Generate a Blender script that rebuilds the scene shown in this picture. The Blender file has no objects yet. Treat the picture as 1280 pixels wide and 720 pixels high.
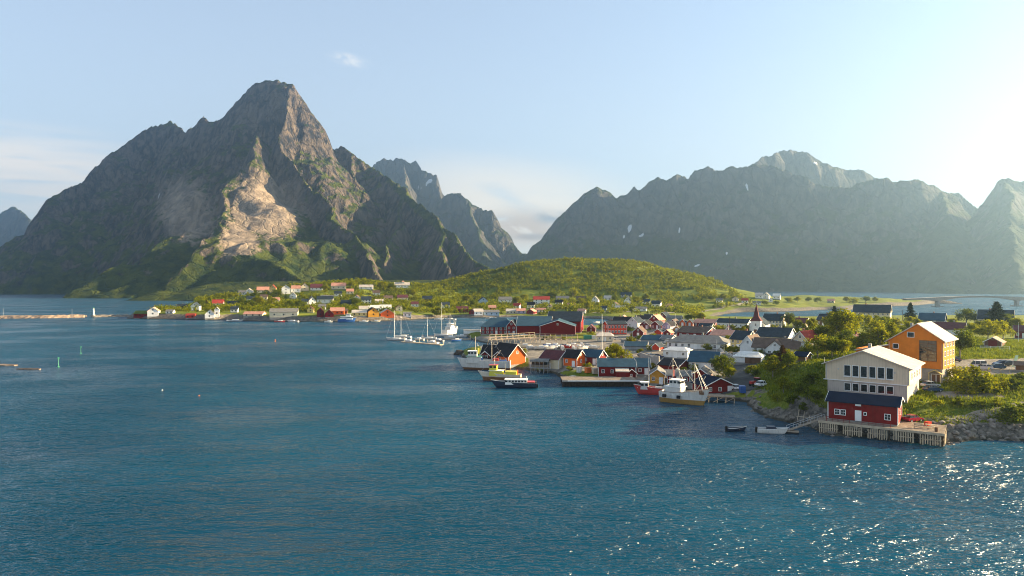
import bpy, math, random
import numpy as np
from mathutils import Vector, Matrix

R = math.radians
scn = bpy.context.scene
COL = scn.collection

# ------------------------------------------------------------------ camera
F = 853.0 / 1280.0            # focal length in image widths
HOR = 355.0                   # horizon row in the 1280x720 frame
CAMZ = 32.0
cam = bpy.data.cameras.new('camera')
cam.sensor_width = 36.0
cam.lens = 36.0 * F
cam.shift_y = -(360.0 - HOR) / 1280.0
cam.clip_start = 0.5
cam.clip_end = 60000
camo = bpy.data.objects.new('camera', cam)
camo.location = (0, 0, CAMZ)
camo.rotation_euler = (R(90), 0, 0)
COL.objects.link(camo)
scn.camera = camo

# ------------------------------------------------------------------ light
SUN_AZ, SUN_EL = R(78), R(15.5)
sd = Vector((math.sin(SUN_AZ) * math.cos(SUN_EL), math.cos(SUN_AZ) * math.cos(SUN_EL), math.sin(SUN_EL)))
sl = bpy.data.lights.new('sun', 'SUN')
sl.energy = 5.0
sl.angle = R(0.5)
sl.color = (1.0, 0.76, 0.44)
slo = bpy.data.objects.new('sun', sl)
slo.rotation_euler = (-sd).to_track_quat('-Z', 'Y').to_euler()
slo.location = (0, 0, 500)
COL.objects.link(slo)

scn.view_settings.view_transform = 'Standard'
scn.view_settings.look = 'None'
scn.view_settings.gamma = 1
scn.view_settings.exposure = 2.42
scn.cycles.use_denoising = True
scn.cycles.filter_width = 1.05
scn.cycles.max_bounces = 5
scn.cycles.diffuse_bounces = 2
scn.cycles.glossy_bounces = 2
scn.cycles.transmission_bounces = 2
scn.cycles.volume_bounces = 0
scn.cycles.transparent_max_bounces = 6
scn.cycles.sample_clamp_indirect = 4.0
scn.cycles.sample_clamp_direct = 2.5

w = bpy.data.worlds.new('World')
scn.world = w
w.use_nodes = True
nt = w.node_tree
nt.nodes.clear()
def N(nt, t, **kw):
    n = nt.nodes.new(t)
    for k, v in kw.items():
        if k == 'inp':
            for a, b in v.items():
                n.inputs[a].default_value = b
        else:
            setattr(n, k, v)
    return n
def math_(nt, op, a, b=None, c=None, clamp=False):
    n = nt.nodes.new('ShaderNodeMath'); n.operation = op; n.use_clamp = clamp
    for i, v in enumerate((a, b, c)):
        if v is None: continue
        if isinstance(v, (int, float)): n.inputs[i].default_value = v
        else: nt.links.new(v, n.inputs[i])
    return n.outputs[0]
def mixc(nt, f, a, b, bt='MIX'):
    n = nt.nodes.new('ShaderNodeMix'); n.data_type = 'RGBA'; n.blend_type = bt
    for s, v in ((n.inputs[0], f), (n.inputs[6], a), (n.inputs[7], b)):
        if isinstance(v, (int, float)): s.default_value = v
        elif isinstance(v, tuple): s.default_value = (*v[:3], 1)
        else: nt.links.new(v, s)
    return n.outputs[2]
def maprange(nt, v, a, b, c=0.0, d=1.0, smooth=True):
    n = nt.nodes.new('ShaderNodeMapRange')
    if smooth: n.interpolation_type = 'SMOOTHSTEP'
    nt.links.new(v, n.inputs[0])
    for i, q in enumerate((a, b, c, d)): n.inputs[i + 1].default_value = q
    return n.outputs[0]

sky = N(nt, 'ShaderNodeTexSky', sky_type='NISHITA', sun_disc=False, sun_elevation=SUN_EL,
        sun_rotation=SUN_AZ, altitude=50, air_density=1.0, dust_density=0.05, ozone_density=3.0)
bg = N(nt, 'ShaderNodeBackground', inp={'Strength': 0.050})
out = N(nt, 'ShaderNodeOutputWorld')
tc = N(nt, 'ShaderNodeTexCoord')
sep = N(nt, 'ShaderNodeSeparateXYZ')
nt.links.new(tc.outputs['Generated'], sep.inputs[0])
az = math_(nt, 'ARCTAN2', sep.outputs[0], sep.outputs[1])            # 0 = +Y, positive to +X
r2 = math_(nt, 'SQRT', math_(nt, 'ADD', math_(nt, 'POWER', sep.outputs[0], 2.0), math_(nt, 'POWER', sep.outputs[1], 2.0)))
el = math_(nt, 'ARCTAN2', sep.outputs[2], r2)
def pa(px): return math.atan((px - 640) / 853.0)
def pe(px, py): return math.atan((HOR - py) / 853.0 * math.cos(pa(px)))
def cloudmask(px0, py0, wx, wy, sx, sy, lo, hi, dist=0.5, seed=0.0, tilt=0.0):
    """soft elliptical region round a direction, filled with stretched noise"""
    a0, e0 = pa(px0), pe(px0, py0)
    da = math_(nt, 'SUBTRACT', az, a0)
    de = math_(nt, 'SUBTRACT', math_(nt, 'SUBTRACT', el, e0), math_(nt, 'MULTIPLY', da, tilt))
    u = math_(nt, 'DIVIDE', da, wx / 853.0); v = math_(nt, 'DIVIDE', de, wy / 853.0)
    d = math_(nt, 'SQRT', math_(nt, 'ADD', math_(nt, 'MULTIPLY', u, u), math_(nt, 'MULTIPLY', v, v)))
    fall = maprange(nt, d, 1.0, 0.15)
    cb = N(nt, 'ShaderNodeCombineXYZ', inp={'Z': seed})
    nt.links.new(math_(nt, 'MULTIPLY', da, sx), cb.inputs[0]); nt.links.new(math_(nt, 'MULTIPLY', de, sy), cb.inputs[1])
    no = N(nt, 'ShaderNodeTexNoise', inp={'Scale': 1.0, 'Detail': 6.0, 'Roughness': 0.55, 'Distortion': dist})
    nt.links.new(cb.outputs[0], no.inputs['Vector'])
    return math_(nt, 'MULTIPLY', fall, maprange(nt, no.outputs[0], lo, hi))
c = sky.outputs[0]
# white veil towards the horizon of a summer evening
veil = maprange(nt, el, 0.50, 0.0, 0.48, 0.84)
c = mixc(nt, veil, c, mixc(nt, math_(nt, 'MULTIPLY', maprange(nt, az, -0.1, 0.7), maprange(nt, el, 0.40, 0.08)), (2.75, 3.10, 3.40), (3.35, 3.25, 3.0)))
c = mixc(nt, math_(nt, 'MULTIPLY', cloudmask(20, 215, 190, 62, 5, 55, 0.30, 0.58, 0.6, 3.1), 1.0), c, (4.2, 3.95, 3.65))
c = mixc(nt, math_(nt, 'MULTIPLY', cloudmask(640, 258, 240, 80, 4, 22, 0.22, 0.52, 0.8, 7.7, -0.1), 0.85), c, (4.5, 4.05, 3.45))
c = mixc(nt, math_(nt, 'MULTIPLY', cloudmask(658, 284, 95, 34, 14, 34, 0.26, 0.46, 1.2, 1.3), 0.95), c, (2.9, 2.5, 2.2))
c = mixc(nt, math_(nt, 'MULTIPLY', cloudmask(692, 272, 34, 12, 16, 40, 0.30, 0.50, 0.6, 5.3), 0.85), c, (1.4, 1.7, 2.0))
c = mixc(nt, math_(nt, 'MULTIPLY', cloudmask(668, 296, 42, 7, 16, 60, 0.30, 0.50, 0.6, 2.3), 0.7), c, (1.7, 1.65, 1.7))
c = mixc(nt, math_(nt, 'MULTIPLY', cloudmask(437, 75, 34, 10, 24, 70, 0.36, 0.62, 1.2, 9.3, -0.15), 0.7), c, (3.8, 3.8, 3.75))
nt.links.new(c, bg.inputs[0]); nt.links.new(bg.outputs[0], out.inputs[0])

# ------------------------------------------------------------------ numpy noise
_rs = np.random.RandomState(7)
_P = _rs.permutation(4096)
_G = _rs.rand(4096) * 2 * np.pi
_GX, _GY = np.cos(_G), np.sin(_G)
def perlin(x, y, seed=0):
    xi = np.floor(x).astype(np.int64); yi = np.floor(y).astype(np.int64)
    fx, fy = x - xi, y - yi
    u, v = fx**3 * (fx * (fx * 6 - 15) + 10), fy**3 * (fy * (fy * 6 - 15) + 10)
    def g(ix, iy, dx, dy):
        h = _P[(_P[(ix + seed * 131) & 4095] + iy) & 4095]
        return _GX[h] * dx + _GY[h] * dy
    a = g(xi, yi, fx, fy); b = g(xi + 1, yi, fx - 1, fy); c = g(xi, yi + 1, fx, fy - 1); d = g(xi + 1, yi + 1, fx - 1, fy - 1)
    return ((a * (1 - u) + b * u) * (1 - v) + (c * (1 - u) + d * u) * v) * 1.5
def fbm(x, y, o=5, seed=0, gain=0.5):
    s = 0; a = 1
    for i in range(o):
        s = s + a * perlin(x * 2**i, y * 2**i, seed + i); a *= gain
    return s
def ridged(x, y, o=5, seed=0, gain=0.5):
    s = 0; a = 1; t = 0
    for i in range(o):
        s = s + a * (1 - 2 * np.abs(perlin(x * 2**i, y * 2**i, seed + i))); t += a; a *= gain
    return s / t
def sstep(a, b, x):
    t = np.clip((x - a) / (b - a), 0, 1); return t * t * (3 - 2 * t)

def W(px, py, Y):
    """photo pixel + distance -> world"""
    return np.array([(px - 640) / 853.0 * Y, Y, CAMZ + (HOR - py) / 853.0 * Y])
def P0(px, py, z=0.0):
    Y = (CAMZ - z) * 853.0 / (py - HOR)
    return ((px - 640) / 853.0 * Y, Y)

# ------------------------------------------------------------------ materials
MATS = {}
def pmat(name, col, rough=0.8, var=0.15, scale=1.0, bump=0.0, bscale=8.0, metal=0.0, spec=0.1, wave=None, dirt=0.0):
    """painted / mineral surface: base colour with a slow mottling, optional boards and weather stains"""
    if name in MATS: return MATS[name]
    m = bpy.data.materials.new(name); m.use_nodes = True
    t = m.node_tree; b = t.nodes['Principled BSDF']
    b.inputs['Roughness'].default_value = rough; b.inputs['Metallic'].default_value = metal
    b.inputs['Specular IOR Level'].default_value = spec
    co = N(t, 'ShaderNodeTexCoord')
    n1 = N(t, 'ShaderNodeTexNoise', inp={'Scale': scale, 'Detail': 5.0, 'Roughness': 0.6})
    t.links.new(co.outputs['Object'], n1.inputs['Vector'])
    f = maprange(t, n1.outputs[0], 0.3, 0.7)
    lo = tuple(x * (1 - var) for x in col); hi = tuple(min(1, x * (1 + var)) for x in col)
    cc = mixc(t, f, lo, hi)
    if dirt:
        n2 = N(t, 'ShaderNodeTexNoise', inp={'Scale': 0.9, 'Detail': 4.0})
        mp = N(t, 'ShaderNodeMapping', inp={'Scale': (3.0, 3.0, 0.4)})
        t.links.new(co.outputs['Object'], mp.inputs[0]); t.links.new(mp.outputs[0], n2.inputs['Vector'])
        cc = mixc(t, math_(t, 'MULTIPLY', maprange(t, n2.outputs[0], 0.52, 0.7), dirt), cc, tuple(x * 0.45 + 0.02 for x in col))
    h = None
    if wave:
        wv = N(t, 'ShaderNodeTexWave', bands_direction=wave[0], inp={'Scale': wave[1], 'Distortion': 0.0})
        wv.wave_profile = 'SAW'
        t.links.new(co.outputs['Object'], wv.inputs['Vector'])
        h = wv.outputs[1]
        cc = mixc(t, math_(t, 'MULTIPLY', maprange(t, h, 0.86, 1.0), 0.45), cc, tuple(x * 0.5 for x in col))
    t.links.new(cc, b.inputs['Base Color'])
    if bump:
        bn = N(t, 'ShaderNodeBump', inp={'Strength': bump, 'Distance': 0.05})
        n3 = N(t, 'ShaderNodeTexNoise', inp={'Scale': bscale, 'Detail': 4.0})
        t.links.new(co.outputs['Object'], n3.inputs['Vector'])
        hh = n3.outputs[0]
        if h is not None: hh = math_(t, 'ADD', hh, h)
        t.links.new(hh, bn.inputs['Height']); t.links.new(bn.outputs[0], b.inputs['Normal'])
    MATS[name] = m
    return m

def attr(t, name):
    n = N(t, 'ShaderNodeAttribute'); n.attribute_name = name
    s = N(t, 'ShaderNodeSeparateColor'); t.links.new(n.outputs['Color'], s.inputs[0])
    return s.outputs

def mountain_mat(name, rock_a, rock_b, grass_a, grass_b, k=1.0):
    m = bpy.data.materials.new(name); m.use_nodes = True
    t = m.node_tree; b = t.nodes['Principled BSDF']
    b.inputs['Roughness'].default_value = 0.95; b.inputs['Specular IOR Level'].default_value = 0.1
    geo = N(t, 'ShaderNodeNewGeometry'); at = attr(t, 'mask')
    def noise(scale, detail=6.0, rough=0.6, vec=None, dist=0.0):
        n = N(t, 'ShaderNodeTexNoise', inp={'Scale': scale, 'Detail': detail, 'Roughness': rough, 'Distortion': dist})
        t.links.new(vec or geo.outputs['Position'], n.inputs['Vector']); return n.outputs[0]
    mp = N(t, 'ShaderNodeMapping', inp={'Scale': (1.0, 1.0, 0.22)})
    t.links.new(geo.outputs['Position'], mp.inputs[0])
    streak = noise(0.05 * k, 10.0, 0.70, mp.outputs[0], 0.5)
    rock = mixc(t, maprange(t, streak, 0.40, 0.62), rock_a, rock_b)
    rock = mixc(t, math_(t, 'MULTIPLY', maprange(t, noise(0.012 * k), 0.45, 0.65), 0.4), rock, tuple(x * 1.35 for x in rock_b))
    crack = N(t, 'ShaderNodeTexVoronoi', feature='DISTANCE_TO_EDGE', inp={'Scale': 0.022 * k})
    wq = N(t, 'ShaderNodeMapping', inp={'Scale': (1.0, 1.0, 0.5), 'Rotation': (0.3, 0.5, 0.2)})
    nn = N(t, 'ShaderNodeTexNoise', inp={'Scale': 0.03 * k, 'Detail': 4.0})
    t.links.new(geo.outputs['Position'], nn.inputs['Vector'])
    vm = N(t, 'ShaderNodeVectorMath', operation='MULTIPLY_ADD'); vm.inputs[1].default_value = (40, 40, 40)
    t.links.new(nn.outputs['Color'], vm.inputs[0]); t.links.new(geo.outputs['Position'], vm.inputs[2])
    t.links.new(vm.outputs[0], wq.inputs[0]); t.links.new(wq.outputs[0], crack.inputs['Vector'])
    ck = maprange(t, crack.outputs['Distance'], 0.0, 0.07)
    rock = mixc(t, math_(t, 'MULTIPLY', math_(t, 'SUBTRACT', 1.0, ck), 0.35), rock, tuple(x * 0.35 for x in rock_a))
    rock = mixc(t, math_(t, 'MULTIPLY', at[2], 0.8), rock, mixc(t, maprange(t, streak, 0.3, 0.7), (0.15, 0.118, 0.092), (0.38, 0.30, 0.225)))
    gr = mixc(t, maprange(t, noise(0.03 * k), 0.35, 0.65), grass_a, grass_b)
    veg = math_(t, 'ADD', at[0], math_(t, 'MULTIPLY', math_(t, 'SUBTRACT', noise(0.045 * k, 10.0, 0.75), 0.46), 2.0))
    col = mixc(t, maprange(t, veg, 0.42, 0.60), rock, gr)
    sn = math_(t, 'ADD', at[1], math_(t, 'MULTIPLY', math_(t, 'SUBTRACT', noise(0.08, 4.0), 0.5), 0.5))
    col = mixc(t, maprange(t, sn, 0.46, 0.54), col, (0.62, 0.65, 0.70))
    t.links.new(col, b.inputs['Base Color'])
    bn = N(t, 'ShaderNodeBump', inp={'Distance': 13.0 / k})
    t.links.new(math_(t, 'SUBTRACT', 1.0, math_(t, 'MULTIPLY', at[2], 0.4)), bn.inputs['Strength'])
    hh = math_(t, 'ADD', streak, math_(t, 'MULTIPLY', ck, 0.25))
    hh = math_(t, 'ADD', hh, math_(t, 'MULTIPLY', noise(0.15 * k, 6.0, 0.7), 0.4))
    t.links.new(hh, bn.inputs['Height']); t.links.new(bn.outputs[0], b.inputs['Normal'])
    return m

# ------------------------------------------------------------------ helpers: meshes and tagging
def tag(o, label=None, cat=None, group=None, kind=None):
    if label: o['label'] = label
    if cat: o['category'] = cat
    if group: o['group'] = group
    if kind: o['kind'] = kind
    return o
def grid_mesh(name, X, Y, Z, mat, mask=None, smooth=False, keep=None):
    ny, nx = Z.shape
    me = bpy.data.meshes.new(name)
    v = np.stack([X, Y, Z], -1).reshape(-1, 3).astype(np.float32)
    idx = np.arange(ny * nx).reshape(ny, nx)
    q = np.stack([idx[:-1, :-1], idx[:-1, 1:], idx[1:, 1:], idx[1:, :-1]], -1).reshape(-1, 4)
    if keep is not None:
        kk = keep.reshape(-1)
        q = q[kk[q].any(1)]
        used = np.zeros(len(v), bool); used[q] = True
        rm = np.cumsum(used) - 1
        v = v[used]; q = rm[q]
        if mask is not None: mask = mask.reshape(-1, mask.shape[-1])[used]
    me.vertices.add(len(v)); me.vertices.foreach_set('co', v.ravel())
    me.loops.add(q.size); me.loops.foreach_set('vertex_index', q.ravel().astype(np.int32))
    me.polygons.add(len(q)); me.polygons.foreach_set('loop_start', (np.arange(len(q)) * 4).astype(np.int32))
    me.polygons.foreach_set('use_smooth', np.full(len(q), smooth))
    if mask is not None:
        a = me.color_attributes.new('mask', 'FLOAT_COLOR', 'POINT')
        mk = mask.reshape(-1, mask.shape[-1])
        full = np.ones((len(mk), 4), np.float32); full[:, :mk.shape[1]] = mk
        a.data.foreach_set('color', full.ravel())
    me.update(calc_edges=True); me.validate()
    me.materials.append(mat)
    o = bpy.data.objects.new(name, me); COL.objects.link(o)
    return o
def quads_mesh(name, V, mat, parent=None, smooth=False, nper=4):
    """V: (n,4,3) loose quads"""
    n = len(V); me = bpy.data.meshes.new(name)
    me.vertices.add(n * nper); me.vertices.foreach_set('co', V.astype(np.float32).ravel())
    me.loops.add(n * nper); me.loops.foreach_set('vertex_index', np.arange(n * nper, dtype=np.int32))
    me.polygons.add(n); me.polygons.foreach_set('loop_start', (np.arange(n) * nper).astype(np.int32))
    me.update(calc_edges=True); me.materials.append(mat)
    return me

# ------------------------------------------------------------------ mountains
def ridge_field(X, Y, ridges, prof, gully=55.0, seed=0, wob=1.0):
    """height = upper envelope of flanks falling away from crest lines; gullies run down the flanks"""
    best = np.full(X.shape, -1e9); near = np.full(X.shape, 1e9)
    wx = X + wob * 22 * fbm(X / 160, Y / 160, 3, seed + 40); wy = Y + wob * 22 * fbm(X / 160, Y / 160, 3, seed + 50)
    for k, rd in enumerate(ridges):
        pts = [W(*p[:3]) for p in rd['p']]
        s0 = k * 700.0
        sl = rd.get('s', 1.0)
        for a, b in zip(pts[:-1], pts[1:]):
            dx, dy = b[0] - a[0], b[1] - a[1]; L2 = dx * dx + dy * dy
            t = np.clip(((wx - a[0]) * dx + (wy - a[1]) * dy) / L2, 0, 1)
            d = np.hypot(wx - (a[0] + t * dx), wy - (a[1] + t * dy))
            z = a[2] + t * (b[2] - a[2])
            s = s0 + t * math.sqrt(L2) + perlin(wx / 90, wy / 90, seed) * 18
            g = sstep(0, 120, d) * gully * (0.6 * (np.abs(perlin(s / 85, d / 500, seed + 3)) * 2) + 0.35 * np.abs(perlin(s / 34, d / 260, seed + 4)) * 2)
            side = (wx - a[0]) * dy - (wy - a[1]) * dx      # >0: to the right of the crest as it is listed
            sm = np.where(side * rd.get('flip', 1) > 0, rd.get('sr', sl), sl)
            h = z - prof(d, z) * sm - g * np.clip(z / 400, 0.15, 1)
            near = np.where(h > best, d, near)
            best = np.maximum(best, h)
            s0 += math.sqrt(L2)
    return best, near
def blob(X, Y, Z, lst):
    """soft ellipses given where they are seen from the village side, resolved to places on the surface"""
    px = 640 + X / Y * 853; py = HOR - (Z - CAMZ) / Y * 853
    m = np.zeros(X.shape)
    for (cx, cy, rx, ry, ang) in lst:
        ca, sa = math.cos(R(ang)), math.sin(R(ang))
        if rx < 9 and ry < 9: rx, ry = rx * 0.75, ry * 0.75
        u = ((px - cx) * ca + (py - cy) * sa) / rx; v = (-(px - cx) * sa + (py - cy) * ca) / ry
        m = np.maximum(m, 1.0 - sstep(0.4, 1.3, np.hypot(u, v)))
    return m
def build_mountain(name, x0, x1, y0, y1, step, ridges, prof, mat, seed=0, namp=16.0, vegf=None, snow=(), green=(), bare=(), gully=55.0, label=None, wob=1.0, yf=0):
    nx = int((x1 - x0) / step) + 1; ny = int((y1 - y0) / step) + 1
    X, Y = np.meshgrid(np.linspace(x0, x1, nx), np.linspace(y0, y1, ny))
    Z, near = ridge_field(X, Y, ridges, prof, gully, seed, wob)
    crest = 0.28 + 0.72 * sstep(0, 130, near)
    amp = np.clip(Z / 250, 0.12, 1)
    smooth = blob(X, Y, Z, bare) if bare else 0
    Z = Z + crest * namp * amp * (1 - 0.85 * smooth) * (ridged(X / 110, Y / 110, 6, seed + 11, 0.55) - 0.45) * 1.6 + 5 * amp * (1 - .8 * smooth) * fbm(X / 22, Y / 22, 3, seed + 21)
    gy, gx = np.gradient(Z, Y[:, 0], X[0, :])
    slope = np.hypot(gx, gy)
    veg = (vegf or (lambda s, z, x, y: np.clip(1.22 - s * 0.58, 0.12, 1) * np.clip(1.3 - z / 1300, 0.45, 1)))(slope, Z, X, Y)
    veg = veg * (1 - smooth) + 0.12 * smooth
    if green: veg = np.maximum(veg, 1.25 * blob(X, Y, Z, green))
    sn = blob(X, Y, Z, snow) if snow else np.zeros(X.shape)
    mask = np.stack([veg, sn, smooth + slope * 0], -1)
    fd = sstep(yf, yf + 220, Y); Z = Z * fd - 14 * (1 - fd)
    Z = np.maximum(Z, -12)
    o = grid_mesh(name, X, Y, Z, mat, mask, keep=Z > -11.9)
    tag(o, kind='structure')
    return o

def prof_a(d, z):   # steep upper flank easing into a talus foot
    return np.where(d < 140, 1.55 * d, 217 + (d - 140) * 0.98) * np.clip(z / 600, 0.85, 1.15)
def prof_b(d, z):
    return np.where(d < 200, 1.25 * d, 250 + (d - 200) * 0.62) * np.clip(z / 650, 0.4, 1.2)

rk = mountain_mat('mountain_rock', (0.014, 0.017, 0.024), (0.125, 0.100, 0.082), (0.014, 0.030, 0.007), (0.066, 0.080, 0.010))
massif = [
 {'p': [(-140, 372, 2100), (-60, 352, 2150), (0, 326, 2250), (40, 300, 2300), (60, 288, 2350), (80, 236, 2450), (105, 226, 2500), (140, 191, 2600), (165, 170, 2650), (192, 157, 2700), (210, 150, 2700), (228, 165, 2650), (240, 155, 2600), (247, 146, 2600), (262, 153, 2580), (280, 148, 2540), (286, 134, 2500), (300, 116, 2480), (320, 102, 2460), (345, 98, 2450), (368, 104, 2450), (378, 122, 2440), (390, 152, 2460), (402, 176, 2500), (412, 188, 2560)]},
 {'p': [(410, 186, 2600), (424, 182, 2620), (440, 193, 2600), (462, 209, 2560), (480, 219, 2500), (500, 231, 2420), (530, 257, 2250), (560, 290, 2050), (590, 318, 1850), (612, 336, 1700), (640, 362, 1600)], 's': 1.15},
 {'p': [(366, 106, 2440), (354, 150, 2330), (355, 188, 2240), (376, 214, 2160), (407, 253, 2050), (440, 300, 1870), (472, 340, 1640)], 's': 1.6, 'sr': 1.1, 'flip': -1},
 {'p': [(322, 170, 2290), (311, 200, 2180), (286, 226, 2080), (277, 252, 1980), (282, 285, 1840), (268, 318, 1700), (250, 350, 1560)], 's': 1.7, 'sr': 0.60, 'flip': -1},
 {'p': [(232, 160, 2650), (215, 215, 2480), (195, 265, 2300)], 's': 1.3},
 {'p': [(497, 232, 2420), (500, 262, 2300), (492, 300, 2080), (478, 325, 1850)], 's': 1.3},
 {'p': [(552, 284, 2080), (548, 306, 1960), (560, 332, 1720)], 's': 1.3},
 {'p': [(438, 194, 2590), (450, 240, 2420), (455, 275, 2250)], 's': 1.45},
 {'p': [(300, 318, 1720), (335, 326, 1620), (372, 338, 1540), (410, 352, 1480)], 's': 0.8},
]
build_mountain('mountain', -2350, 60, 1380, 3050, 5.5, massif, prof_a, rk, seed=1, namp=20, yf=1385,
    snow=[(199, 244, 1.2, 5, 25), (313, 165, 1.5, 1.2, 0)],
    green=[(330, 330, 42, 9, 12), (210, 152, 14, 6, 0), (525, 262, 60, 5, 42), (405, 345, 40, 8, 0), (246, 330, 12, 14, 0), (130, 356, 120, 14, 3)],
    bare=[(330, 262, 55, 48, 20), (235, 265, 38, 50, -30), (300, 300, 30, 30, 0)])
far = mountain_mat('far_rock', (0.035, 0.040, 0.045), (0.10, 0.09, 0.08), (0.020, 0.034, 0.014), (0.045, 0.058, 0.020), 0.6)
build_mountain('mountain', -1180, 750, 3000, 5200, 9, [
 {'p': [(440, 240, 4700), (466, 207, 4600), (480, 198, 4600), (492, 199, 4600), (500, 196, 4580), (515, 204, 4550), (520, 200, 4550), (530, 212, 4500), (545, 219, 4480), (549, 232, 4460)], 's': 1.6},
 {'p': [(549, 232, 4460), (550, 262, 4300), (560, 300, 3900)], 's': 1.7},
 {'p': [(500, 198, 4580), (515, 250, 4200), (530, 300, 3700)], 's': 1.3},
 {'p': [(520, 300, 4100), (552, 246, 4100), (562, 241, 4080), (573, 242, 4060), (590, 255, 4020), (605, 262, 4000), (616, 262, 3980), (624, 280, 3950), (636, 302, 3900), (652, 316, 3850), (672, 320, 3800), (700, 330, 3750)], 's': 1.6},
 {'p': [(585, 254, 4020), (600, 300, 3700), (610, 335, 3300)], 's': 1.5},
 ], prof_b, far, seed=5, namp=24, snow=[(536, 228, 8, 3, -30), (524, 235, 6, 2, -30)], gully=90)
build_mountain('mountain', -4300, -2700, 4300, 5600, 14, [
 {'p': [(-80, 300, 5000), (-30, 275, 5000), (0, 265, 5000), (17, 258, 4950), (32, 266, 4900), (45, 277, 4850), (70, 300, 4800), (100, 340, 4700)], 's': 1.4}], prof_b, far, seed=8, namp=34, gully=90)
build_mountain('mountain', -60, 3700, 1750, 4700, 9, [
 {'p': [(640, 350, 3300), (664, 322, 3350), (680, 303, 3380), (690, 286, 3400), (703, 264, 3420), (712, 254, 3430), (724, 248, 3440), (736, 238, 3450), (748, 232, 3450), (765, 240, 3450), (772, 248, 3450), (785, 243, 3450), (794, 232, 3450), (801, 238, 3450), (820, 222, 3450), (828, 226, 3450), (841, 216, 3450), (858, 223, 3440), (868, 212, 3430), (880, 208, 3420), (893, 212, 3400), (925, 207, 3400), (945, 205, 3400), (957, 205, 3400), (985, 213, 3350), (1010, 222, 3300), (1035, 232, 3280), (1060, 234, 3250), (1078, 226, 3250), (1098, 222, 3200), (1110, 221, 3200), (1118, 226, 3200), (1132, 225, 3200), (1146, 223, 3200), (1162, 230, 3200), (1178, 236, 3200), (1186, 240, 3200)], 's': 1.5},
 {'p': [(940, 206, 3900), (955, 196, 3950), (975, 188, 4000), (990, 186, 4000), (1010, 190, 4000), (1030, 204, 4000), (1052, 210, 4000), (1078, 212, 4000), (1100, 224, 4000), (1130, 250, 4000)], 's': 1.3},
 {'p': [(1178, 236, 3200), (1184, 262, 3050), (1186, 300, 2700), (1190, 345, 2300)], 's': 1.4},
 {'p': [(1184, 242, 3500), (1196, 240, 3520), (1205, 246, 3500), (1218, 256, 3450), (1230, 262, 3400), (1250, 280, 3350)], 's': 1.5},
 {'p': [(1224, 275, 3000), (1232, 256, 3000), (1244, 236, 3000), (1254, 225, 3000), (1262, 221, 3000), (1280, 227, 3000), (1310, 238, 3000), (1340, 250, 3000)], 's': 1.5},
 {'p': [(1262, 222, 3000), (1262, 280, 2600), (1275, 340, 2200)], 's': 1.5},
 ], prof_b, far, seed=12, namp=10, gully=30,
 snow=[(787, 285, 4.5, 8, 15), (780, 296, 2.5, 5, 0), (845, 296, 8, 2.5, -25), (802, 293, 7, 3, -30), (934, 234, 2.5, 8, -10), (871, 332, 7, 2, -25), (908, 317, 4, 2, -40), (850, 288, 3, 1.5, 0), (1020, 204, 6, 2, 20)],
 )
# the low green point under the big mountain, across the sound
build_mountain('terrain', -760, -560, 1240, 1480, 4, [
 {'p': [(175, 371, 1330), (190, 366, 1350), (200, 363, 1360), (214, 364, 1360), (235, 368, 1350), (250, 372, 1340)], 's': 0.7}], prof_b, rk, seed=15, namp=5,
 green=[(205, 368, 60, 10, 0)], gully=6, wob=0.3)
build_mountain('terrain', -700, 60, 1300, 1500, 5, [
 {'p': [(235, 369, 1400), (262, 355, 1420), (285, 352, 1440), (330, 352, 1440), (420, 350, 1440), (500, 350, 1440), (600, 350, 1440)], 's': 0.5}], prof_b, rk, seed=16, namp=8,
 green=[(265, 362, 30, 12, 0)], gully=12, wob=0.3)

# ------------------------------------------------------------------ lowland: peninsula + far side of the fjord
shoreA = [P0(1420, 556), P0(1280, 552), P0(1240, 549), P0(1195, 553), P0(1172, 556), P0(1160, 549), P0(1030, 545), P0(1008, 532), P0(985, 528), P0(962, 522), P0(944, 512), P0(938, 503),
          P0(915, 500), P0(890, 495), P0(868, 490), P0(835, 485), P0(800, 480), P0(745, 476), P0(708, 474), P0(690, 467), P0(660, 463), P0(640, 461), P0(612, 459), P0(592, 451), P0(573, 446), P0(578, 441),
          P0(600, 438), P0(630, 436), P0(650, 434), P0(640, 432), P0(606, 429), P0(588, 424), P0(584, 420), P0(600, 414), P0(640, 409), P0(700, 409), P0(726, 412), P0(744, 414), P0(757, 411), P0(764, 402),
          P0(757, 399), P0(735, 398), P0(700, 398), P0(640, 396), P0(600, 397), P0(560, 397), P0(530, 399), P0(505, 400), P0(480, 401), P0(440, 402), P0(400, 402), P0(340, 402), P0(300, 401), P0(285, 399), P0(262, 400), P0(220, 399), P0(185, 399), P0(160, 398),
          P0(162, 396), P0(200, 393), P0(216, 390), P0(228, 387), P0(240, 384), (-430, 1010), (-380, 1150), (-200, 1230), (100, 1300), (400, 1300), (560, 1330), (680, 1200), (735, 1110),
          P0(1168, 379.5), P0(1142, 382), P0(1100, 383.5), P0(1075, 386), P0(1060, 388), P0(1035, 387), P0(1000, 389), P0(960, 390), P0(930, 390), P0(905, 393), P0(895, 396), P0(900, 400), P0(960, 403), P0(1050, 405), P0(1150, 404), (420, 560), (520, 480), (420, 250), (260, 150)]
SH = np.array(shoreA)
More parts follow.
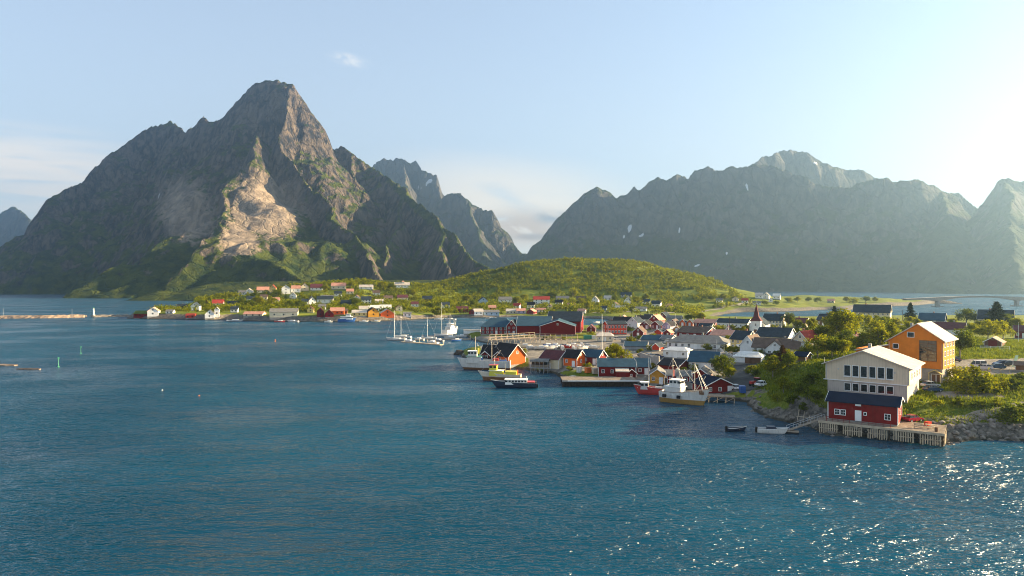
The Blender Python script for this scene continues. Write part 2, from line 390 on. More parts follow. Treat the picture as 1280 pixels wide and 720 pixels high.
def shore_dist(X, Y):
    d = np.full(X.shape, 1e9); ins = np.zeros(X.shape, bool)
    n = len(SH)
    for i in range(n):
        a, b = SH[i], SH[(i + 1) % n]
        dx, dy = b - a; L2 = dx * dx + dy * dy
        t = np.clip(((X - a[0]) * dx + (Y - a[1]) * dy) / L2, 0, 1)
        d = np.minimum(d, np.hypot(X - a[0] - t * dx, Y - a[1] - t * dy))
        c = (a[1] > Y) != (b[1] > Y)
        ins ^= c & (X < (b[0] - a[0]) * (Y - a[1]) / (b[1] - a[1] + 1e-12) + a[0])
    return np.where(ins, d, -d)
CP = [(1340, 530, 4), (1275, 530, 4.5), (1240, 527, 3.6), (1200, 524, 3.3), (1160, 534, 2.2), (1130, 535, 2.2), (1080, 530, 2.2), (1040, 530, 2.2), (1143, 497, 6.3), (1100, 505, 5.2), (1034, 502, 5.5), (1010, 500, 6), (1000, 480, 8.5), (1165, 490, 6.2), (1230, 482, 7), (1280, 485, 7.2), (1150, 478, 7.0), (1190, 458, 8.3),
      (1250, 457, 8.3), (1280, 500, 6), (1220, 500, 5.8), (1200, 445, 9), (1250, 430, 10), (1280, 430, 10), (1150, 430, 10.5), (1100, 430, 11.5), (1050, 440, 11.5), (1020, 450, 10.5), (990, 455, 8), (960, 450, 6), (975, 480, 7), (950, 500, 3), (915, 485, 1.8), (910, 470, 3.2),
      (915, 455, 4.5), (880, 462, 3.5), (860, 485, 2), (800, 470, 2.2), (740, 470, 2.2), (700, 460, 2.6), (640, 457, 2.2), (610, 452, 2), (740, 440, 3), (700, 425, 3), (620, 420, 2.5), (760, 418, 3.2), (800, 420, 4.2), (850, 437, 5), (850, 450, 4),
      (900, 437, 6), (940, 442, 7), (980, 442, 8), (1010, 437, 9.5), (950, 415, 9), (900, 411, 7), (870, 409, 6.5), (820, 405, 4.5), (790, 402, 4), (965, 409, 9), (1000, 409, 9), (1050, 402, 10), (1095, 400, 10), (1165, 402, 10), (1245, 402, 10), (860, 394, 5), (900, 402, 5)]
CPW = np.array([(*P0(a, b, c), c) for a, b, c in CP])
RB = [{'p': [(230, 384, 820), (270, 377, 850), (330, 368, 900), (400, 357, 950), (440, 353, 960), (500, 358, 960), (540, 358, 1000), (600, 349, 1050), (640, 339, 1080), (690, 328, 1090), (720, 326, 1090), (760, 327, 1080), (800, 336, 1040), (824, 348, 990), (843, 362, 940), (858, 373, 890), (876, 385, 840)]}]
def ridgeB(X, Y):
    pts = [W(*p) for p in RB[0]['p']]
    best = np.zeros(X.shape)
    for a, b in zip(pts[:-1], pts[1:]):
        dx, dy = b[0] - a[0], b[1] - a[1]; L2 = dx * dx + dy * dy
        t = np.clip(((X - a[0]) * dx + (Y - a[1]) * dy) / L2, 0, 1)
        d = np.hypot(X - a[0] - t * dx, Y - a[1] - t * dy)
        z = a[2] + t * (b[2] - a[2])
        wd = 85 + z * 1.35
        best = np.maximum(best, z * np.exp(-(d / wd)**2))
    return best
def height(X, Y):
    d = shore_dist(X, Y)
    d = d + 1.6 * fbm(X / 14, Y / 14, 3, 61) * sstep(90, 200, Y + 0 * X)
    wsum = 0; zs = 0
    for (cx, cy, cz) in CPW:
        q = 1.0 / (((X - cx)**2 + (Y - cy)**2) + 20.0)**1.6
        wsum = wsum + q; zs = zs + q * cz
    zA = zs / wsum
    rb = ridgeB(X, Y)
    zB = 2.5 + 6.0 * sstep(0, 160, d) + 2.0 * fbm(X / 60, Y / 60, 3, 71)
    zB = np.maximum(zB, rb + 2.0 * fbm(X / 45, Y / 45, 3, 77))
    far_r = sstep(330, 480, X) * sstep(700, 900, Y)
    zB = zB + far_r * 3
    m = sstep(520, 700, Y - np.clip(-X, 0, 200) * 0.6)
    zt = zA * (1 - m) + zB * m
    ramp = 1 - np.exp(-np.clip(d, 0, None) / (3.2 + 3.5 * m))
    z = np.where(d > 0, zt * ramp + 0.02, np.maximum(d * 0.6, -6))
    rough = np.clip(1 - d / 14, 0, 1) * (d > 0)
    return z + rough * 0.5 * fbm(X / 2.6, Y / 2.6, 3, 81) + 0.10 * fbm(X / 7, Y / 7, 2, 85) * (d > 4), d
class HGrid:
    def __init__(s, x0, x1, y0, y1, st):
        s.x0, s.y0, s.st = x0, y0, st
        s.nx = int((x1 - x0) / st) + 1; s.ny = int((y1 - y0) / st) + 1
        s.X, s.Y = np.meshgrid(x0 + np.arange(s.nx) * st, y0 + np.arange(s.ny) * st)
        s.Z, s.D = height(s.X, s.Y)
    def inside(s, x, y): return s.x0 <= x < s.x0 + (s.nx - 1) * s.st and s.y0 <= y < s.y0 + (s.ny - 1) * s.st
    def get(s, x, y, A=None):
        A = s.Z if A is None else A
        u = (x - s.x0) / s.st; v = (y - s.y0) / s.st; i, j = int(u), int(v); u -= i; v -= j
        return (A[j, i] * (1 - u) + A[j, i + 1] * u) * (1 - v) + (A[j + 1, i] * (1 - u) + A[j + 1, i + 1] * u) * v
GA = HGrid(-60, 460, 128, 560, 1.6)
GB = HGrid(-560, 760, 560, 1340, 4.0)
def gz(x, y):
    for g in (GA, GB):
        if g.inside(x, y): return float(g.get(x, y))
    return 0.0
def gd(x, y):
    for g in (GA, GB):
        if g.inside(x, y): return float(g.get(x, y, g.D))
    return -99
def place(px, py, zoff=0.0):
    """where the line of sight through a photo pixel meets the land (or the water)"""
    k = (px - 640) / 853.0; s = (HOR - py) / 853.0
    Y = 110.0
    while Y < 1340:
        z = CAMZ + s * Y
        g = max(gz(k * Y, Y), 0.0) + zoff
        if z <= g: return k * Y, Y, g
        Y += 0.5 if Y < 300 else 1.5
    return k * Y, Y, 0.0

# ------------------------------------------------------------------ ground surface
def ground_mat():
    m = bpy.data.materials.new('ground'); m.use_nodes = True
    t = m.node_tree; b = t.nodes['Principled BSDF']
    b.inputs['Roughness'].default_value = 0.95; b.inputs['Specular IOR Level'].default_value = 0.1
    geo = N(t, 'ShaderNodeNewGeometry'); at = attr(t, 'mask')
    def noise(scale, detail=6.0, rough=0.6):
        n = N(t, 'ShaderNodeTexNoise', inp={'Scale': scale, 'Detail': detail, 'Roughness': rough})
        t.links.new(geo.outputs['Position'], n.inputs['Vector']); return n.outputs[0]
    gr = mixc(t, maprange(t, noise(0.10), 0.35, 0.65), (0.075, 0.115, 0.010), (0.17, 0.19, 0.015))
    gr = mixc(t, maprange(t, noise(1.3, 4.0), 0.45, 0.7), gr, (0.20, 0.19, 0.035))
    rock = mixc(t, maprange(t, noise(0.6, 8.0, 0.7), 0.35, 0.65), (0.060, 0.055, 0.050), (0.22, 0.19, 0.155))
    grav = mixc(t, maprange(t, noise(0.35, 6.0), 0.35, 0.65), (0.17, 0.15, 0.125), (0.27, 0.24, 0.20))
    wob = math_(t, 'MULTIPLY', math_(t, 'SUBTRACT', noise(0.25, 7.0, 0.7), 0.5), 1.1)
    c = mixc(t, maprange(t, math_(t, 'ADD', at[1], wob), 0.42, 0.58), gr, rock)
    c = mixc(t, maprange(t, math_(t, 'ADD', at[2], math_(t, 'MULTIPLY', wob, 0.5)), 0.42, 0.58), c, grav)
    sz = N(t, 'ShaderNodeSeparateXYZ'); t.links.new(geo.outputs['Position'], sz.inputs[0])
    wet = maprange(t, math_(t, 'ADD', sz.outputs[2], math_(t, 'MULTIPLY', wob, 0.6)), 0.75, 0.35)     # dark seaweed belt at the tide line
    c = mixc(t, math_(t, 'MULTIPLY', wet, 0.75), c, (0.030, 0.028, 0.018))
    t.links.new(c, b.inputs['Base Color'])
    bn = N(t, 'ShaderNodeBump', inp={'Strength': 0.8, 'Distance': 0.5})
    t.links.new(noise(0.9, 8.0, 0.7), bn.inputs['Height']); t.links.new(bn.outputs[0], b.inputs['Normal'])
    return m
GM = ground_mat()
def inpoly(X, Y, poly):
    ins = np.zeros(X.shape, bool); n = len(poly)
    for i in range(n):
        a, b = poly[i], poly[(i + 1) % n]
        ins ^= ((a[1] > Y) != (b[1] > Y)) & (X < (b[0] - a[0]) * (Y - a[1]) / (b[1] - a[1] + 1e-12) + a[0])
    return ins
def pw(lst): return [place(*p)[:2] for p in lst]
gravel_polys = [
    pw([(1192, 462), (1225, 470), (1280, 468), (1330, 466), (1330, 452), (1280, 448), (1230, 449), (1192, 450)]),
    pw([(1165, 497), (1205, 499), (1255, 497), (1250, 491), (1195, 489), (1168, 489)]),
    pw([(600, 420), (735, 424), (800, 428), (835, 452), (830, 476), (790, 476), (700, 466), (660, 458), (655, 440), (600, 436), (590, 424)]),
    pw([(800, 430), (930, 436), (945, 452), (940, 492), (900, 492), (840, 480), (800, 470)]),
    pw([(745, 424), (745, 412), (900, 412), (935, 425), (940, 440), (850, 446), (790, 436)]),
]
for G_, nm in ((GA, 'ground'), (GB, 'terrain')):
    X, Y, Z, D = G_.X, G_.Y, G_.Z, G_.D
    gy, gx = np.gradient(Z, G_.st, G_.st); sl_ = np.hypot(gx, gy)
    if nm == 'ground':
        rockm = np.clip(1.05 - D / np.where(X < 66, 2.4, 7.0), 0, 1) + np.where(X < 66, 0.0, 0.5) * sstep(0.55, 0.95, sl_)
        gm = np.zeros(X.shape)
        for pl in gravel_polys: gm = np.maximum(gm, inpoly(X, Y, pl) * 1.0)
        keep = (Z > -2.5)
    else:
        rockm = np.clip(1.15 - D / (9.0 + 12 * sstep(150, 300, X)), 0, 1) * 0.9 + 0.35 * sstep(0.5, 0.9, sl_)
        gm = 0.25 * (Z < 12) * (D > 0) * sstep(1000, 800, Y)
        keep = (Z > -2.5)
    grid_mesh(nm, X, Y, Z, GM, np.stack([0 * X, rockm, gm], -1), smooth=True, keep=keep)
    bpy.data.objects[nm if nm == 'ground' else nm]['kind'] = 'structure'
for o in COL.objects:
    if o.name.split('.')[0] in ('terrain', 'ground', 'mountain'): o['kind'] = 'structure'

# ------------------------------------------------------------------ water
def water_mat():
    m = bpy.data.materials.new('sea_water'); m.use_nodes = True
    t = m.node_tree; t.nodes.clear()
    mo = N(t, 'ShaderNodeOutputMaterial'); df = N(t, 'ShaderNodeBsdfDiffuse'); gs = N(t, 'ShaderNodeBsdfAnisotropic', inp={'Roughness': 0.21}); fr = N(t, 'ShaderNodeFresnel', inp={'IOR': 1.44}); ms = N(t, 'ShaderNodeMixShader')
    geo = N(t, 'ShaderNodeNewGeometry')
    def noise(scale, sx, sy, rot, detail=3.0, rough=0.5, dist=0.0):
        mp = N(t, 'ShaderNodeMapping', inp={'Scale': (sx, sy, 1.0), 'Rotation': (0, 0, rot)})
        t.links.new(geo.outputs['Position'], mp.inputs[0])
        n = N(t, 'ShaderNodeTexNoise', inp={'Scale': scale, 'Detail': detail, 'Roughness': rough, 'Distortion': dist})
        t.links.new(mp.outputs[0], n.inputs['Vector']); return n.outputs[0]
    c = mixc(t, maprange(t, noise(0.012, 1.0, 1.6, 0.3, 4.0), 0.35, 0.65), (0.000, 0.038, 0.074), (0.000, 0.056, 0.102))
    # lighter shallows over sand near the shoal
    # body colour comes from below the surface, so only the mirror part follows the ripples
    t.links.new(c, df.inputs[0])
    swell = noise(0.20, 0.34, 1.0, 0.20, 2.0, 0.5, 0.3)
    chop = noise(0.50, 0.36, 1.0, 0.22, 2.0, 0.5, 0.6)
    rip = noise(1.9, 0.42, 1.0, -0.12, 2.0, 0.5, 0.3)
    patch = maprange(t, noise(0.018, 1.0, 1.8, 0.5, 4.0), 0.36, 0.62, 0.35, 1.15)
    h = math_(t, 'ADD', math_(t, 'MULTIPLY', swell, 1.05), math_(t, 'MULTIPLY', chop, 0.80))
    h = math_(t, 'ADD', h, math_(t, 'MULTIPLY', rip, 0.34))
    # the breeze freshens towards the near eastern water
    sp_ = N(t, 'ShaderNodeSeparateXYZ'); t.links.new(geo.outputs['Position'], sp_.inputs[0])
    br_ = math_(t, 'MULTIPLY', maprange(t, math_(t, 'SUBTRACT', sp_.outputs[0], math_(t, 'MULTIPLY', sp_.outputs[1], 0.05)), -50.0, 70.0), maprange(t, sp_.outputs[1], 260.0, 100.0))
    patch = math_(t, 'ADD', patch, math_(t, 'MULTIPLY', br_, 0.35))
    h = math_(t, 'MULTIPLY', h, patch)
    bn = N(t, 'ShaderNodeBump', inp={'Strength': 1.0, 'Distance': 2.6})
    t.links.new(h, bn.inputs['Height']); t.links.new(bn.outputs[0], gs.inputs['Normal']); t.links.new(bn.outputs[0], fr.inputs['Normal'])
    t.links.new(math_(t, 'MULTIPLY', fr.outputs[0], 1.0), ms.inputs[0]); t.links.new(df.outputs[0], ms.inputs[1]); t.links.new(gs.outputs[0], ms.inputs[2]); t.links.new(ms.outputs[0], mo.inputs['Surface'])
    return m
WM = water_mat()
me = bpy.data.meshes.new('water')
me.from_pydata([(-14000, -3000, 0), (14000, -3000, 0), (14000, 16000, 0), (-14000, 16000, 0)], [], [(0, 1, 2, 3)])
me.materials.append(WM)
wo = bpy.data.objects.new('water', me); COL.objects.link(wo); tag(wo, kind='structure')
# sea bed so that the water is not a lid over nothing at the shore line
# ------------------------------------------------------------------ haze
hm = bpy.data.materials.new('haze'); hm.use_nodes = True
t = hm.node_tree; t.nodes.clear()
ho = N(t, 'ShaderNodeOutputMaterial'); pv = N(t, 'ShaderNodeVolumePrincipled')
pv.inputs['Color'].default_value = (0.44, 0.70, 1.0, 1)
pv.inputs['Density'].default_value = 0.000108
pv.inputs['Anisotropy'].default_value = 0.74
t.links.new(pv.outputs[0], ho.inputs['Volume'])
me = bpy.data.meshes.new('haze')
x0, x1, y0, y1, z0, z1 = -4700, 4000, -300, 5700, -14, 830
me.from_pydata([(x, y, z) for z in (z0, z1) for y in (y0, y1) for x in (x0, x1)], [],
    [(0, 2, 3, 1), (4, 5, 7, 6), (0, 1, 5, 4), (2, 6, 7, 3), (0, 4, 6, 2), (1, 3, 7, 5)])
me.materials.append(hm)
hz = bpy.data.objects.new('haze', me); COL.objects.link(hz); tag(hz, kind='stuff')

# ------------------------------------------------------------------ mesh builder
class MB:
    def __init__(s): s.v = []; s.f = []; s.m = []; s.mi = 0
    def add(s, vs, fs, mi=None):
        b = len(s.v); s.v += [tuple(p) for p in vs]
        s.f += [tuple(b + i for i in f) for f in fs]; s.m += [s.mi if mi is None else mi] * len(fs); return s
    def box(s, x, y, z, sx, sy, sz, mi=None, rz=0.0):
        """centre x,y, base z"""
        c, n = math.cos(rz), math.sin(rz); vs = []
        for k in (0, 1):
            for (a, b) in ((-1, -1), (1, -1), (1, 1), (-1, 1)):
                u, v = a * sx / 2, b * sy / 2
                vs.append((x + u * c - v * n, y + u * n + v * c, z + k * sz))
        return s.add(vs, [(0, 3, 2, 1), (4, 5, 6, 7), (0, 1, 5, 4), (1, 2, 6, 5), (2, 3, 7, 6), (3, 0, 4, 7)], mi)
    def tube(s, p, q, r0, r1=None, n=6, mi=None, cap=True):
        r1 = r0 if r1 is None else r1
        p, q = Vector(p), Vector(q); d = (q - p).normalized()
        u = d.orthogonal().normalized(); w_ = d.cross(u)
        vs = []
        for (c, r) in ((p, r0), (q, r1)):
            for i in range(n):
                a = 2 * math.pi * i / n
                vs.append(c + u * (r * math.cos(a)) + w_ * (r * math.sin(a)))
        fs = [(i, (i + 1) % n, n + (i + 1) % n, n + i) for i in range(n)]
        if cap: fs += [tuple(range(n))[::-1], tuple(range(n, 2 * n))]
        return s.add(vs, fs, mi)
    def prism(s, prof, axis, a, b, mi=None):
        """closed profile (u,w) pushed along an axis; u is the other horizontal axis, w is up"""
        n = len(prof)
        vs = [((t, u, w_) if axis == 'x' else (u, t, w_)) for t in (a, b) for (u, w_) in prof]
        fs = [(i, (i + 1) % n, n + (i + 1) % n, n + i) for i in range(n)] + [tuple(range(n))[::-1], tuple(range(n, 2 * n))]
        return s.add(vs, fs, mi)
    def mesh(s, name, mats):
        me = bpy.data.meshes.new(name); me.from_pydata(s.v, [], s.f)
        for m in (mats if isinstance(mats, (list, tuple)) else [mats]): me.materials.append(m)
        me.polygons.foreach_set('material_index', s.m)
        me.update()
        bm = bmesh.new(); bm.from_mesh(me); bmesh.ops.recalc_face_normals(bm, faces=bm.faces); bm.to_mesh(me); bm.free()
        return me
    def build(s, name, mats, parent=None, loc=(0, 0, 0), rz=0.0):
        return link(name, s.mesh(name, mats), parent, loc, rz)
import bmesh
def link(name, me, parent=None, loc=(0, 0, 0), rz=0.0):
    o = bpy.data.objects.new(name, me); COL.objects.link(o)
    o.location = loc; o.rotation_euler = (0, 0, rz)
    if parent is not None: o.parent = parent
    return o
def thing(name, label, cat, loc, rz=0.0, group=None):
    o = bpy.data.objects.new(name, None); COL.objects.link(o); o.empty_display_size = 0.5
    o.location = loc; o.rotation_euler = (0, 0, rz)
    return tag(o, label, cat, group)
def dup(root, loc=None, rz=None, scale=None, label=None, group=None):
    r = root.copy(); COL.objects.link(r)
    if loc is not None: r.location = loc
    if rz is not None: r.rotation_euler = (0, 0, rz)
    if scale is not None: r.scale = scale if isinstance(scale, tuple) else (scale,) * 3
    tag(r, label, None, group)
    for ch in list(root.children):
        c_ = ch.copy(); COL.objects.link(c_); c_.parent = r
        for g in list(ch.children):
            d = g.copy(); COL.objects.link(d); d.parent = c_
    return r

# ------------------------------------------------------------------ paints
WC = {
 'red':    pmat('red_boards', (0.20, 0.011, 0.012), 0.75, 0.16, 0.7, 0.3, 6, wave=('X', 1.1), dirt=0.35),
 'bred':   pmat('bright_red_boards', (0.62, 0.060, 0.025), 0.75, 0.12, 0.7, 0.3, 6, wave=('X', 1.1), dirt=0.2),
 'dred':   pmat('dark_red_boards', (0.17, 0.020, 0.020), 0.75, 0.16, 0.7, 0.3, 6, wave=('X', 1.1), dirt=0.35),
 'orange': pmat('orange_boards', (0.62, 0.19, 0.020), 0.75, 0.10, 0.5, 0.25, 6, wave=('Z', 1.3), dirt=0.15),
 'ored':   pmat('orange_red_boards', (0.72, 0.13, 0.025), 0.75, 0.10, 0.5, 0.25, 6, wave=('X', 1.2), dirt=0.15),
 'ochre':  pmat('ochre_boards', (0.58, 0.27, 0.035), 0.75, 0.12, 0.6, 0.25, 6, wave=('X', 1.2), dirt=0.2),
 'white':  pmat('white_boards', (0.76, 0.75, 0.72), 0.7, 0.06, 0.6, 0.25, 6, wave=('Z', 1.4), dirt=0.18),
 'cream':  pmat('cream_boards', (0.70, 0.60, 0.42), 0.7, 0.07, 0.6, 0.25, 6, wave=('Z', 1.4), dirt=0.2),
 'yellow': pmat('yellow_boards', (0.66, 0.50, 0.20), 0.7, 0.08, 0.6, 0.25, 6, wave=('Z', 1.4), dirt=0.2),
 'beige':  pmat('beige_panels', (0.66, 0.53, 0.385), 0.8, 0.06, 0.35, 0.2, 6, wave=('X', 0.55), dirt=0.22),
 'stone':  pmat('grey_render', (0.34, 0.31, 0.28), 0.9, 0.14, 0.6, 0.4, 5, dirt=0.35),
 'grey':   pmat('grey_boards', (0.34, 0.35, 0.36), 0.8, 0.12, 0.6, 0.25, 6, wave=('Z', 1.4), dirt=0.3),
 'blue':   pmat('pale_blue_boards', (0.40, 0.50, 0.60), 0.8, 0.10, 0.6, 0.25, 6, wave=('Z', 1.4), dirt=0.2),
 'brown':  pmat('brown_boards', (0.16, 0.085, 0.05), 0.8, 0.16, 0.6, 0.25, 6, wave=('X', 1.4), dirt=0.2),
 'lilac':  pmat('lilac_boards', (0.42, 0.36, 0.48), 0.8, 0.10, 0.6, 0.25, 6, wave=('Z', 1.4), dirt=0.2),
}
RC = {
 'slate':  pmat('slate_roof', (0.028, 0.040, 0.052), 0.9, 0.25, 0.8, 0.5, 5, spec=0.12, dirt=0.3),
 'blue':   pmat('blue_grey_sheet_roof', (0.030, 0.072, 0.105), 0.85, 0.15, 0.5, 0.2, 5, wave=('X', 0.9), spec=0.15),
 'navy':   pmat('navy_sheet_roof', (0.005, 0.012, 0.032), 0.9, 0.15, 0.5, 0.2, 5, wave=('X', 0.9), spec=0.1),
 'black':  pmat('black_felt_roof', (0.016, 0.014, 0.018), 0.85, 0.3, 0.6, 0.4, 5, spec=0.2),
 'maroon': pmat('maroon_tile_roof', (0.11, 0.035, 0.040), 0.75, 0.2, 0.8, 0.5, 5, wave=('Z', 2.2)),
 'redt':   pmat('red_tile_roof', (0.36, 0.050, 0.035), 0.75, 0.18, 0.8, 0.5, 5, wave=('Z', 2.2)),
 'salmon': pmat('salmon_tile_roof', (0.55, 0.27, 0.19), 0.8, 0.16, 0.8, 0.5, 5, wave=('Z', 2.2)),
 'brown':  pmat('brown_tile_roof', (0.125, 0.085, 0.065), 0.8, 0.22, 0.8, 0.5, 5, wave=('Z', 2.2), dirt=0.3),
 'grey':   pmat('grey_slate_roof', (0.17, 0.165, 0.155), 0.8, 0.18, 0.7, 0.5, 5, dirt=0.3),
 'pale':   pmat('pale_sheet_roof', (0.52, 0.45, 0.38), 0.7, 0.10, 0.5, 0.2, 5, wave=('X', 0.9)),
 'green':  pmat('mossy_turf_roof', (0.10, 0.13, 0.03), 0.95, 0.3, 0.8, 0.8, 3),
 'white':  pmat('white_flat_roof', (0.66, 0.64, 0.60), 0.8, 0.08, 0.5, 0.2, 5, dirt=0.3),
}
TRIM = pmat('white_trim_paint', (0.80, 0.79, 0.76), 0.6, 0.04, 1.0)
GLASS = pmat('window_glass', (0.015, 0.018, 0.022), 0.08, 0.3, 0.4, spec=0.6)
BRICK = pmat('chimney_brick', (0.22, 0.11, 0.08), 0.9, 0.25, 3.0, 0.5, 8)
CONC = pmat('weathered_concrete', (0.30, 0.285, 0.26), 0.9, 0.18, 0.5, 0.4, 5, dirt=0.4)
FOUND = pmat('foundation_concrete', (0.27, 0.26, 0.24), 0.9, 0.15, 0.6, 0.4, 5, dirt=0.4)
WOOD = pmat('weathered_planks', (0.27, 0.215, 0.16), 0.9, 0.25, 1.2, 0.5, 6, wave=('X', 1.6), dirt=0.3)
DWOOD = pmat('dark_wet_timber', (0.055, 0.042, 0.032), 0.8, 0.3, 1.5, 0.5, 6)
RAW = pmat('pale_raw_timber', (0.44, 0.35, 0.25), 0.9, 0.2, 1.5, 0.4, 6)
STEEL = pmat('galvanised_steel', (0.45, 0.46, 0.47), 0.45, 0.1, 1.0, metal=0.4)
DARK = pmat('dark_rubber', (0.020, 0.020, 0.022), 0.8, 0.2, 1.0)

_wc = {}
def window_meshes(w_, h, nx=2, nz=2):
    k = (round(w_, 2), round(h, 2), nx, nz)
    if k not in _wc:
        f = MB(); t = 0.11
        f.box(0, -0.04, 0, w_, 0.08, t).box(0, -0.04, h - t, w_, 0.08, t)
        for sx in (-1, 1): f.box(sx * (w_ - t) / 2, -0.04, t, t, 0.08, h - 2 * t)
        for i in range(1, nx): f.box(-w_ / 2 + w_ * i / nx, -0.035, t, 0.05, 0.05, h - 2 * t)
        for i in range(1, nz): f.box(0, -0.03, h * i / nz, w_ - 2 * t, 0.04, 0.05)
        p = MB().box(0, -0.012, t * 0.6, w_ - t, 0.014, h - 1.2 * t)
        _wc[k] = (f.mesh('window', TRIM), p.mesh('pane', GLASS))
    return _wc[k]
def put_window(parent, x, y, z, rz, w_=1.1, h=1.2, detail=2, nx=2, nz=2):
    if detail == 0:
        k = ('s', round(w_, 2), round(h, 2))
        if k not in _wc: _wc[k] = MB().box(0, -0.03, 0, w_, 0.06, h).mesh('window', GLASS)
        return link('window', _wc[k], parent, (x, y, z), rz)
    f, p = window_meshes(w_, h, nx, nz)
    o = link('window', f, parent, (x, y, z), rz)
    link('pane', p, o)
    return o
_dc = {}
def put_door(parent, x, y, z, rz, w_=1.0, h=2.05, mat=None):
    mat = mat or TRIM; k = (w_, h, mat.name)
    if k not in _dc:
        m = MB().box(0, -0.04, 0, w_, 0.08, h)
        m2 = MB()
        m2.box(-w_ / 2 - 0.06, -0.05, 0, 0.12, 0.1, h + 0.12).box(w_ / 2 + 0.06, -0.05, 0, 0.12, 0.1, h + 0.12).box(0, -0.05, h, w_, 0.1, 0.12)
        hd = MB().box(w_ * 0.38, -0.10, 1.0, 0.12, 0.04, 0.04)
        _dc[k] = (m.mesh('door', mat), m2.mesh('frame', TRIM), hd.mesh('handle', STEEL))
    a, b, c_ = _dc[k]
    o = link('door', a, parent, (x, y, z), rz); link('frame', b, o); link('handle', c_, o)
    return o

HOUSES = []       # (object, px centre, base row, label) for describing what stands beside them
def house(px0, px1, py, label, wall='white', roof='slate', kind='eave', yaw=0.0, hw=None, hr=None, depth=None, ry=None, ey=None,
          rows=None, nf=None, ng=2, side='r', chim=True, door=True, name='house', cat='house', found=0.5, over=0.45, at=None, zbase=None,
          trim=None, group=None, hip=0.0, L=None, wsize=(1.0, 1.15), wall2=None):
    """px0..px1: span of the side facing the camera, py: its foot; ey/ry: rows of eaves and ridge as photographed;
    kind 'eave': that side is the long one under the roof slope, 'gable': it is the gable end"""
    cx = (px0 + px1) / 2
    x, y, z = place(cx, py)
    if at is not None: x, y = at; z = gz(x, y)
    if zbase is not None: z = zbase
    k = y / 853.0
    L = L or (px1 - px0) * k / max(0.45, math.cos(R(yaw)) - x / y * math.sin(R(yaw)))
    hw = hw if hw is not None else (py - ey) * k
    hr = hr if hr is not None else ((ey - ry) * k if ry is not None else L * 0.3)
    hw = max(hw, 1.8)
    if kind == 'eave':
        lx, ly = L, depth or min(9.0, max(5.5, L * 0.62)); gy = 0.0
        # what is seen of the ridge height: the slope also runs away from the viewer
        if ry is not None:
            hr = CAMZ - (ry - HOR) * (y + ly / 2) / 853.0 - z - max(hw, 1.8)
        hr = min(max(hr, 0.36 * ly / 2), 1.05 * ly / 2)
    else:
        lx, ly = depth or L * 1.35, L; gy = 90.0
        hr = min(max(hr, 0.3 * ly / 2), 1.2 * ly / 2)
    near = y < 420
    det = 2 if y < 330 else (1 if y < 520 else 0)
    # local frame: ridge along x. camera-facing side is -y (eave) or the gable at -x turned to face the camera
    ang = R(yaw) + (R(90) if kind == 'gable' else 0)
    dpt = (ly if kind == 'eave' else lx) / 2
    fx, fy = math.sin(R(yaw)) * -1, math.cos(R(yaw))       # inward direction
    ox, oy = x + fx * dpt, y + fy * dpt
    root = thing(name, label, cat, (ox, oy, z), ang, group)
    hx, hy = lx / 2, ly / 2
    # floors: ground may fall away under the house
    low = min(gz(ox + a, oy + b) for a in (-hx, 0, hx) for b in (-hy, 0, hy))
    fd = max(0.3, min(z - low + 0.4, 6))
    MB().box(0, 0, -fd, lx - 0.1, ly - 0.1, fd + found).build('foundation', FOUND, root)
    wm = MB()
    wb = found + 0.003
    if hip:
        wm.box(0, 0, wb, lx, ly, hw - wb)
    else:
        wm.prism([(-hy, wb), (hy, wb), (hy, hw), (0, hw + hr), (-hy, hw)], 'x', -hx, hx)
    wm.build('wall', WC[wall], root)
    # roof
    rm = MB(); th = 0.16
    sl_ = hr / hy; eo = over
    if hip:
        hl = hx * hip
        e = hw - sl_ * eo * 0.2
        vs = [(-hx - eo, -hy - eo, e), (hx + eo, -hy - eo, e), (hx + eo, hy + eo, e), (-hx - eo, hy + eo, e), (-hx + hl, 0, hw + hr), (hx - hl, 0, hw + hr)]
        vs += [(a, b, c_ - th) for a, b, c_ in vs[:4]]
        rm.add(vs, [(0, 1, 5, 4), (1, 2, 5), (2, 3, 4, 5), (3, 0, 4), (0, 6, 7, 1), (1, 7, 8, 2), (2, 8, 9, 3), (3, 9, 6, 0), (6, 9, 8, 7)])
    else:
        u = 0.02
        rm.prism([(-hy - eo, hw - sl_ * eo + u), (0, hw + hr + u), (hy + eo, hw - sl_ * eo + u), (hy + eo, hw - sl_ * eo + u + th), (0, hw + hr + u + th * 1.25), (-hy - eo, hw - sl_ * eo + u + th)], 'x', -hx - eo, hx + eo)
    ro = rm.build('roof', RC[roof], root)
    if chim and hr > 1.0:
        cxx = hx * random.choice((-0.35, 0.1, 0.3))
        MB().box(cxx, 0.25, hw + hr - 0.5, 0.6, 0.6, 1.35).box(cxx, 0.25, hw + hr + 0.85, 0.72, 0.72, 0.1).build('chimney', BRICK if wall != 'white' else FOUND, ro)
    if trim is None: trim = det >= 1
    if trim:
        wd = 0.16 if wall not in ('white', 'cream', 'beige') else 0.12
        cb = MB().box(0, 0, 0, wd, wd, hw - wb - (0.12 if hip else 0.0) - 0.25).mesh('corner_board', TRIM)
        for sx in (-1, 1):
            for sy in (-1, 1): link('corner_board', cb, root, (sx * (hx + 0.012), sy * (hy + 0.012), wb))
        if not hip:
            t_ = MB(); z0_, z1_ = hw - sl_ * eo + 0.09, hw + hr + 0.11; e_ = hy + eo
            t_.prism([(-e_, z0_ - .14), (0, z1_ - .14), (e_, z0_ - .14), (e_, z0_ + .12), (0, z1_ + .12), (-e_, z0_ + .12)], 'x', -0.03, 0.03)
            tm_ = t_.mesh('bargeboard', TRIM)
            for sx in (-1, 1): link('bargeboard', tm_, root, (sx * (hx + eo + 0.035), 0, 0))
    # windows
    rows = rows if rows is not None else max(1, int((hw - found + 0.4) // 2.5))
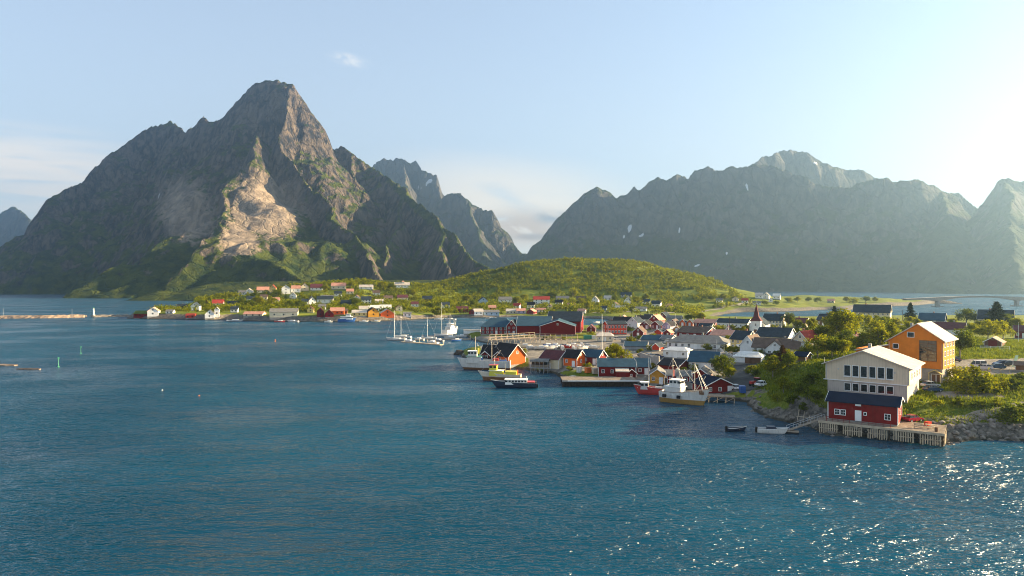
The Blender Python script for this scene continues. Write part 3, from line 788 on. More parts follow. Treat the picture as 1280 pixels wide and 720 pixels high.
    ww, wh = wsize
    if det == 0: ww, wh = ww * 1.15, wh * 1.1
    nf = nf if nf is not None else max(1, int(lx / 3.0))
    fh = (hw - found) / rows
    def faces(nx_, ny_):
        c_, s_ = math.cos(ang), math.sin(ang)
        wx_, wy_ = nx_ * c_ - ny_ * s_, nx_ * s_ + ny_ * c_
        return -(wx_ * ox + wy_ * oy) / math.hypot(ox, oy) > (-0.12 if y > 200 else -0.5)
    for sgn in (-1, 1):
        if not faces(0, sgn): continue
        for r_ in range(rows):
            zz = found + fh * r_ + (fh - wh) * 0.55
            if fh < wh + 0.3: continue
            for i in range(nf):
                xx = -hx + lx * (i + 0.5) / nf
                if door and r_ == 0 and i == nf // 2 and sgn == -1 and det >= 1 and kind == 'eave':
                    put_door(root, xx, -hy, found - 0.2, 0); continue
                put_window(root, xx, sgn * hy, zz, 0 if sgn < 0 else math.pi, ww, wh, det)
    for sgn in (-1, 1):
        if not faces(sgn, 0): continue
        for r_ in range(rows):
            zz = found + fh * r_ + (fh - wh) * 0.55
            if fh < wh + 0.3: continue
            for i in range(ng):
                yy = -hy + ly * (i + 0.5) / ng
                if door and kind == 'gable' and r_ == 0 and i == 0 and sgn == -1 and det >= 1:
                    put_door(root, sgn * hx, yy, found - 0.2, math.pi / 2 * sgn); continue
                put_window(root, sgn * hx, yy, zz, math.pi / 2 * sgn, ww, wh, det)
        if not hip and hr > 2.1:
            put_window(root, sgn * hx, 0, hw + hr * 0.15, math.pi / 2 * sgn, ww * 0.9, min(wh, hr * 0.45), det)
    HOUSES.append((root, cx, py, label, (ox, oy)))
    root['_dim'] = (lx, ly, hw, hr)
    return root

# ------------------------------------------------------------------ landmark buildings by the near shore
random.seed(3)
# red cabin on the quay
cab = house(1034, 1121, 541, 'red wooden cabin with navy roof standing on the plank quay', 'red', 'navy', 'eave', yaw=-35, ey=517, ry=496, depth=7.5, rows=1, nf=0, ng=1, chim=False, door=False, name='quay_cabin', cat='cabin', zbase=2.75, found=0.25, over=0.5, wsize=(0.9, 1.0))
lx, ly, hw, hr = cab['_dim']; hy = ly / 2
for xx in (-lx * 0.365, -lx * 0.275): put_window(cab, xx, -hy, 1.15, 0, 1.05, 1.25)
put_window(cab, lx * 0.36, -hy, 1.05, 0, 1.2, 1.3)
put_window(cab, lx * 0.045, -hy, 1.55, 0, 0.62, 0.72, nx=1, nz=1)
put_door(cab, -lx * 0.055, -hy, 0.28, 0, 1.0, 2.1)
MB().box(-lx * 0.055, -hy - 0.1, hw - 0.62, 1.1, 0.12, 0.42).build('name_board', TRIM, cab)
# beige two-storey hall behind it
bg_x, bg_y, bg_z = place(1085, 503)
bei = thing('gabled_hall', 'large beige two storey building with two rows of six windows behind the red cabin', 'building', (bg_x + 5.5, bg_y + 8.0, 5.6), R(-39))
Wb, Db, hb, rb_ = 17.6, 16.0, 7.5, 3.3
MB().box(0, 0, -2.6, Wb - 0.9, Db - 0.3, 6.3).build('base_storey', pmat('lower_storey_render', (0.47, 0.40, 0.35), 0.85, 0.07, 0.4, 0.2, 6, wave=('X', 0.7), dirt=0.35), bei)
MB().prism([(-Wb / 2, 3.705), (Wb / 2, 3.705), (Wb / 2, hb), (-0.6, hb + rb_), (-Wb / 2, hb)], 'y', -Db / 2, Db / 2).build('wall', WC['beige'], bei)
sl1 = rb_ / (Wb / 2 + 0.6); sl0 = rb_ / (Wb / 2 - 0.6)
MB().prism([(-Wb / 2 - 0.7, hb - sl0 * 0.7 + 0.02), (-0.6, hb + rb_ + 0.02), (Wb / 2 + 0.8, hb - sl1 * 0.8 + 0.02), (Wb / 2 + 0.8, hb - sl1 * 0.8 + 0.22), (-0.6, hb + rb_ + 0.26), (-Wb / 2 - 0.7, hb - sl0 * 0.7 + 0.22)], 'y', -Db / 2 - 0.8, Db / 2 + 0.6).build('roof', RC['pale'], bei)
MB().box(-1.2, 2.0, hb + rb_ - 0.5, 0.7, 0.7, 1.6).build('chimney', CONC, bei)
MB().box(-Wb / 2 - 0.5, -Db / 2 + 1, hb - 0.2, 0.08, 0.08, 1.4).build('vent_pipe', STEEL, bei)
for i in range(6):
    xx = -4.0 + i * 1.78
    put_window(bei, xx, -Db / 2, 4.75, 0, 1.46, 2.65, 2, 1, 1)
    put_window(bei, xx, -Db / 2 + 0.15, 1.35, 0, 1.46, 1.85, 2, 1, 1)
    MB().box(xx, -Db / 2 - 0.1, 4.62, 1.6, 0.22, 0.1).build('sill', TRIM, bei)
for yy in (-5, -1.5, 2, 5.5):
    put_window(bei, Wb / 2, yy, 4.7, math.pi / 2, 1.3, 1.6)
for (xx, zz) in ((-5.9, 6.2), (5.9, 6.2), (-3.2, 3.8)):
    MB().box(xx, -Db / 2 - 0.09, zz, 0.3, 0.16, 0.25).build('wall_lamp', STEEL, bei)
for xx in (-Wb / 2 + 0.25, Wb / 2 - 0.25): MB().tube((xx, -Db / 2 - 0.1, 3.75), (xx, -Db / 2 - 0.1, hb - 0.1), 0.06).build('downpipe', STEEL, bei)
MB().box(-0.4, -Db / 2 - 0.06, 3.62, Wb + 0.05, 0.12, 0.16).build('belt_course', TRIM, bei)
HOUSES.append((bei, 1085, 503, 'beige hall', (bg_x, bg_y)))
# orange tower-like house
ox_, oy_, oz_ = place(1155, 478)
orh = thing('gabled_house', 'tall bright orange house on a stone ground floor with a big dark stair window', 'house', (ox_ + 3.0, oy_ + 6, 6.9), R(-45))
Wo, Do, ho, ro_ = 12.5, 12.0, 10.9, 3.9
MB().box(0, 0, -2.5, Wo - 0.35, Do - 0.35, 6.1).build('base_storey', WC['stone'], orh)
MB().prism([(-Wo / 2, 3.605), (Wo / 2, 3.605), (Wo / 2, ho), (0.6, ho + ro_), (-Wo / 2, ho - 0.7)], 'y', -Do / 2, Do / 2).build('wall', WC['orange'], orh)
rm = MB(); rm.prism([(-Wo / 2 - 0.8, ho - 1.15), (0.6, ho + ro_ + 0.03), (Wo / 2 + 0.7, ho - 0.45), (Wo / 2 + 0.7, ho - 0.22), (0.6, ho + ro_ + 0.27), (-Wo / 2 - 0.8, ho - 0.92)], 'y', -Do / 2 - 0.7, Do / 2 + 0.6)
ror = rm.build('roof', RC['pale'], orh)
MB().box(-2.6, 1.0, ho + 1.6, 0.6, 0.6, 2.2).build('chimney', CONC, ror)
MB().box(-Wo / 2 - 4.5, 1.5, -2, 9.0, 9.0, 9.4).build('side_wing', WC['orange'], orh)
MB().prism([(-Wo / 2 - 9.4, 6.75), (-Wo / 2 - 0.02, 8.85), (-Wo / 2 - 0.02, 9.05), (-Wo / 2 - 9.4, 6.95)], 'y', -3.6, 6.6).build('wing_roof', RC['pale'], orh)
MB().prism([(-Wo / 2 - 8.98, 6.3), (-Wo / 2 - 0.04, 6.3), (-Wo / 2 - 0.04, 8.8), (-Wo / 2 - 8.98, 6.78)], 'y', -2.98, 5.98).build('wing_gable', WC['orange'], orh)
big = MB(); big.box(2.9, -Do / 2 - 0.03, 5.5, 3.7, 0.08, 5.2)
bw = big.build('stair_window', GLASS, orh)
fr = MB()
for i in range(7): fr.box(2.9, -Do / 2 - 0.09, 5.45 + i * 0.86, 3.8, 0.08, 0.09, 0)
for sx in (-1.9, 0, 1.9): fr.box(2.9 + sx, -Do / 2 - 0.085, 5.45, 0.1, 0.09, 5.25)
fr.build('glazing_bars', WC['brown'], bw)
put_window(orh, -1.0, -Do / 2, 11.3, 0, 1.7, 1.4, nx=1, nz=1)
put_window(orh, -4.5, -Do / 2, 8.2, 0, 1.4, 1.3, nx=1, nz=1)
put_window(orh, -Wo / 2 - 3.5, -2.98, 6.9 - 1.0, 0, 1.3, 1.3, nx=1, nz=1)
po = MB(); po.prism([(3.1, 2.45), (4.6, 3.3), (6.1, 2.45), (6.1, 2.6), (4.6, 3.5), (3.1, 2.6)], 'y', -Do / 2 - 1.1, -Do / 2 + 0.2)
for xx in (3.35, 5.85): po.box(xx, -Do / 2 - 0.95, -0.1, 0.16, 0.16, 2.6)
po.build('porch', WC['yellow'], orh)
put_door(orh, 4.2, -Do / 2 + 0.17, 0.05, 0, 0.95, 2.15, WC['brown']); put_door(orh, 5.2, -Do / 2 + 0.17, 0.05, 0, 0.95, 2.15, WC['brown'])
for r_ in range(3):
    for yy in (-4.2, -1.4, 1.4, 4.2): put_window(orh, Wo / 2, yy, 4.4 + r_ * 2.3, math.pi / 2, 1.4, 1.35)
for xx in (-Wo / 2 + 0.2, Wo / 2 - 0.2): MB().tube((xx, -Do / 2 - 0.08, 0.2), (xx, -Do / 2 - 0.08, ho - 0.9), 0.06).build('downpipe', STEEL, orh)
HOUSES.append((orh, 1155, 478, 'orange house', (ox_, oy_)))

# the wooden quay in front of the cabin
def quay(p0, p1, width, zt, name, label, cat, mat_face, step, pr, parts=True, deckmat=WOOD, slat=0.0):
    (xa, ya), (xb, yb) = p0, p1
    L = math.hypot(xb - xa, yb - ya); ang = math.atan2(yb - ya, xb - xa)
    root = thing(name, label, cat, (xa, ya, 0), ang)
    MB().box(L / 2, width / 2, zt - 0.22, L, width, 0.22).build('deck', deckmat, root)
    MB().box(L / 2, 0.06 - 0.10, zt - 0.45, L + 0.2, 0.18, 0.5).build('edge_beam', RAW if slat else mat_face, root)
    n = int(L / step)
    pm = MB().tube((0, 0, -3), (0, 0, zt - 0.23), pr, pr * 0.9, 7).mesh('pile', DWOOD)
    for i in range(n + 1):
        link('pile', pm, root, (0.25 + (L - 0.5) * i / n + random.uniform(-.12, .12), 0.4, 0)).rotation_euler = (random.uniform(-.02, .02), random.uniform(-.03, .03), 0)
        if i % 2 == 0: link('pile', pm, root, (0.25 + (L - 0.5) * i / n, width - 0.6, 0))
    if slat:
        m_ = int(L / slat); sm = MB()
        for i in range(m_):
            if i % 11 not in (9, 10):
                sm.box((i + 0.5) * L / m_, -0.12, 0.15 + 0.28 * random.random(), slat * random.uniform(0.44, 0.58), 0.07, zt - 0.8)
            elif sm.v: sm.box((i - 4.4) * L / m_, -0.07, 1.2, 9 * L / m_, 0.05, 0.14).build('fender_planks', RAW, root); sm = MB()
        if sm.v: sm.box(L - 1.5, -0.07, 1.2, 2.8, 0.05, 0.14).build('fender_planks', RAW, root)
        sm = MB(); m_ = int(width / slat)
        for i in range(m_): sm.box(L + 0.05, (i + 0.5) * width / m_, 0.3, 0.07, slat * 0.52, zt - 0.8)
        sm.build('fender_planks', RAW, root)
    return root, L, ang
c_ = math.cos(R(-24)); s_ = math.sin(R(-24))
cx_, cy_ = cab.location.x, cab.location.y
def loc2(o, u, v):
    a = o.rotation_euler.z; return (o.location.x + u * math.cos(a) - v * math.sin(a), o.location.y + u * math.sin(a) + v * math.cos(a))
qa = loc2(cab, -lx / 2 - 1.4, -hy - 2.6); qb = loc2(cab, lx / 2 + 8.2, -hy - 2.6)
qr, qL, qang = quay(qa, qb, 9.6, 2.72, 'wooden_quay', 'planked wooden quay on dark piles under the red cabin', 'quay', WOOD, 1.8, 0.17, slat=0.42)
for (a, b) in ((1.5, 6.0), (8.3, 13.5)):
    rl = MB(); n = 4
    for i in range(n + 1): rl.box(a + (b - a) * i / n, 0.25, 2.72, 0.08, 0.08, 1.0)
    rl.box((a + b) / 2, 0.25, 3.66, b - a, 0.06, 0.09); rl.box((a + b) / 2, 0.25, 3.2, b - a, 0.05, 0.07)
    rl.build('railing', WC['red'], qr)
for u in (4.4, 9.1, 13.7, 18.3):
    m = MB()
    for k in range(10):
        a0, a1 = math.tau * k / 10, math.tau * (k + 1) / 10
        m.tube((u + 0.3 * math.cos(a0), -0.3, 1.5 + 0.3 * math.sin(a0)), (u + 0.3 * math.cos(a1), -0.3, 1.5 + 0.3 * math.sin(a1)), 0.11, n=6, cap=False)
    m.build('tyre_fender', DARK, qr)
def atq(u, v): return (qa[0] + u * math.cos(qang) - v * math.sin(qang), qa[1] + u * math.sin(qang) + v * math.cos(qang))
# furniture on the sunny end of the quay
def bench(loc, rz, label, mat):
    b = thing('garden_bench', label, 'bench', loc, rz)
    m = MB()
    for i in range(4): m.box(0, -0.2 + i * 0.13, 0.43, 1.5, 0.11, 0.04)
    m.build('seat', mat, b)
    m = MB()
    for i in range(3): m.box(0, 0.30 + i * 0.02, 0.55 + i * 0.15, 1.5, 0.04, 0.11)
    m.build('backrest', mat, b)
    for sx in (-0.65, 0.65): 
        MB().box(sx, -0.18, 0, 0.07, 0.07, 0.43).build('leg', mat, b); MB().box(sx, 0.27, 0, 0.07, 0.07, 0.95).build('leg', mat, b)
    return b
x, y = atq(18.2, 3.0); bench((x, y, 2.725), qang + 0.1, 'wooden bench on the quay beside the red cabin', RAW)
tb = thing('picnic_table', 'wooden picnic table on the sunny end of the quay', 'table', (*atq(20.2, 4.6), 2.725), qang)
m = MB()
for i in range(5): m.box(0, -0.32 + i * 0.16, 0.72, 1.8, 0.14, 0.04)
m.build('tabletop', RAW, tb)
for sy in (-0.72, 0.72): MB().box(0, sy, 0.43, 1.8, 0.26, 0.04).build('seat', RAW, tb)
for sx in (-0.65, 0.65):
    MB().tube((sx, -0.7, 0), (sx, -0.2, 0.72), 0.05).tube((sx, 0.7, 0), (sx, 0.2, 0.72), 0.05).box(sx, 0, 0.38, 0.06, 1.5, 0.05).build('leg', RAW, tb)
bc = MB(); 
rr_ = [0.26, 0.31, 0.33, 0.31, 0.26]
for i in range(4): bc.tube((0, 0, 0.22 * i), (0, 0, 0.22 * (i + 1)), rr_[i], rr_[i + 1], 12)
b_ = bc.build('barrel', WC['brown'], None, (*atq(21.4, 1.3), 2.725)); tag(b_, 'brown wooden barrel standing at the outer corner of the quay', 'barrel')
fb = MB().box(0, 0, 0, 1.2, 0.8, 0.75).box(0, 0, 0.75, 1.26, 0.86, 0.06); o = fb.build('fish_crate', WC['bred'], None, (*atq(19.6, 7.4), 2.725), 0.4); tag(o, 'red fish crate at the back of the sunny quay end', 'crate')
# gangway to the floating boats, steps at the left of the quay
g0 = atq(0.2, 3.5); g1 = P0(985, 541)
gw = thing('gangway', 'narrow wooden gangway leading down from the quay to the moored motorboat', 'gangway', (g0[0], g0[1], 0), math.atan2(g1[1] - g0[1], g1[0] - g0[0]))
GL = math.hypot(g1[0] - g0[0], g1[1] - g0[1])
MB().add([(0, -0.5, 2.6), (GL, -0.5, 0.5), (GL, 0.5, 0.5), (0, 0.5, 2.6), (0, -0.5, 2.7), (GL, -0.5, 0.6), (GL, 0.5, 0.6), (0, 0.5, 2.7)], [(0, 3, 2, 1), (4, 5, 6, 7), (0, 1, 5, 4), (1, 2, 6, 5), (2, 3, 7, 6), (3, 0, 4, 7)]).build('walkway', WOOD, gw)
for sy in (-0.5, 0.5):
    m = MB().tube((0, sy, 3.6), (GL, sy, 1.5), 0.035)
    for i in range(6): f_ = i / 5; m.tube((GL * f_, sy, 2.7 - 2.1 * f_), (GL * f_, sy, 3.6 - 2.1 * f_), 0.03)
    m.build('railing', STEEL, gw)
fx_, fy_ = g1
fl = thing('floating_pontoon', 'small grey floating pontoon beside the moored motorboat', 'pontoon', (fx_, fy_, 0), R(-20))
MB().box(0, 0, -0.25, 4.2, 1.9, 0.6).build('float', DARK, fl); MB().box(0, 0, 0.352, 4.3, 2.0, 0.12).build('deck', WOOD, fl)
# slatted deck and frame on the rocks left of the quay
x, y, z = place(1012, 522)
rk_ = thing('boat_cradle', 'timber boat cradle frame on the rocks left of the quay', 'boat cradle', (x, y, z), R(-30))
m = MB()
for i in range(5): m.tube((-2.4 + i * 1.2, -1.5, -1), (-2.4 + i * 1.2, 1.8, 1.1), 0.07)
for v in (-1.2, 1.6): m.tube((-2.6, v, 0.2 + v * 0.3), (2.6, v, 0.2 + v * 0.3), 0.08)
m.build('rails', RAW, rk_)
for sx in (-2.0, 2.0): MB().box(sx, 1.2, -1.4, 0.16, 0.16, 2.4).build('leg', DWOOD, rk_)

# ------------------------------------------------------------------ village on the peninsula
Y3 = -33
random.seed(5)
V = [
 # (px0, px1, foot row, eaves row, ridge row, label, wall, roof, kind, yaw, extra)
 # harbour front
 (636, 657, 457.5, 445, 431.5, 'bright orange red boathouse gable with black roof behind the moored boats', 'ored', 'black', 'gable', 38, dict(depth=11, rows=1, ng=0, nf=3, chim=False, name='boathouse', cat='boathouse')),
 (675, 698, 463, 449, 438, 'cream warehouse with maroon roof standing on stilts over the water', 'cream', 'maroon', 'eave', -40, dict(depth=7.5, rows=1, nf=1, ng=1, chim=False, name='boathouse', cat='boathouse')),
 (704, 721, 459.5, 446.5, 437.5, 'orange walled cabin with black roof between two gabled harbour houses', 'ored', 'black', 'eave', -38, dict(rows=1, nf=2, ng=1, chim=False, name='cabin', cat='cabin')),
 (727, 748, 456.5, 445.5, 437, 'dark red cabin with blue grey roof and one white window by the harbour', 'dred', 'blue', 'eave', -38, dict(rows=1, nf=2, ng=1, chim=False, name='cabin', cat='cabin')),
 (748, 794, 474.5, 459.5, 448.5, 'long red quay warehouse with blue grey roof and two small windows', 'red', 'blue', 'eave', -6, dict(depth=10, rows=1, nf=4, ng=1, door=False, chim=True, name='quay_warehouse', cat='warehouse')),
 (796, 812, 470, 458.5, 448.5, 'small red lean building with blue grey roof joined behind the quay warehouse', 'dred', 'blue', 'eave', -6, dict(depth=7, rows=1, nf=2, ng=1, chim=False, name='shed', cat='shed')),
 (783, 795, 474, 467.5, 462.5, 'tiny red gabled shed on the concrete quay', 'red', 'black', 'gable', 15, dict(depth=4, rows=1, ng=1, nf=1, chim=False, door=False, name='shed', cat='shed', wsize=(.8, .8))),
 (823, 848, 463.5, 457, 449, 'dark red boathouse with black roof above the ochre one', 'dred', 'black', 'eave', -25, dict(depth=9, rows=1, nf=2, chim=False, name='boathouse', cat='boathouse')),
 (812, 831, 483, 470, 463.5, 'ochre yellow gabled boathouse with grey roof behind the red fishing boat', 'ochre', 'grey', 'gable', -14, dict(depth=9, rows=1, ng=2, nf=3, chim=False, name='boathouse', cat='boathouse')),
 (834, 862, 481, 470, 463, 'low red boathouse with grey roof behind the white trawler', 'red', 'grey', 'eave', -14, dict(depth=7, rows=1, nf=3, ng=1, chim=False, name='boathouse', cat='boathouse')),
 (866, 885, 477, 468, 461.5, 'plain crimson gabled boathouse beyond the white trawler', 'red', 'grey', 'gable', -25, dict(depth=8, rows=1, ng=0, nf=2, chim=False, door=False, name='boathouse', cat='boathouse')),
 (882, 918, 494, 482.5, 473.5, 'red boathouse with wide gable and blue roof at the head of the slipway', 'red', 'navy', 'gable', 12, dict(depth=8, rows=1, ng=3, nf=2, chim=False, door=True, name='boathouse', cat='boathouse')),
 # centre
 (861, 896, 462.5, 452, 439.5, 'white low house with blue grey sheet roof above the white trawler', 'white', 'blue', 'eave', -10, dict(depth=9, rows=1, nf=3, chim=False)),
 (833, 905, 437.5, 428.5, 420.5, 'large white hall with hipped grey brown roof in the village centre', 'white', 'grey', 'eave', -14, dict(depth=15, rows=1, nf=9, hip=0.35, name='village_hall', cat='building', wsize=(1.1, 1.3))),
 (829, 859, 448.5, 438, 436.5, 'low white flat roofed annex below the hipped hall', 'white', 'white', 'eave', -14, dict(depth=6, rows=1, nf=3, hip=0.4, chim=False, name='annex', cat='building')),
 (846, 882, 424, 416, 408.5, 'red house under a broad brown roof behind the hipped hall', 'red', 'brown', 'eave', -25, dict(depth=13, rows=1, nf=4, ng=2)),
 (888, 918, 426, 419.5, 412.5, 'white house with salmon roof between the hipped hall and the long dark roofed house', 'white', 'salmon', 'eave', -20, dict(depth=11, rows=1, nf=4)),
 (913, 932, 438, 424, 413.5, 'cream yellow two storey house with blue grey roof and a sunlit gable', 'yellow', 'slate', 'eave', -48, dict(depth=9, rows=2, nf=3)),
 (925, 944, 442, 431.5, 419.5, 'white gabled house with three windows next to the cream yellow house', 'white', 'brown', 'gable', -20, dict(depth=11, rows=2, ng=2)),
 (917, 951, 455.5, 446, 444.5, 'white garage block with dark doors and terrace roof at the bend of the road', 'white', 'white', 'eave', -12, dict(depth=8, rows=1, nf=0, ng=0, hip=0.35, chim=False, door=False, name='garage', cat='garage', wsize=(1., 1.))),
 (940, 998, 443, 435, 423, 'white house with wide brown grey roof and a dormer gable above the dark spruce', 'white', 'brown', 'eave', -14, dict(depth=12, rows=1, nf=7, ng=2)),
 (944, 984, 431, 421, 409.5, 'large white house with slate roof between the church tower and the red tiled house', 'white', 'slate', 'eave', -22, dict(depth=13, rows=1, nf=5)),
 (991, 1009, 438, 424.5, 414.5, 'cream house with bright red tiled roof and a sunlit gable', 'cream', 'redt', 'gable', -48, dict(depth=10, rows=2, ng=2, nf=3)),
 (896, 934, 411.5, 403.5, 398.5, 'long white house with dark roof beyond the church tower and near the far water', 'white', 'slate', 'eave', Y3, dict(depth=9, rows=1, nf=7, ng=1)),
 (867, 894, 410, 403.5, 399, 'long dark red house with salmon roof before the pale far shore', 'dred', 'salmon', 'eave', -22, dict(depth=9, rows=1, nf=5, ng=1)),
 (874, 889, 413, 407.5, 404.5, 'small grey shed in front of the long dark red house', 'grey', 'slate', 'eave', -15, dict(depth=5, rows=1, nf=2, ng=1, chim=False, name='shed', cat='shed')),
 (953, 977, 409.5, 400.5, 392.5, 'cream three storey house with slate roof straight behind the church tower', 'cream', 'slate', 'eave', Y3, dict(depth=11, rows=2, nf=6, ng=2)),
 (991, 1007, 410, 403.5, 397.5, 'small house with maroon roof east of the church before the bright water', 'cream', 'maroon', 'eave', -38, dict(depth=8, rows=1, nf=3, ng=1)),
 (1066, 1112, 400, 390.5, 381, 'very large cream house with navy slate roof standing highest by the far water', 'cream', 'slate', 'eave', Y3, dict(depth=13, rows=2, nf=8, ng=2)),
 (1051, 1086, 405, 400, 394.5, 'long low white house with blue slate roof among the birches', 'white', 'slate', 'eave', Y3, dict(depth=9, rows=1, nf=6, ng=1)),
 (1021, 1037, 408, 400, 392.5, 'brown house with slate roof beside the dark pine on the ridge', 'brown', 'slate', 'eave', -30, dict(depth=9, rows=1, nf=3, ng=1)),
 (1058, 1076, 432, 426, 419.5, 'maroon roofed cottage nearly hidden in the birches behind the beige hall', 'dred', 'maroon', 'gable', -40, dict(depth=8, rows=1, ng=1, nf=2)),
 (1012, 1026, 428, 421, 416, 'grey blue cottage half hidden by round birches', 'grey', 'slate', 'gable', -30, dict(depth=7, rows=1, ng=1, nf=2)),
 (993, 1007, 453, 449, 443.5, 'low shed with navy roof on the grassy slope', 'brown', 'navy', 'eave', -40, dict(depth=5, rows=1, nf=1, ng=0, chim=False, door=False, name='shed', cat='shed')),
 # east side
 (1148, 1180, 406, 400, 391.5, 'house with broad blue slate roof beyond the orange house', 'grey', 'blue', 'eave', -38, dict(depth=11, rows=1, nf=4)),
 (1166, 1206, 420, 411.5, 403, 'house with long maroon roof directly behind the orange house', 'white', 'maroon', 'eave', -35, dict(depth=10, rows=1, nf=6)),
 (1222, 1266, 407, 398.5, 387.5, 'large cream house with blue slate roof behind the great spruce', 'cream', 'slate', 'eave', -38, dict(depth=12, rows=1, nf=6, ng=2)),
 (1230, 1252, 434, 427.5, 422, 'small brown garage with salmon roof on the sunny lawn', 'brown', 'salmon', 'gable', -28, dict(depth=6, rows=1, ng=0, nf=1, chim=False, door=False, name='garage', cat='garage')),
 (1269, 1284, 465, 458, 455, 'dark timber shed with flat brown roof at the edge of the car park', 'brown', 'brown', 'eave', -20, dict(depth=4, rows=1, nf=0, ng=0, chim=False, door=False, name='shed', cat='shed')),
 (1268, 1292, 424, 414, 407, 'maroon house at the far end of the lawn', 'dred', 'maroon', 'eave', -20, dict(depth=8, rows=1, nf=3, ng=1)),
 # fish plant on the spit
 (601, 640, 418.5, 408.5, 397, 'red brick fish plant wing with hipped blue roof and two window rows', 'red', 'blue', 'eave', -6, dict(depth=22, rows=2, nf=7, hip=0.5, chim=False, name='fish_plant', cat='warehouse', wsize=(1.3, 1.5))),
 (633.5, 645, 419, 407.5, 397.5, 'narrow red cross gable of the fish plant with white bargeboards', 'red', 'slate', 'gable', -8, dict(depth=14, rows=2, ng=2, nf=2, chim=False, name='fish_plant', cat='warehouse', wsize=(1.1, 1.3))),
 (645.5, 688, 419, 407.5, 396.5, 'long plain red fish plant hall with low blue roof', 'red', 'blue', 'eave', -6, dict(depth=26, rows=1, nf=0, ng=0, chim=False, door=False, name='fish_plant', cat='warehouse')),
 (675, 719, 420, 408, 401, 'dark red fish plant hall with wide gable edged in white', 'red', 'blue', 'gable', -6, dict(depth=24, rows=1, nf=0, ng=0, chim=False, door=False, name='fish_plant', cat='warehouse')),
 (684, 726, 416, 401.5, 389.5, 'tallest red fish plant hall with black roof rising behind the others', 'red', 'slate', 'eave', -10, dict(depth=20, rows=1, nf=0, ng=0, chim=False, door=False, name='fish_plant', cat='warehouse')),
 # old village centre behind the harbour
 (760, 783.5, 419, 405.5, 402.5, 'bright red two storey house with two rows of white windows', 'bred', 'slate', 'eave', 8, dict(depth=9, rows=2, nf=6, ng=2, door=False, wsize=(1.2, 1.5))),
 (766, 788, 411, 402, 396, 'black roofed house behind the bright red two storey house', 'cream', 'black', 'eave', -20, dict(depth=9, rows=1, nf=4)),
 (784, 797, 411, 403, 397, 'white gabled house with slate roof beside the bright red house', 'white', 'slate', 'gable', -35, dict(depth=9, rows=1, ng=2)),
 (794, 813, 404, 398.5, 394.5, 'house with dark roof behind the white gabled house', 'grey', 'black', 'eave', -15, dict(depth=8, rows=1, nf=4)),
 (811, 824, 407, 400, 394, 'small red gabled house with salmon sunlit roof', 'red', 'salmon', 'gable', -35, dict(depth=9, rows=1, ng=2)),
 (823, 833, 401, 395.5, 390.5, 'dark red house at the back of the old rows by the isthmus', 'dred', 'slate', 'gable', -20, dict(depth=8, rows=1, ng=1)),
 (833, 851, 402.5, 398, 394.5, 'long grey roofed boat store near the isthmus road', 'grey', 'grey', 'eave', -10, dict(depth=7, rows=1, nf=4, chim=False, name='boat_store', cat='building')),
 (800, 811, 412, 406, 401.5, 'dark red cabin with white corner boards under a black roof', 'dred', 'black', 'gable', -20, dict(depth=7, rows=1, ng=2, chim=False, name='cabin', cat='cabin')),
 (814, 824, 412, 406, 401.5, 'dark red cabin with slate roof beside a lilac gabled cabin', 'dred', 'slate', 'gable', -22, dict(depth=7, rows=1, ng=2, chim=False, name='cabin', cat='cabin')),
 (828, 838, 412, 407, 402.5, 'lilac gabled cabin with dark roof in the old row', 'lilac', 'black', 'gable', -25, dict(depth=8, rows=1, ng=2, chim=False, name='cabin', cat='cabin')),
 (837, 845, 409, 403.5, 399.5, 'narrow red cabin with white bargeboards in the old row', 'red', 'brown', 'gable', -15, dict(depth=7, rows=1, ng=1, chim=False, name='cabin', cat='cabin')),
 (849, 857, 408.5, 403.5, 399.5, 'orange red cabin second from the end of the old row', 'ored', 'slate', 'gable', -12, dict(depth=6, rows=1, ng=1, chim=False, name='cabin', cat='cabin')),
 (858, 866, 408.5, 403.5, 399.5, 'orange red cabin at the very end of the old row', 'ored', 'slate', 'gable', -12, dict(depth=6, rows=1, ng=1, chim=False, name='cabin', cat='cabin')),
 (791, 804, 422, 415, 409, 'dark red gabled cabin under a wide brown roof above the low wall', 'dred', 'brown', 'gable', -20, dict(depth=10, rows=1, ng=1, chim=False, name='cabin', cat='cabin')),
 (818, 827, 419, 414.5, 411.5, 'little bright red cabin in the middle of the gravel yard', 'bred', 'slate', 'gable', -15, dict(depth=5, rows=1, ng=1, chim=False, name='cabin', cat='cabin')),
 (829, 838, 420, 416, 412.5, 'little dark red cabin on the gravel yard near the broad brown roof', 'dred', 'salmon', 'gable', -15, dict(depth=5, rows=1, ng=1, chim=False, name='cabin', cat='cabin')),
 (733.5, 744, 415.5, 410.5, 406, 'small maroon boathouse at the edge of the inner bay', 'dred', 'maroon', 'gable', -10, dict(depth=7, rows=1, ng=1, chim=False, door=False, name='boathouse', cat='boathouse')),
 (746, 766, 427.5, 420, 417.5, 'low pale concrete store below the bright red house', 'cream', 'pale', 'eave', -8, dict(depth=8, rows=1, nf=3, ng=1, hip=0.35, chim=False, name='store', cat='building')),
 (801, 830, 430, 426.5, 421.5, 'wide low house with blue roof above another blue roof', 'grey', 'blue', 'eave', -14, dict(depth=9, rows=1, nf=4, chim=False)),
 (781, 808, 438, 433.5, 428.5, 'low house with blue roof behind the bright green bush', 'grey', 'blue', 'eave', -14, dict(depth=8, rows=1, nf=4, chim=False)),
 (815, 824, 439, 433.5, 429.5, 'tiny crimson house tucked beside the hipped hall', 'bred', 'slate', 'gable', -15, dict(depth=6, rows=1, ng=1, chim=False, name='cabin', cat='cabin')),
 (826, 838, 430, 424, 419, 'grey green roofed white house in front of the broad brown roof', 'white', 'grey', 'eave', -20, dict(depth=7, rows=1, nf=2, chim=True)),
]
VH = {}
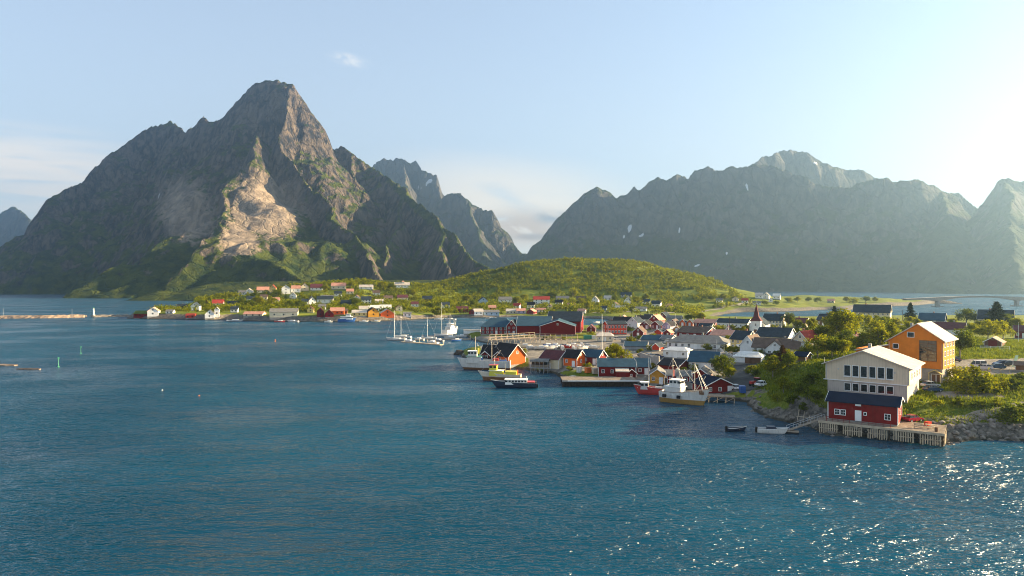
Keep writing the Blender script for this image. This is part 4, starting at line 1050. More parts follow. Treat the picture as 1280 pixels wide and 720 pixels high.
for (a, b, py, ey, ry, lab, wl, rf, kd, yw, ex) in V:
    if a > 795 and -30 <= yw < 0 and py < 470: yw -= 16
    VH[lab] = house(a, b, py, lab, wl, rf, kd, yaw=yw, ey=ey, ry=ry, **ex)
def child_wall(o, nm, mb, mat): return mb.build(nm, mat, o)
# dormers of the orange boathouse
ob = VH['bright orange red boathouse gable with black roof behind the moored boats']
# its long wing towards the sound, with two dormers
bx, by, bz = place(616, 458)
wing = house(600, 634, 457.5, 'black roofed red boathouse wing with two white framed dormers behind the white ship', 'dred', 'black', 'eave', yaw=-16, ey=448, ry=431.5, depth=10, rows=1, nf=5, ng=1, chim=False, name='boathouse', cat='boathouse')
lx, ly, hw, hr = wing['_dim']
for xx in (-lx * 0.30, lx * 0.18):
    d = MB().prism([(xx - 1.7, hw - 0.6), (xx + 1.7, hw - 0.6), (xx + 1.7, hw + 0.9), (xx, hw + 2.3), (xx - 1.7, hw + 0.9)], 'y', -ly / 2 - 0.3, -0.6).build('dormer', WC['dred'], wing)
    MB().prism([(xx - 2.2, hw + 0.52), (xx, hw + 2.33), (xx + 2.2, hw + 0.52), (xx + 2.2, hw + 0.70), (xx, hw + 2.56), (xx - 2.2, hw + 0.70)], 'y', -ly / 2 - 0.75, -0.5).build('dormer_roof', RC['black'], d)
    MB().prism([(xx - 2.25, hw + 0.47), (xx, hw + 2.28), (xx + 2.25, hw + 0.47), (xx + 2.25, hw + 0.75), (xx, hw + 2.62), (xx - 2.25, hw + 0.75)], 'y', -ly / 2 - 0.83, -ly / 2 - 0.76).build('bargeboard', TRIM, d)
    put_window(d, xx, -ly / 2 - 0.3, hw - 0.5, 0, 1.9, 1.5, 2)
# dormer gable on the brown roofed house
bh = VH['white house with wide brown grey roof and a dormer gable above the dark spruce']
lx, ly, hw, hr = bh['_dim']
d = MB().prism([(-2.9, 0.5), (2.9, 0.5), (2.9, hw - 0.1), (0, hw + 2.5), (-2.9, hw - 0.1)], 'y', -ly / 2 - 1.2, -ly / 2 + 3.5).build('cross_gable', WC['white'], bh)
MB().prism([(-3.4, hw - 0.5), (0, hw + 2.53), (3.4, hw - 0.5), (3.4, hw - 0.3), (0, hw + 2.75), (-3.4, hw - 0.3)], 'y', -ly / 2 - 1.6, -ly / 2 + 4.2).build('gable_roof', RC['brown'], d)
for xx in (-1.7, 0, 1.7): put_window(d, xx, -ly / 2 - 1.2, hw - 2.1, 0, 1.1, 1.2, 1)
put_window(d, 0, -ly / 2 - 1.2, hw + 0.6, 0, 0.9, 0.9, 1)
# garage doors
gb = VH['white garage block with dark doors and terrace roof at the bend of the road']
lx, ly, hw, hr = gb['_dim']
for i in range(3): MB().box(lx * (0.04 + 0.17 * i), -ly / 2 - 0.03, 0.3, 2.2, 0.06, 2.2).build('garage_door', WC['brown'], gb)
m = MB()
for i in range(8): m.box(-lx / 2 + lx * i / 7, -ly / 2 - 0.2, hw + 0.3, 0.08, 0.08, 0.9)
m.box(0, -ly / 2 - 0.2, hw + 1.15, lx, 0.06, 0.1).box(0, -ly / 2 - 0.2, hw + 0.75, lx, 0.05, 0.08)
m.build('terrace_railing', TRIM, gb)
gg = VH['small brown garage with salmon roof on the sunny lawn']
MB().box(-gg['_dim'][0] / 2 - 0.03, 0, 0.4, 0.06, 2.6, 2.0).build('garage_door', WC['dred'], gg)
# porch of the quay warehouse
qw = VH['long red quay warehouse with blue grey roof and two small windows']
lx, ly, hw, hr = qw['_dim']
MB().box(lx * 0.14, -ly / 2 - 1.5, -0.4, 4.0, 3.0, 3.2).build('lean_to', WC['red'], qw)
MB().add([(lx * .14 - 2.2, -ly / 2 - 3.3, 2.55), (lx * .14 + 2.2, -ly / 2 - 3.3, 2.55), (lx * .14 + 2.2, -ly / 2 - 0.02, 3.35), (lx * .14 - 2.2, -ly / 2 - 0.02, 3.35), (lx * .14 - 2.2, -ly / 2 - 3.3, 2.82), (lx * .14 + 2.2, -ly / 2 - 3.3, 2.82), (lx * .14 + 2.2, -ly / 2 - 0.02, 3.55), (lx * .14 - 2.2, -ly / 2 - 0.02, 3.55)], [(0, 3, 2, 1), (4, 5, 6, 7), (0, 1, 5, 4), (1, 2, 6, 5), (2, 3, 7, 6), (3, 0, 4, 7)]).build('lean_to_roof', RC['pale'], qw)
MB().box(lx * 0.14, -ly / 2 - 3.03, 0.0, 2.4, 0.06, 2.2).build('barn_door', WC['dred'], qw)
# stilts under the cream warehouse + its glazed veranda
cw = VH['cream warehouse with maroon roof standing on stilts over the water']
lx, ly, hw, hr = cw['_dim']
for sx in (-1, -.3, .4, 1):
    for sy in (-1, 1): MB().tube((sx * lx * .46, sy * ly * .46, -4), (sx * lx * .46, sy * ly * .46, 0.1), 0.18).build('stilt', DWOOD, cw)
x, y, z = place(675, 466)
ver = thing('veranda', 'small grey timber veranda with arched roof on stilts beside the cream warehouse', 'veranda', (x, y, 0.2), R(-12))
m = MB().box(0, 0, 1.6, 6.6, 3.4, 0.2)
for i in range(5):
    for v in (-1.5, 1.5): m.tube((-3.1 + i * 1.55, v, -3), (-3.1 + i * 1.55, v, 4.1), 0.09)
m.build('frame', WC['grey'], ver)
MB().box(0, 0.4, 1.82, 6.2, 2.4, 0.9).build('parapet', WOOD, ver)
arc = [(-1.9, 3.9), (-1.3, 4.45), (0, 4.8), (1.3, 4.45), (1.9, 3.9), (1.9, 4.05), (1.3, 4.62), (0, 4.98), (-1.3, 4.62), (-1.9, 4.05)]
MB().prism(arc, 'x', -3.5, 3.5).build('roof', RC['grey'], ver)
MB().box(0, 0.9, 2.75, 6.2, 1.6, 1.2).build('glazing', GLASS, ver)

# church
x, y, z = place(945.5, 417)
ch = thing('church', 'white wooden church with a dark pointed spire above the village roofs', 'church', (x, y, z - 0.3), R(-30))
tw = 4.3; th_ = 6.3
MB().box(0, 0, -1, tw, tw, th_ + 1).build('tower', WC['white'], ch)
sp = MB(); e = tw / 2 + 0.35
sp.add([(-e, -e, th_), (e, -e, th_), (e, e, th_), (-e, e, th_), (-1.15, -1.15, th_ + 2.0), (1.15, -1.15, th_ + 2.0), (1.15, 1.15, th_ + 2.0), (-1.15, 1.15, th_ + 2.0), (0, 0, th_ + 8.2)],
       [(0, 3, 2, 1), (0, 1, 5, 4), (1, 2, 6, 5), (2, 3, 7, 6), (3, 0, 4, 7), (4, 5, 8), (5, 6, 8), (6, 7, 8), (7, 4, 8)])
sp = sp.build('spire', RC['maroon'], ch)
MB().tube((0, 0, th_ + 8.0), (0, 0, th_ + 9.4), 0.05).box(0, 0, th_ + 8.9, 0.6, 0.07, 0.07).build('cross', STEEL, sp)
MB().prism([(-3.6, -1), (3.6, -1), (3.6, 4.4), (0, 7.2), (-3.6, 4.4)], 'y', tw / 2 + 0.02, tw / 2 + 13).build('nave', WC['white'], ch)
MB().prism([(-4.0, 4.12), (0, 7.23), (4.0, 4.12), (4.0, 4.35), (0, 7.48), (-4.0, 4.35)], 'y', tw / 2 + 0.05, tw / 2 + 13.4).build('roof', RC['slate'], ch)
for i in range(4): put_window(ch, 3.6, tw / 2 + 2 + i * 3, 1.6, math.pi / 2, 0.9, 1.9, 1)
put_window(ch, 0, -tw / 2, 3.9, 0, 0.8, 1.3, 1); put_window(ch, tw / 2, 0, 3.9, math.pi / 2, 0.8, 1.3, 1)
put_door(ch, 0, -tw / 2, 0.1, 0, 1.3, 2.3, WC['brown'])
HOUSES.append((ch, 945.5, 415, 'church', (x, y)))

# ------------------------------------------------------------------ villages across the sound
U = [
 (167, 183, 398.5, 392.5, 388.5, 'red boathouse with mossy green roof at the root of the breakwater', 'red', 'green', 'eave', -5, {}),
 (184, 198, 398.5, 391, 386.5, 'white house with red gable end next to the mossy roofed boathouse', 'white', 'salmon', 'gable', 20, {}),
 (221, 233, 388.5, 384, 380, 'small white house nearest the water behind the breakwater', 'white', 'slate', 'eave', 15, {}),
 (238, 249, 388.5, 382.5, 378, 'white gabled house with dark windows above the little red boathouse', 'white', 'slate', 'gable', 15, {}),
 (232, 243, 398.5, 395, 392, 'little red boathouse low on the shore below two white houses', 'bred', 'redt', 'eave', 5, {}),
 (207, 216, 392.5, 389.5, 387, 'small white shed by the boathouses near the breakwater', 'white', 'grey', 'eave', 5, {}),
 (256, 268, 399, 393, 388, 'white rounded boathouse at the tip of the far village', 'white', 'grey', 'gable', 20, {}),
 (268, 274, 399, 388.5, 385.5, 'narrow tall white shed beside the rounded boathouse', 'white', 'pale', 'gable', 20, {}),
 (265, 279, 383.5, 379, 374, 'white house with red roof and bushes around it', 'white', 'redt', 'eave', 15, {}),
 (284, 301, 384.5, 380, 376.5, 'long white house with dark roof in the dark wood', 'white', 'slate', 'eave', 8, {}),
 (298, 306, 369, 366, 363, 'small white house highest at the west end of the far village', 'white', 'grey', 'eave', 12, {}),
 (306, 316, 367.5, 364, 361, 'pale house just behind the highest western house', 'white', 'pale', 'gable', 15, {}),
 (321, 336, 366.5, 362.5, 358.5, 'cream house with salmon roof on the western slope', 'cream', 'salmon', 'eave', 15, {}),
 (337, 345, 366, 360, 356, 'yellow house beside the salmon roofed one on the slope', 'yellow', 'redt', 'gable', 15, {}),
 (352, 363, 368, 360, 356, 'white two storey gabled house on the crest of the far village', 'white', 'slate', 'gable', 20, dict(rows=2)),
 (364, 375, 366, 360.5, 356.5, 'wide white house with pink roof joined behind the gabled one on the crest', 'white', 'salmon', 'eave', 12, {}),
 (376, 386, 364, 358.5, 354, 'pinkish gabled house on the crest', 'cream', 'maroon', 'gable', 20, {}),
 (388, 403, 363.5, 359.5, 355, 'white house with maroon roof beside a round tree on the crest', 'white', 'maroon', 'eave', 12, {}),
 (377, 385, 382.5, 377, 373, 'white small house on the middle terrace', 'white', 'slate', 'eave', 15, {}),
 (386, 395, 382, 376, 371, 'bright white gabled house on the middle terrace', 'white', 'grey', 'gable', 25, {}),
 (396, 416, 379.5, 374, 370, 'wide white house with grey roof on the middle terrace', 'white', 'slate', 'eave', 10, {}),
 (304, 328, 396.5, 393.5, 389.5, 'long pink boathouse with salmon roof on the waterfront', 'cream', 'salmon', 'eave', 0, {}),
 (337, 372, 397.5, 390, 385.5, 'long pale fish warehouse with grey roof on the far waterfront', 'cream', 'grey', 'eave', 14, dict(depth=14, nf=3, rows=1, name='warehouse', cat='warehouse')),
 (396, 405, 398.5, 391, 386, 'dark red tall boathouse beside the pale warehouse', 'dred', 'maroon', 'gable', 15, {}),
 (406, 417, 399.5, 394.5, 389.5, 'red gabled boathouse with white edges by the ferry', 'red', 'brown', 'gable', 15, {}),
 (413, 430, 394, 388.5, 384.5, 'house with salmon roof above the red gabled boathouse', 'ored', 'salmon', 'eave', 10, {}),
 (414, 432, 362, 357.5, 353.5, 'pink roofed house on the wooded crest', 'cream', 'salmon', 'eave', 8, {}),
 (449, 466, 362, 359, 356, 'long white house alone on the wooded crest', 'white', 'pale', 'eave', 8, {}),
 (401, 416, 377, 372, 369, 'pale house with flat grey roof below the crest', 'grey', 'grey', 'eave', 8, {}),
 (426, 439, 384, 379.5, 375, 'grey house between two dark trees on the middle terrace', 'grey', 'slate', 'eave', 10, {}),
 (452, 464, 380, 374.5, 370.5, 'white two windowed house by the yellow meadow', 'white', 'slate', 'eave', 15, dict(rows=2)),
 (469, 479, 380.5, 376.5, 374, 'small white cottage below the big white house', 'white', 'pale', 'eave', 12, {}),
 (480, 491, 378, 373, 369.5, 'white house with brown roof by the meadow fence', 'white', 'brown', 'eave', 18, {}),
 (497, 510, 377, 372, 368.5, 'cream house with maroon roof under the turreted house', 'cream', 'maroon', 'eave', 12, {}),
 (420, 434, 393, 389, 386, 'brown house behind the ferry', 'brown', 'brown', 'eave', 8, {}),
 (440, 458, 396, 391, 387.5, 'yellow boathouse with pale roof behind the ferry quay', 'yellow', 'pale', 'eave', 8, {}),
 (449, 460, 391, 386, 382.5, 'white shed with pale roof behind the yellow boathouse', 'white', 'pale', 'eave', 12, {}),
 (461, 474, 389.5, 385, 381.5, 'white roofed boat hall on the far waterfront', 'white', 'white', 'eave', 12, {}),
 (475, 489, 389, 385, 381, 'second white roofed hall nearer the sailing boats', 'white', 'white', 'eave', 12, {}),
 (460, 474, 398.5, 391, 386, 'orange boathouse with black roof at the waterfront', 'ochre', 'black', 'gable', 20, {}),
 (476, 493, 399, 392.5, 387.5, 'orange red boathouse nearest the sailing boats', 'ored', 'pale', 'gable', 15, {}),
 (504, 514, 398, 393, 390, 'small white boathouse on its own jetty', 'white', 'grey', 'eave', 8, {}),
 (528, 540, 377.5, 373.5, 370, 'dark brown house in the wood beyond the sailing boats', 'brown', 'slate', 'eave', 8, {}),
 (571, 585, 391, 386.5, 383, 'red house with maroon roof beyond the tall white boat', 'red', 'maroon', 'eave', 8, {}),
 (593, 604, 395, 389.5, 386, 'white boathouse on the shore behind the fish plant', 'white', 'pale', 'eave', 15, {}),
 (605, 624, 395.5, 390.5, 387.5, 'wide pale blue boathouse behind the fish plant', 'blue', 'grey', 'eave', 6, {}),
 (611, 620, 388, 384.5, 381.5, 'ochre cabin with orange roof above the pale blue boathouse', 'ochre', 'salmon', 'eave', 6, {}),
 (599, 610, 380.5, 376, 371.5, 'grey blue gabled house in the wood under the green hill', 'blue', 'slate', 'gable', 10, {}),
 (624, 640, 378.5, 374.5, 371, 'white house with three dormers under the green hill', 'white', 'grey', 'eave', 6, {}),
 (633, 645, 392.5, 389, 386, 'pink shed with pale roof behind the red fish plant wing', 'cream', 'pale', 'eave', 6, {}),
 (646, 657, 392.5, 388.5, 385.5, 'lilac shed with salmon roof behind the fish plant', 'lilac', 'salmon', 'eave', 6, {}),
 (667, 687, 380, 374.5, 370.5, 'long white house with orange roof under the green hill', 'white', 'redt', 'eave', 0, dict(rows=2)),
 (659, 668, 386, 381, 376.5, 'white house with black roof left of the long orange roofed house', 'white', 'black', 'eave', -10, {}),
 (670, 682, 391, 387.5, 385, 'white cottage with pale pink roof near the tallest fish hall', 'white', 'salmon', 'eave', -5, {}),
 (684, 690, 387, 383, 380.5, 'cream cottage in the shade of the long orange roofed house', 'cream', 'brown', 'gable', -10, {}),
 (694, 703, 382, 378, 374.5, 'white house with black roof above the tallest fish hall', 'white', 'black', 'eave', -12, {}),
 (695, 711, 376.5, 373, 370, 'grey brown house behind the black roofed white house', 'grey', 'grey', 'eave', -5, {}),
 (709, 719, 384, 381.5, 379, 'small house with salmon roof above the inner bay', 'cream', 'salmon', 'eave', -10, {}),
 (721, 732, 377.5, 374, 370.5, 'dark grey cottage half hidden in trees above the inner bay', 'grey', 'brown', 'eave', -5, {}),
 (739, 747.5, 380, 375, 370.5, 'white gabled house with side wings above the inner bay', 'white', 'grey', 'gable', -15, {}),
 (755, 764, 376, 372.5, 369.5, 'white cottage with pale roof among bushes', 'white', 'pale', 'eave', -12, {}),
 (751, 758, 388.5, 385, 382.5, 'pale blue cottage on the road by the inner bay', 'blue', 'slate', 'eave', -12, {}),
 (769, 781, 388, 384.5, 382, 'cream cottage with pale roof by the bay road', 'cream', 'pale', 'eave', -12, {}),
 (776, 789, 372, 368.5, 365.5, 'slate roofed house highest up the green hill', 'grey', 'slate', 'eave', -12, {}),
 (780, 787.5, 381.5, 376, 371.5, 'white narrow gabled house beside a round bright tree', 'white', 'slate', 'gable', -22, {}),
 (790, 808, 389.5, 386, 383.5, 'long white house beside the isthmus road', 'white', 'grey', 'eave', -15, dict(rows=1)),
 (814, 825, 385, 379.5, 375.5, 'white sunlit house at the foot of the green hill by the road', 'white', 'slate', 'eave', -30, {}),
 (944, 953, 373.5, 369, 366, 'white house with pale roof on the distant skerry village', 'white', 'pale', 'eave', -30, {}),
 (953, 961, 374, 369.5, 366, 'white gabled house highest in the distant skerry village', 'white', 'grey', 'gable', -30, {}),
 (966, 975, 374.5, 370, 367, 'white house with bright roof beside the highest skerry house', 'white', 'white', 'eave', -30, {}),
 (941, 951, 381.5, 378.5, 376.5, 'low pale shed near the shore of the distant skerry', 'white', 'grey', 'eave', -20, {}),
 (961, 966, 378, 374.5, 372.5, 'tiny white cabin between the skerry houses', 'white', 'pale', 'gable', -20, {}),
 (1034, 1043, 378.5, 376, 374, 'pinkish cottage alone on the distant green skerry', 'cream', 'salmon', 'eave', -30, {}),
 (846, 853, 388, 385, 382.5, 'tiny white boathouse where the road bends to the isthmus', 'white', 'slate', 'gable', -20, {}),
]
for (a, b, py, ey, ry, lab, wl, rf, kd, yw, ex) in U:
    ex = dict(ex); ex.setdefault('name', 'boathouse' if 'boathouse' in lab else ('shed' if 'shed' in lab else ('cottage' if 'cottage' in lab else ('boat_hall' if 'hall on' in lab or 'roofed hall' in lab else 'house'))))
    ex.setdefault('cat', ex['name'].replace('_', ' '))
    if ex['name'] in ('boathouse', 'shed', 'boat_hall'): ex.update(chim=False)
    if 'rows' not in ex: ex['rows'] = 1
    house(a, b, py, lab, wl, rf, kd, yaw=yw, ey=ey, ry=ry, **{'nf': 2 if b - a < 12 else 3, 'ng': 1, **ex})
# the big white house with a turret on the wooded crest
tr_ = house(493, 512, 360.5, 'big white turreted villa on the wooded crest', 'white', 'pale', 'eave', yaw=10, ey=356.5, ry=353, name='villa', cat='villa', rows=1, nf=5, ng=2, chim=False)
lx, ly, hw, hr = tr_['_dim']
MB().box(1.5, 0, 0.5, 4.0, 4.0, hw + hr).build('turret', WC['white'], tr_)
MB().add([(-.9, -2.4, hw + hr + .5), (3.9, -2.4, hw + hr + .5), (3.9, 2.4, hw + hr + .5), (-.9, 2.4, hw + hr + .5), (1.5, 0, hw + hr + 3)], [(0, 3, 2, 1), (0, 1, 4), (1, 2, 4), (2, 3, 4), (3, 0, 4)]).build('turret_roof', RC['salmon'], tr_)

# further houses packed between the named ones
XH = [(288, 297, 391, 386.5, 383, 'white', 'slate', 'eave'), (308, 318, 378, 373.5, 370, 'white', 'slate', 'eave'), (325, 334, 376, 371.5, 368, 'cream', 'brown', 'eave'), (340, 349, 379, 375, 371.5, 'white', 'salmon', 'eave'), (362, 370, 374, 369.5, 366, 'white', 'grey', 'gable'), (418, 427, 371, 367, 364, 'white', 'slate', 'eave'), (433, 442, 368, 364, 361, 'cream', 'salmon', 'eave'),
 (398, 407, 388, 383.5, 380, 'white', 'grey', 'eave'), (384, 392, 391, 386.5, 383, 'yellow', 'maroon', 'gable'), (466, 475, 370, 366, 363, 'white', 'brown', 'eave'), (442, 450, 376, 372, 369, 'white', 'salmon', 'gable'), (514, 523, 384, 380, 377, 'white', 'maroon', 'eave'), (495, 503, 389, 385, 382, 'cream', 'salmon', 'gable'), (553, 562, 385, 381, 378, 'white', 'slate', 'eave'),
 (586, 594, 394, 390, 387, 'red', 'brown', 'gable'), (658, 667, 393, 389.5, 386.5, 'red', 'salmon', 'gable'), (641, 649, 386, 382, 379, 'white', 'redt', 'eave'), (722, 731, 392, 388.5, 386, 'white', 'salmon', 'eave'), (764, 772, 384, 380.5, 378, 'white', 'brown', 'gable'), (803, 812, 381, 377, 374, 'white', 'slate', 'eave'), (832, 840, 387, 383, 380, 'white', 'salmon', 'eave'), (895, 903, 379, 375.5, 373, 'white', 'grey', 'eave'), (915, 923, 377, 373.5, 371, 'cream', 'slate', 'gable'), (927, 935, 379, 375.5, 373, 'white', 'redt', 'eave'),
 (884, 893, 419, 413.5, 409, 'white', 'slate', 'gable'), (905, 915, 420, 414, 409, 'white', 'maroon', 'gable'), (1016, 1026, 414, 408.5, 404, 'white', 'grey', 'gable'), (1118, 1130, 411, 405.5, 400, 'white', 'maroon', 'gable'), (805, 815, 401, 396.5, 393, 'white', 'slate', 'eave'), (841, 850, 416, 411.5, 408, 'ochre', 'brown', 'gable'), (775, 783, 402, 398, 394.5, 'white', 'salmon', 'gable')]
XHOUSES = []
WN = {'white': 'white', 'cream': 'cream', 'yellow': 'yellow', 'red': 'red', 'ochre': 'ochre'}
for (a, b, py, ey, ry, wl, rf, kd) in XH:
    o = house(a, b, py, '', wl, rf, kd, yaw=12 if a < 560 else -20, ey=ey, ry=ry, nf=2, ng=1, rows=1)
    XHOUSES.append((o, (a + b) / 2, py, wl, {'redt': 'red', 'slate': 'dark'}.get(rf, rf)))

# ------------------------------------------------------------------ boats
def hull_mesh(L, B, H, zk=-0.9, sheer=0.25, stern=0.75, top=(0.8, 0.8, 0.8), mats=None, wl=0.5, ns=13, full=2.4):
    """bow towards +x, keel below the water, two paint bands"""
    v = []; f = []; mi = []
    rows_ = 5
    for i in range(ns):
        t = i / (ns - 1)
        wdt = (1 - t ** full) * (stern + (1 - stern) * min(1, t * 3.0)) if t < 1 else 0.0
        wdt = max(wdt, 0.015)
        shz = H * (1 + sheer * (t ** 2) * 1.6 + sheer * 0.25 * (1 - t) ** 2)
        rake = L * 0.10 * (t ** 6)
        zs = [zk * (1 - 0.3 * t ** 3), 0.0, wl, wl + (shz - wl) * 0.5, shz]
        ws = [0.12, 0.66, 0.86, 0.95, 1.0]
        for k in range(rows_):
            x = -L / 2 + L * t - rake * (1 - k / 4.0) - (L * 0.02 * (4 - k) * (t > 0.95))
            flare = ws[k] if t < 0.6 else ws[k] * (1 - 0.45 * (t - 0.6) / 0.4 * (1 - k / 4))
            v.append((x, -B / 2 * wdt * flare, zs[k])); v.append((x, B / 2 * wdt * flare, zs[k]))
    def ix(i, k, s): return (i * rows_ + k) * 2 + s
    for i in range(ns - 1):
        for k in range(rows_ - 1):
            m = 1 if k < 2 else 0
            f.append((ix(i, k, 0), ix(i + 1, k, 0), ix(i + 1, k + 1, 0), ix(i, k + 1, 0))); mi.append(m)
            f.append((ix(i, k, 1), ix(i, k + 1, 1), ix(i + 1, k + 1, 1), ix(i + 1, k, 1))); mi.append(m)
        f.append((ix(i, 0, 0), ix(i, 0, 1), ix(i + 1, 0, 1), ix(i + 1, 0, 0))); mi.append(1)
    for k in range(rows_ - 1):
        f.append((ix(0, k, 0), ix(0, k + 1, 0), ix(0, k + 1, 1), ix(0, k, 1))); mi.append(1 if k < 2 else 0)
    me = bpy.data.meshes.new('hull'); me.from_pydata(v, [], f)
    for m in mats: me.materials.append(m)
    me.polygons.foreach_set('material_index', mi); me.update()
    deck = MB(); dv = []; 
    for i in range(ns):
        a = v[ix(i, 3, 0)]; b = v[ix(i, 3, 1)]; zz = a[2] + (v[ix(i, 4, 0)][2] - a[2]) * 0.25
        dv += [(a[0], a[1] * 1.02, zz), (b[0], b[1] * 1.02, zz)]
    deck.add(dv, [(2 * i, 2 * i + 1, 2 * i + 3, 2 * i + 2) for i in range(ns - 1)])
    rail = MB()
    for s in (0, 1):
        for i in range(ns - 1): rail.tube(v[ix(i, 4, s)], v[ix(i + 1, 4, s)], 0.055, n=5, cap=False)
    return me, deck, rail
BP = {k: pmat('boat_paint_' + k, c_, 0.4, 0.08, 0.8, 0, spec=0.5, dirt=d) for k, c_, d in (
    ('white', (0.60, 0.57, 0.52), 0.45), ('rust', (0.20, 0.09, 0.035), 0.5), ('gold', (0.36, 0.20, 0.05), 0.5), ('navy', (0.012, 0.020, 0.045), 0.2), ('red', (0.42, 0.03, 0.025), 0.35),
    ('yellow', (0.62, 0.55, 0.05), 0.15), ('blue', (0.02, 0.09, 0.30), 0.2), ('grey', (0.22, 0.23, 0.24), 0.4), ('cream', (0.62, 0.54, 0.42), 0.3), ('green', (0.03, 0.22, 0.12), 0.3), ('orange', (0.70, 0.16, 0.02), 0.2))}
def boat(px, py, L, B, H, yaw, label, name, cat, top, low, wl=0.5, sheer=0.3, stern=0.75, deckm=None, zk=-0.9, full=2.4, pos=None, group=None):
    x, y = pos or P0(px, py)
    r = thing(name, label, cat, (x, y, 0), R(yaw), group)
    me, dk, rl = hull_mesh(L, B, H, zk, sheer, stern, mats=[BP[top], BP[low]], wl=wl, full=full)
    h = link('hull', me, r)
    dk.build('deck', deckm or BP['grey'], r); rl.build('gunwale', BP['white'] if top != 'white' else BP['rust'] if low == 'gold' else TRIM, h)
    return r
def mast(r, x, z0, z1, rad=0.09, stays=None, spread=None, name='mast', mat=None):
    m = MB().tube((x, 0, z0), (x, 0, z1), rad, rad * 0.6, 7)
    if spread: m.box(x, 0, z0 + (z1 - z0) * spread, 0.08, 1.8, 0.08)
    o = m.build(name, mat or BP['cream'], r)
    if stays:
        s = MB()
        for (a, b, c_) in stays: s.tube((x, 0, z1 - 0.2), (a, b, c_), 0.028, n=4)
        s.build('rigging', STEEL, o)
    return o
def wheelhouse(r, x, z, lx, ly, h, mat, wrow=True, roof=None, name='wheelhouse'):
    m = MB(); m.add([(x - lx / 2, -ly / 2, z), (x + lx / 2, -ly / 2, z), (x + lx / 2, ly / 2, z), (x - lx / 2, ly / 2, z),
                     (x - lx / 2 + 0.05, -ly / 2 + 0.08, z + h), (x + lx / 2 - 0.25, -ly / 2 + 0.08, z + h), (x + lx / 2 - 0.25, ly / 2 - 0.08, z + h), (x - lx / 2 + 0.05, ly / 2 - 0.08, z + h)],
                    [(0, 3, 2, 1), (4, 5, 6, 7), (0, 1, 5, 4), (1, 2, 6, 5), (2, 3, 7, 6), (3, 0, 4, 7)])
    o = m.build(name, mat, r)
    MB().box(x, 0, z + h + 0.002, lx + 0.3, ly + 0.3, 0.12).build('roof', roof or TRIM, o)
    if wrow:
        n = max(2, int(lx / 0.9)); wz = z + h * 0.52; wh = min(0.75, h * 0.34)
        for sy in (-1, 1):
            for i in range(n): MB().box(x - lx / 2 + lx * (i + 0.5) / n, sy * (ly / 2 - 0.03), wz, lx / n * 0.66, 0.10, wh).build('window', GLASS, o)
        n = max(2, int(ly / 0.9))
        for i in range(n): MB().box(x + lx / 2 - 0.12, -ly / 2 + ly * (i + 0.5) / n, wz, 0.12, ly / n * 0.66, wh).build('window', GLASS, o)
    return o
random.seed(8)
# white trawler with ochre bottom, bow to the east
tx, ty = P0(858, 505)
r = boat(0, 0, 13.6, 5.0, 2.7, -38, 'white trawler with ochre brown bottom and tall rigging beside the red boathouses', 'fishing_trawler', 'trawler', 'white', 'gold', wl=1.25, sheer=0.42, pos=(tx + 0.0, ty + 1.0), stern=0.85)
wheelhouse(r, -2.9, 2.4, 4.9, 3.5, 1.9, BP['white'], False, name='deckhouse')
wheelhouse(r, -2.4, 4.45, 3.3, 2.8, 1.7, BP['white'])
for (a, b) in ((-5.0, 0), (-0.9, 1)): MB().box(a, -2.5, 1.5, 0.9, 0.5, 0.8).build('hull_port', DARK, r)
mast(r, -3.6, 6.8, 12.2, 0.11, [(-7.4, 0, 3.4), (0, 0, 5)], 0.55)
mast(r, -1.8, 6.8, 10.2, 0.08)
mast(r, 2.6, 2.7, 11.0, 0.12, [(6.5, 0, 3.9), (5.6, 1.2, 3.6), (5.6, -1.2, 3.6), (-1.0, 0, 6.8)], 0.7)
m = MB().tube((2.6, 0, 3.2), (5.6, 0, 7.6), 0.09).tube((2.6, 0, 5.5), (-0.4, 0, 9.2), 0.07); m.build('derrick', BP['cream'], r)
MB().box(4.6, 0, 2.9, 1.6, 1.8, 0.9).tube((4.6, -1.1, 3.6), (4.6, 1.1, 3.6), 0.42, n=10).build('winch', BP['rust'], r)
MB().tube((-3.9, 0.9, 6.9), (-3.9, 0.9, 8.6), 0.28, n=10).build('funnel', BP['red'], r)
MB().tube((-2.2, 0, 8.9), (-2.2, 0, 9.1), 0.55, n=12).build('radar', BP['cream'], r)
m = MB()
for i in range(9):
    t_ = i / 8; m.tube((6.2 - 3.6 * t_, -0.25 - 1.9 * t_ ** 0.6, 3.6 - t_ * 0.5), (6.2 - 3.6 * t_, -0.25 - 1.9 * t_ ** 0.6, 4.5 - t_ * 0.6), 0.035)
m.tube((6.2, -0.25, 4.5), (2.6, -2.15, 3.9), 0.035); m.build('railing', BP['cream'], r)
# small red fishing boat
r = boat(817, 493, 11.5, 3.7, 1.9, 168, 'small red hulled fishing boat with grey deck gear beside the white trawler', 'fishing_boat', 'fishing boat', 'red', 'red', wl=0.5)
MB().tube((4.6, -1.2, 2.0), (4.6, 1.2, 2.0), 0.06).build('gunwale_stripe', TRIM, r)
wheelhouse(r, 2.6, 1.5, 2.3, 2.3, 2.0, BP['white']); mast(r, 1.4, 1.6, 6.4, 0.07, [(5.2, 0, 2.2), (-4.8, 0, 2.0)])
MB().box(-1.8, 0, 1.5, 2.6, 2.0, 0.7).build('hatch', BP['grey'], r); MB().tube((-3.6, -0.8, 2.1), (-3.6, 0.8, 2.1), 0.45, n=10).build('net_drum', BP['green'], r)
mast(r, -3.0, 1.6, 5.0, 0.06)
